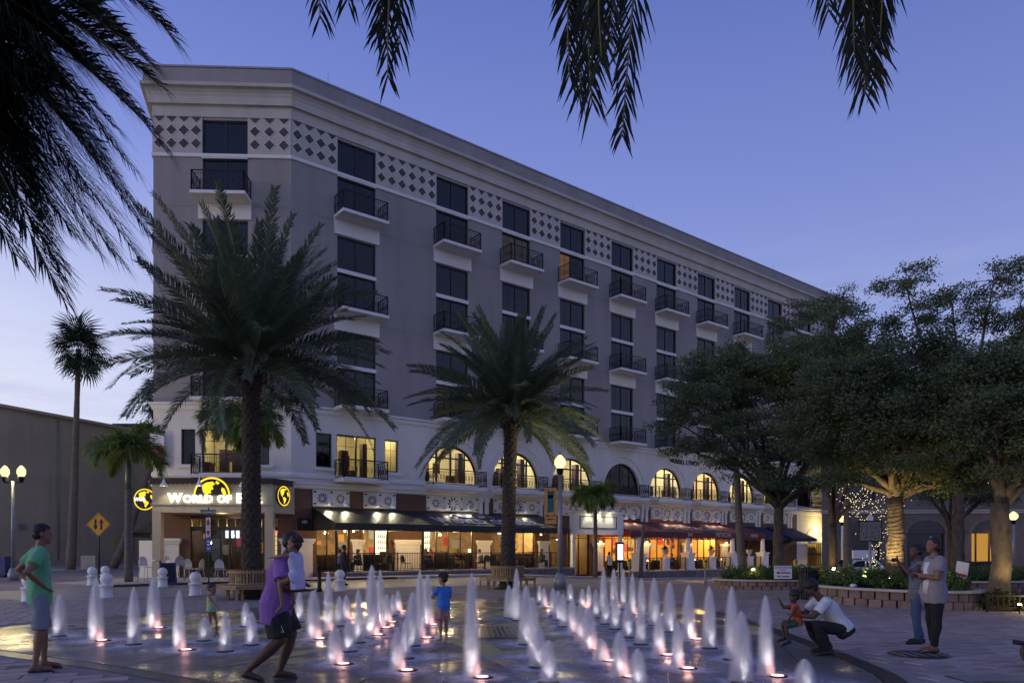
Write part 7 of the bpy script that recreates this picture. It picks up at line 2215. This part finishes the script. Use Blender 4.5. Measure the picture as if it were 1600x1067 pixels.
# child held against his chest
person('small person in pale lavender dress carried by the person in purple', (p.x + .17, p.y - .27, .74), R(168), .95,
    dict(pelvis=(0, 0, .95), chest=(.03, 0, 1.24), neck=(.05, 0, 1.42), head=(.07, 0, 1.60), shL=(.03, .15, 1.37), shR=(.03, -.15, 1.37), elL=(.22, .22, 1.36), wrL=(.46, .16, 1.33), elR=(.20, -.22, 1.30), wrR=(.36, -.14, 1.24),
         hiL=(0, .10, .92), knL=(.26, .24, .78), anL=(.20, .26, .36), hiR=(0, -.10, .92), knR=(.26, -.24, .78), anR=(.22, -.26, .38), ftL=(.6, .2, -.6), ftR=(.6, -.2, -.6)),
    'brown', 1.05, M_hairb, 'curly', cloth('lavender_dress', (.50, .50, .70)), .20, .25, cloth('lavender_skirt', (.50, .50, .70)), .30, 1.5, 'bare', R(10), 0, 1.4, .008)

# 4 boy in the blue shirt
p = G(693, 1004)
o, J, HM, s = person('small person in blue shirt and red patterned shorts standing among the jets', (p.x, p.y, .022), R(128), 1.13,
    dict(head=(.04, 0, 1.60), neck=(.005, 0, 1.41), shL=(.0, .165, 1.36), shR=(0, -.165, 1.36), elL=(.16, .24, 1.12), wrL=(.30, .10, 1.28), elR=(.02, -.23, 1.12), wrR=(.20, -.14, 1.08), anL=(.0, .085, .085), anR=(.0, -.085, .085), knL=(.01, .085, .5), knR=(.01, -.085, .5)),
    'tan', .98, M_hair, 'curly', cloth('blue_rash_shirt', (.035, .19, .58)), .05, .62, cloth('red_patterned_shorts', (.22, .015, .03), var=.5, scale=26, c2=(.5, .35, .3)), .85, 1.12, 'bare', R(18), R(4), 1.24, .008)
sp_ = MB()
for k in range(1):
    a = Vector(J['shL']); 
    sp_.ell(Matrix.Translation(Vector(J['chest']) + Vector((-.005, .115, -.11)) * s) @ Matrix.Rotation(0, 4, 'Z'), .045 * s, .035 * s, .22 * s, 12)
sp_.build('side_panel', M_wtext, o)

# 5 crouching man and toddler
p = G(1288, 1023)
o, J, HM, s = person('person in white T shirt and black trousers crouching at the fountain edge', (p.x, p.y, .018), R(176), 1.70,
    dict(pelvis=(-.26, 0, .40), chest=(-.06, 0, .68), neck=(.08, 0, .86), head=(.20, 0, .985), shL=(.03, .19, .80), shR=(.03, -.19, .80), elL=(.24, .23, .58), wrL=(.46, .12, .60), elR=(.22, -.25, .58), wrR=(.45, -.14, .66),
         hiL=(-.24, .10, .36), knL=(.20, .20, .46), anL=(-.02, .15, .085), hiR=(-.24, -.10, .36), knR=(.20, -.20, .42), anR=(-.06, -.15, .085)),
    'dark', 1.08, M_hair, 'afro', cloth('white_tshirt', (.62, .64, .70)), -.03, .70, cloth('black_trousers', (.010, .010, .012)), 1.98, 1.25, 'shoe', R(5), R(12))
p2 = G(1250, 1012)
o, J, HM, s = person('small person in orange vest and green shorts held by the crouching person', (p.x - .47, p.y - .02, .085), R(170), .92,
    dict(pelvis=(-.12, 0, .78), chest=(-.08, 0, 1.08), neck=(-.06, 0, 1.27), head=(-.03, 0, 1.47), shL=(-.06, .16, 1.22), shR=(-.06, -.16, 1.22), elR=(.20, -.24, 1.14), wrR=(.32, -.22, 1.36), elL=(.05, .25, 1.02), wrL=(.15, .20, .86),
         hiL=(-.10, .10, .74), knL=(.22, .14, .68), anL=(.14, .14, .26), hiR=(-.10, -.10, .74), knR=(.26, -.16, .70), anR=(.20, -.16, .32), ftL=(1, .1, -.35), ftR=(1, -.1, -.3)),
    'dark', 1.05, M_hair, 'afro', cloth('orange_vest', (.48, .075, .012)), .02, .12, cloth('green_shorts', (.03, .07, .045)), .95, 1.1, 'shoe', R(8), 0, 1.4, .008)
pr_ = MB(); pr_.ell(Matrix.Translation(Vector(J['chest']) + Vector((.105, .0, -.02)) * s), .014 * s, .05 * s, .08 * s, 10); pr_.build('chest_print', M_wtext, o)

# 6 two women at the right
p = G(1434, 1006)
o, J, HM, s = person('person in dark striped top and jeans holding up a camera', (p.x, p.y, .018), R(168), 1.60,
    dict(shL=(0, .165, 1.40), shR=(0, -.165, 1.40), elL=(.16, .22, 1.20), wrL=(.30, .06, 1.42), elR=(.16, -.22, 1.20), wrR=(.30, -.05, 1.44), anL=(.04, .13, .085), anR=(-.08, -.10, .085), knL=(.06, .12, .5)),
    'dark', 1.05, M_hair, 'bun', cloth('black_striped_top', (.02, .02, .026), var=.5, scale=3, c2=(.25, .25, .28), stretch=(.1, .1, 14)), .08, .10, cloth('blue_jeans', (.055, .085, .16)), 1.98, 1.05, 'shoe', R(5), 0, 1.0)
cmr = MB(); mw = (J['wrL'] + J['wrR']) / 2 + Vector((.07, 0, .05)); cmr.box(mw.x - .02, mw.x + .03, mw.y - .055, mw.y + .055, mw.z - .03, mw.z + .035)
cmr.cyl((mw.x + .03, mw.y, mw.z), (mw.x + .055, mw.y, mw.z), .024, n=10)
ow = cmr.build('camera_body', M_blk, None, (p.x, p.y, .018), R(168), label='small black camera held up by the person in jeans', cat='camera')
st_ = MB(); st_.tube([Vector(J['shL']) + Vector((.03, -.03, .06)), Vector(J['chest']) + Vector((.14, .05, 0)), Vector(J['pelvis']) + Vector((.12, .1, .15))], .012, 6); st_.build('bag_strap', mat('bright_blue_strap', (.02, .22, .45), .6, var=0), o)
p = G(1461, 1021)
o, J, HM, s = person('person in grey cardigan and black trousers standing with folded arms', (p.x, p.y, .030), R(172), 1.69,
    dict(shL=(0, .18, 1.41), shR=(0, -.18, 1.41), elL=(.07, .25, 1.13), wrL=(.21, -.07, 1.19), elR=(.07, -.25, 1.11), wrR=(.22, .07, 1.13), anL=(.06, .10, .085), anR=(-.03, -.11, .085)),
    'mid', 1.14, M_hair, 'long', cloth('grey_cardigan', (.26, .23, .25)), .10, .62, cloth('black_leggings', (.008, .008, .010)), 1.96, 1.05, 'sandal', R(12), R(-3))
vt = MB(); rings(vt, [(Vector(J['chest']) + Vector((.055, 0, .10)) * s, Vector((0, 1, 0)), Vector((1, 0, 0)), .09 * s, .085 * s), (Vector(J['chest']) + Vector((.06, 0, 0)) * s, Vector((0, 1, 0)), Vector((1, 0, 0)), .11 * s, .10 * s), (Vector(J['pelvis']) + Vector((.05, 0, .12)) * s, Vector((0, 1, 0)), Vector((1, 0, 0)), .115 * s, .11 * s), (Vector(J['pelvis']) + Vector((.05, 0, -.06)) * s, Vector((0, 1, 0)), Vector((1, 0, 0)), .125 * s, .115 * s)])
vt.build('white_vest', cloth('white_vest', (.62, .62, .64)), o)
dp = MB()
for y, ln in ((-.13, .34), (-.10, .42), (-.155, .26)):
    a = Vector(J['pelvis']) + Vector((.10, y / 1.0, .10)) * s
    dp.tube([a, a + Vector((.03, 0, -.15)) * s, a + Vector((.02, -.01, -ln)) * s], [.045 * s, .05 * s, .012 * s], 8)
dp.build('cardigan_drape', cloth('grey_cardigan', (.26, .23, .25)), o)
hc = MB(); hc.ell(HM @ Matrix.Translation((.02 * s, -.03 * s, .128 * s)), .02 * s, .02 * s, .012 * s, 8); hc.build('hair_clip', M_silver, o)

# 7 background people --------------------------------------------------------------------------------
p = G(513, 921)
person('dark clothed figure standing at the kerb before the terrace', (p.x - .2, 31.5, .0), R(20), 1.72, None, 'dark', 1.05, M_hair, 'short', cloth('black_jacket', (.015, .015, .018)), .08, 1.0, cloth('black_trousers', (.010, .010, .012)), 1.98, 1.1, 'shoe', voxel=.02, faces=False)
SIT = dict(pelvis=(0, 0, .50), chest=(.03, 0, .80), neck=(.06, 0, 1.0), head=(.10, 0, 1.16), shL=(.05, .185, .95), shR=(.05, -.185, .95), elL=(.16, .23, .70), wrL=(.36, .12, .72), elR=(.16, -.23, .70), wrR=(.36, -.12, .72),
           hiL=(.02, .10, .49), knL=(.42, .12, .50), anL=(.44, .12, .085), hiR=(.02, -.10, .49), knR=(.42, -.12, .50), anR=(.40, -.12, .085))
M_chd = mat('dark_woven_chair', (.03, .02, .016), .7, var=.2, scale=20)
M_tbl = mat('dark_tabletop', (.06, .03, .018), .4, var=.2, scale=6)
def seat_at(fr, x, y, zf, face, label, shirt, skin_, tcol, clabel, extra=0):
    """a seated guest on a chair; face is the direction in the facade frame"""
    q = fr.w(x, y, zf + .002)
    rz_ = fr.th + face
    person(label, q, rz_, 1.72, SIT, skin_, 1.05, M_hairb if extra else M_hair, 'short', cloth(shirt[0], shirt[1]), .0, .6, cloth(tcol[0], tcol[1]), .9 if extra else 1.95, 1.1, 'shoe', voxel=.02, faces=False, group='guests seated on the restaurant terraces')
    mk_chair('terrace_chair', clabel, q.x, q.y, q.z, rz_ - R(90), 'dark chairs on the terraces', seat_h=.44, m=M_chd, back=.42, wd=.46)
DK = ('dark_jeans', (.03, .035, .05)); KH = ('khaki_shorts', (.20, .16, .10))
w_guests = [(2.0, -1.7, 0, 'grey', (.16, .17, .2), 'brown', DK), (3.0, -2.1, 180, 'charcoal', (.04, .04, .05), 'tan', DK), (5.2, -1.2, -90, 'black', (.015, .015, .018), 'dark', DK), (7.3, -1.9, -60, 'brown', (.10, .05, .035), 'tan', DK), (8.0, -1.5, 200, 'coral', (.42, .13, .09), 'tan', DK),
            (9.6, -1.9, -85, 'black', (.015, .015, .018), 'tan', KH), (11.3, -1.7, -20, 'white', (.6, .6, .58), 'tan', KH), (14.0, -1.6, -80, 'olive', (.16, .14, .08), 'mid', KH), (16.2, -1.9, -60, 'teal', (.03, .14, .13), 'mid', DK)]
for k, (x, y, fa, cn, cc, sk_, tc_) in enumerate(w_guests):
    seat_at(LF, x, y, WPF, R(fa), 'seated guest in a %s top under the black awning, %s from the left' % (cn, ords[k]), ('%s_shirt' % cn, cc), sk_, tc_, 'dark chair of the %s guest from the left under the black awning' % ords[k], 1 if tc_ is KH else 0)
for k, (x, y) in enumerate(((2.5, -1.9), (5.2, -2.0), (7.7, -1.3), (9.6, -1.1), (12.2, -1.8), (15.1, -1.9))):
    q = LF.w(x, y, WPF + .002); mk_table('terrace_table', 'dark round terrace table under the black awning, %s from the left' % ords[k], q.x, q.y, q.z, .74, .38, 'dark tables on the terraces', mt=M_tbl)
for k, (x, y, fa) in enumerate(((4.4, -2.0, 0), (6.0, -2.0, 180), (11.5, -2.4, 60), (13.0, -1.8, 180), (15.9, -1.2, 200), (10.4, -1.1, 180))):
    q = LF.w(x, y, WPF + .002); mk_chair('terrace_chair', 'empty dark chair under the black awning, %s from the left' % ords[k], q.x, q.y, q.z, LF.th + R(fa - 90), 'dark chairs on the terraces', seat_h=.44, m=M_chd, back=.42, wd=.46)
p_guests = [(26.2, -1.8, -70, 'rust', (.2, .06, .03), 'mid', DK), (28.6, -1.9, 0, 'white', (.62, .62, .6), 'brown', DK), (29.7, -1.9, 180, 'black', (.02, .02, .022), 'mid', DK), (31.8, -1.8, 0, 'pale', (.45, .45, .48), 'tan', DK), (35.0, -1.9, 0, 'blue', (.10, .18, .24), 'brown', DK), (36.9, -1.9, 180, 'pink', (.5, .22, .15), 'tan', DK)]
for k, (x, y, fa, cn, cc, sk_, tc_) in enumerate(p_guests):
    seat_at(LF, x, y, PPF, R(fa), 'seated diner in a %s top under the burgundy awning, %s from the left' % (cn, ords[k]), ('%s_dining_shirt' % cn, cc), sk_, tc_, 'dark chair of the %s diner from the left under the burgundy awning' % ords[k])
for k, (x, y) in enumerate(((26.2, -2.4), (29.15, -1.9), (32.5, -1.8), (35.95, -1.9))):
    q = LF.w(x, y, PPF + .002); mk_table('terrace_table', 'small dining table under the burgundy awning, %s from the left' % ords[k], q.x, q.y, q.z, .74, .36, 'dark tables on the terraces', mt=M_wtext)
    o = MB().lathe([(.045, 0), (.05, .08)], n=10).build('candle_glass', emis('candle_glow', (1, .55, .18), 12), None, (q.x, q.y, q.z + .741), label='glowing candle glass on the %s dining table from the left' % ords[k], cat='candle')
    MB().lathe([(.03, .0), (.006, .06)], n=6).build('flame', emis('candle_flame', (1, .7, .3), 30), o, (0, 0, .02))
q = LF.w(22.6, -2.0, -.44)
person('person in white shirt and black trousers standing at the left end of the burgundy awning', q, LF.th + R(85), 1.78, None, 'brown', 1.05, M_hair, 'short', cloth('waiter_shirt', (.6, .6, .62)), .05, .8, cloth('black_trousers', (.01, .01, .012)), 1.98, 1.1, 'shoe', voxel=.02, faces=False)
# ================================================================ water jets
def watermat():
    m = bpy.data.materials.new('aerated_water'); m.use_nodes = True
    t = m.node_tree; t.nodes.clear(); nn = t.nodes.new; ll = t.links.new
    o = nn('ShaderNodeOutputMaterial'); d = nn('ShaderNodeBsdfDiffuse'); tl = nn('ShaderNodeBsdfTranslucent'); m1 = nn('ShaderNodeMixShader'); g = nn('ShaderNodeBsdfGlossy'); m2 = nn('ShaderNodeMixShader')
    d.inputs[0].default_value = (.95, .95, .97, 1); tl.inputs[0].default_value = (.95, .95, .97, 1); g.inputs['Roughness'].default_value = .3
    m1.inputs[0].default_value = .5; m2.inputs[0].default_value = .06
    ll(d.outputs[0], m1.inputs[1]); ll(tl.outputs[0], m1.inputs[2]); ll(m1.outputs[0], m2.inputs[1]); ll(g.outputs[0], m2.inputs[2]); ll(m2.outputs[0], o.inputs[0])
    return m
M_water = watermat()
def jet_mesh(seed, n=900, drift=.25):
    """short falling threads of water filling a bullet shaped plume of height 1 and half width 1"""
    rg = np.random.default_rng(seed); V = []; Fc = []
    def env(z): return (.92 + .08 * min(1, z / .4)) * (math.sqrt(max(0, 1 - max(0, (z - .38) / .62) ** 2)) if z > .38 else 1)
    for s_ in range(n):
        az = rg.uniform(0, 6.283); q = min(1.0, abs(rg.normal()) * .46)
        z1 = rg.uniform(.04, 1.0); ln = rg.uniform(.07, .26)
        z0 = max(.005, z1 - ln)
        r_ = rg.uniform(.012, .030) * (1.15 - .75 * q)
        k0 = len(V)
        for z in (z1, (z0 + z1) / 2, z0):
            e = env(min(z, .995)) * q
            x = math.cos(az) * e + drift * (q ** 1.5) * (1 - z) * 1.3; y = math.sin(az) * e
            for k in range(3):
                a = 2.094 * k + az; V.append((x + math.cos(a) * r_, y + math.sin(a) * r_, z))
        for i in range(2):
            for k in range(3): Fc.append((k0 + i * 3 + k, k0 + i * 3 + (k + 1) % 3, k0 + (i + 1) * 3 + (k + 1) % 3, k0 + (i + 1) * 3 + k))
    zs = list(np.linspace(0, .965, 11)); k0 = len(V)
    for z in zs:
        for k in range(8):
            a = .785 * k; q = .40 * env(min(z, .985)) * (1 + .10 * math.sin(k * 2.3 + z * 17 + seed)); V.append((math.cos(a) * q, math.sin(a) * q, z))
    for i in range(len(zs) - 1):
        for k in range(8): Fc.append((k0 + i * 8 + k, k0 + i * 8 + (k + 1) % 8, k0 + (i + 1) * 8 + (k + 1) % 8, k0 + (i + 1) * 8 + k))
    me = nparr_mesh('water_column', np.array(V), np.array(Fc), M_water)
    me.polygons.foreach_set('use_smooth', np.ones(len(me.polygons), dtype=bool))
    return me
def splash_mesh(seed, n=26):
    rg = np.random.default_rng(seed); V = []; Fc = []
    for s_ in range(n):
        az = rg.uniform(0, 6.283); r0 = rg.uniform(.1, .45); z = rg.uniform(.01, .09) * (1 - r0); c = np.array([math.cos(az) * r0, math.sin(az) * r0, z]); r_ = rg.uniform(.004, .008)
        b = len(V); V += [c + [r_, 0, 0], c + [-r_ * .5, r_ * .87, 0], c + [-r_ * .5, -r_ * .87, 0], c + [0, 0, r_ * 1.5]]
        Fc += [(b, b + 1, b + 3), (b + 1, b + 2, b + 3), (b + 2, b, b + 3), (b, b + 2, b + 1)]
    return nparr_mesh('splash', np.array(V), np.array(Fc), M_water)
def mistmat():
    """fine spray hanging round a jet: a scattering volume that thins out towards the plume's edge"""
    m = bpy.data.materials.new('fine_water_mist'); m.use_nodes = True
    t = m.node_tree; t.nodes.clear(); nn = t.nodes.new; ll = t.links.new
    o = nn('ShaderNodeOutputMaterial'); v = nn('ShaderNodeVolumePrincipled'); tc_ = nn('ShaderNodeTexCoord'); sx = nn('ShaderNodeSeparateXYZ')
    v.inputs['Color'].default_value = (.97, .97, .99, 1); v.inputs['Anisotropy'].default_value = .15
    ll(tc_.outputs['Object'], sx.inputs[0])
    def M_(op, a, b=None, c=False):
        n = nn('ShaderNodeMath'); n.operation = op; n.use_clamp = c
        for i, q in enumerate((a, b)):
            if q is None: continue
            if isinstance(q, (int, float)): n.inputs[i].default_value = q
            else: ll(q, n.inputs[i])
        return n.outputs[0]
    rr_ = M_('SQRT', M_('ADD', M_('MULTIPLY', sx.outputs['X'], sx.outputs['X']), M_('MULTIPLY', sx.outputs['Y'], sx.outputs['Y'])))
    z = sx.outputs['Z']
    lo = M_('ADD', M_('MULTIPLY', M_('MINIMUM', M_('DIVIDE', z, .40), 1.0), -.10), 1.10)
    tz = M_('MAXIMUM', M_('DIVIDE', M_('SUBTRACT', z, .22), .78), 0.0)
    hi = M_('SQRT', M_('MAXIMUM', M_('SUBTRACT', 1.0, M_('MULTIPLY', tz, tz)), 0.0))
    env_ = M_('MAXIMUM', M_('MULTIPLY', M_('MULTIPLY', lo, hi), 1.25), .001)
    f = M_('SUBTRACT', 1.0, M_('DIVIDE', rr_, env_), True)
    d = M_('MULTIPLY', M_('POWER', f, 1.9), 46.0)
    ll(d, v.inputs['Density']); ll(v.outputs[0], o.inputs['Volume'])
    return m
M_mist = mistmat()
hull = MB(); hull.lathe([(1.45, 0), (1.40, .2), (1.32, .38), (1.24, .55), (1.05, .75), (.75, .90), (.35, .98), (.05, 1.0)], n=14); mist_hull = hull.mesh('spray', M_mist)
JM = [jet_mesh(100 + k, 900, .06 + .13 * k) for k in range(5)]
SM = [splash_mesh(200 + k) for k in range(3)]
nz_me = MB().lathe([(.13, 0), (.13, .012), (.10, .016)], n=18).mesh('nozzle_ring', M_drain)
lz_me = MB().lathe([(.075, .0165), (.07, .021)], n=14).mesh('light', emis('nozzle_light', (1, .48, .42), 3.5))
foam_m = mat('thin_foam_film', (.62, .61, .66), .5, var=.2, scale=5)
ft = foam_m.node_tree; fc_ = ft.nodes.new('ShaderNodeTexCoord'); fg = ft.nodes.new('ShaderNodeTexGradient'); fg.gradient_type = 'SPHERICAL'; fn = ft.nodes.new('ShaderNodeTexNoise'); fn.inputs['Scale'].default_value = 3.5; fn.inputs['Detail'].default_value = 5
fmm = ft.nodes.new('ShaderNodeMath'); fmm.operation = 'MULTIPLY'; fm2 = ft.nodes.new('ShaderNodeMath'); fm2.operation = 'MULTIPLY'; fm2.inputs[1].default_value = 2.4; fm2.use_clamp = True
ft.links.new(fc_.outputs['Object'], fg.inputs[0]); ft.links.new(fc_.outputs['Object'], fn.inputs['Vector']); ft.links.new(fg.outputs['Fac'], fmm.inputs[0]); ft.links.new(fn.outputs[0], fmm.inputs[1]); ft.links.new(fmm.outputs[0], fm2.inputs[0]); ft.links.new(fm2.outputs[0], ft.nodes['Principled BSDF'].inputs['Alpha'])
fm = MB(); rf_ = random.Random(2); fv = [(0, 0, 0)]
for k in range(26):
    a = 2 * math.pi * k / 26; r_ = 1 + .22 * math.sin(k * 1.7) + rf_.uniform(-.12, .12); fv.append((math.cos(a) * r_, math.sin(a) * r_, 0))
fm.add(fv, [(0, k + 1, (k + 1) % 26 + 1) for k in range(26)], 0, True); foam_me = fm.mesh('foam', foam_m)
jets = [(93, 995, 931, 0), (150, 1002, 906, 1), (209, 1008, 920, 0), (240, 982, 904, 1), (280, 1017, 925, 1), (320, 1002, 966, 0), (352, 1019, 958, 0), (384, 980, 943, 0), (393, 1009, 959, 0),
        (468, 973, 924, 0), (490, 999, 923, 1), (513, 987, 895, 1), (530, 979, 933, 0), (541, 968, 931, 1), (560, 1005, 924, 0), (546, 1019, 968, 0), (523, 1039, 980, 1), (581, 993, 886, 1), (594, 982, 893, 1), (604, 973, 930, 1), (614, 963, 930, 0), (622, 956, 924, 1),
        (621, 1049, 985, 1), (634, 1030, 970, 0), (645, 1010, 928, 0), (656, 998, 894, 1), (668, 977, 900, 1), (737, 1060, 900, 1), (795, 966, 916, 0), (802, 967, 920, 0), (807, 970, 890, 0), (822, 1008, 918, 0), (833, 1026, 936, 1), (841, 1044, 981, 0), (857, 1069, 1004, 0),
        (843, 943, 915, 0), (850, 949, 920, 1), (864, 963, 920, 0), (872, 970, 925, 0), (880, 980, 929, 0), (891, 940, 913, 0), (894, 990, 936, 1), (907, 1003, 945, 1), (920, 1016, 950, 1), (910, 950, 921, 1), (920, 950, 916, 0), (931, 966, 922, 0), (939, 1034, 1000, 1), (968, 1059, 990, 1), (996, 1074, 1017, 0),
        (946, 976, 930, 0), (961, 984, 930, 0), (981, 997, 945, 0), (1001, 1008, 950, 0), (943, 957, 887, 0), (959, 947, 890, 1), (974, 952, 890, 0), (988, 960, 897, 1), (1002, 968, 905, 0), (1022, 978, 905, 0), (1029, 1025, 957, 1), (1046, 988, 912, 0), (1058, 1046, 972, 1), (1076, 1000, 916, 1), (1108, 1014, 919, 0), (1143, 1032, 920, 0), (1158, 1068, 959, 0), (1196, 1058, 934, 1), (1257, 1076, 1033, 0)]
jets.sort()
def ordn(n): return '%d%s' % (n, 'th' if 10 <= n % 100 <= 20 else {1: 'st', 2: 'nd', 3: 'rd'}.get(n % 10, 'th'))
for k, (x, yb, yt, lit) in enumerate(jets):
    c = G(x, yb); h = (yb - yt) * c.y / FPX
    sz = 'tall' if h > 1.15 else ('low' if h < .62 else 'mid height')
    o = thing('water_jet', '%s fountain jet%s, %s from the left' % (sz, ' with pink light at its foot' if lit else '', ordn(k + 1)), 'water jet', (c.x, c.y, .0145), 0, 'fountain water jets')
    hw = (.112 if h > .62 else .098) * (1 + .16 * math.sin(k * 2.7))
    jm = link('water_column', JM[(k * 3) % 5], o, (0, 0, .012), (k * 1.3) % .7 - .35); jm.scale = (hw * .62, hw * .62, h)
    mh = link('spray', mist_hull, o, (0, 0, .013)); mh.scale = (hw * 1.0, hw * 1.0, h * 1.02)
    sp2 = link('splash', SM[k % 3], o, (0, 0, .006), k * 1.1, kind='stuff')
    fo = link('foam', foam_me, o, (.05, 0, .0052), k * .7); fo.scale = (.72 + .14 * (k % 3), .58 + .1 * (k % 2), 1)
    link('nozzle_ring', nz_me, o, (.13 if lit else 0, -.02, .006))
    if lit:
        link('light', lz_me, o, (.13, -.05, .006))
        point('jet_light', (.12, -.06, .09), 1.3, (1, .50, .42), .05, o)
    point('jet_uplight', (.0, -.16, .02), 21 * h + 3.0, (1, .92, .97), .03, o, 46, (0, .02, h * .55), 1.0)
bpy.data.scenes.remove(scratch)
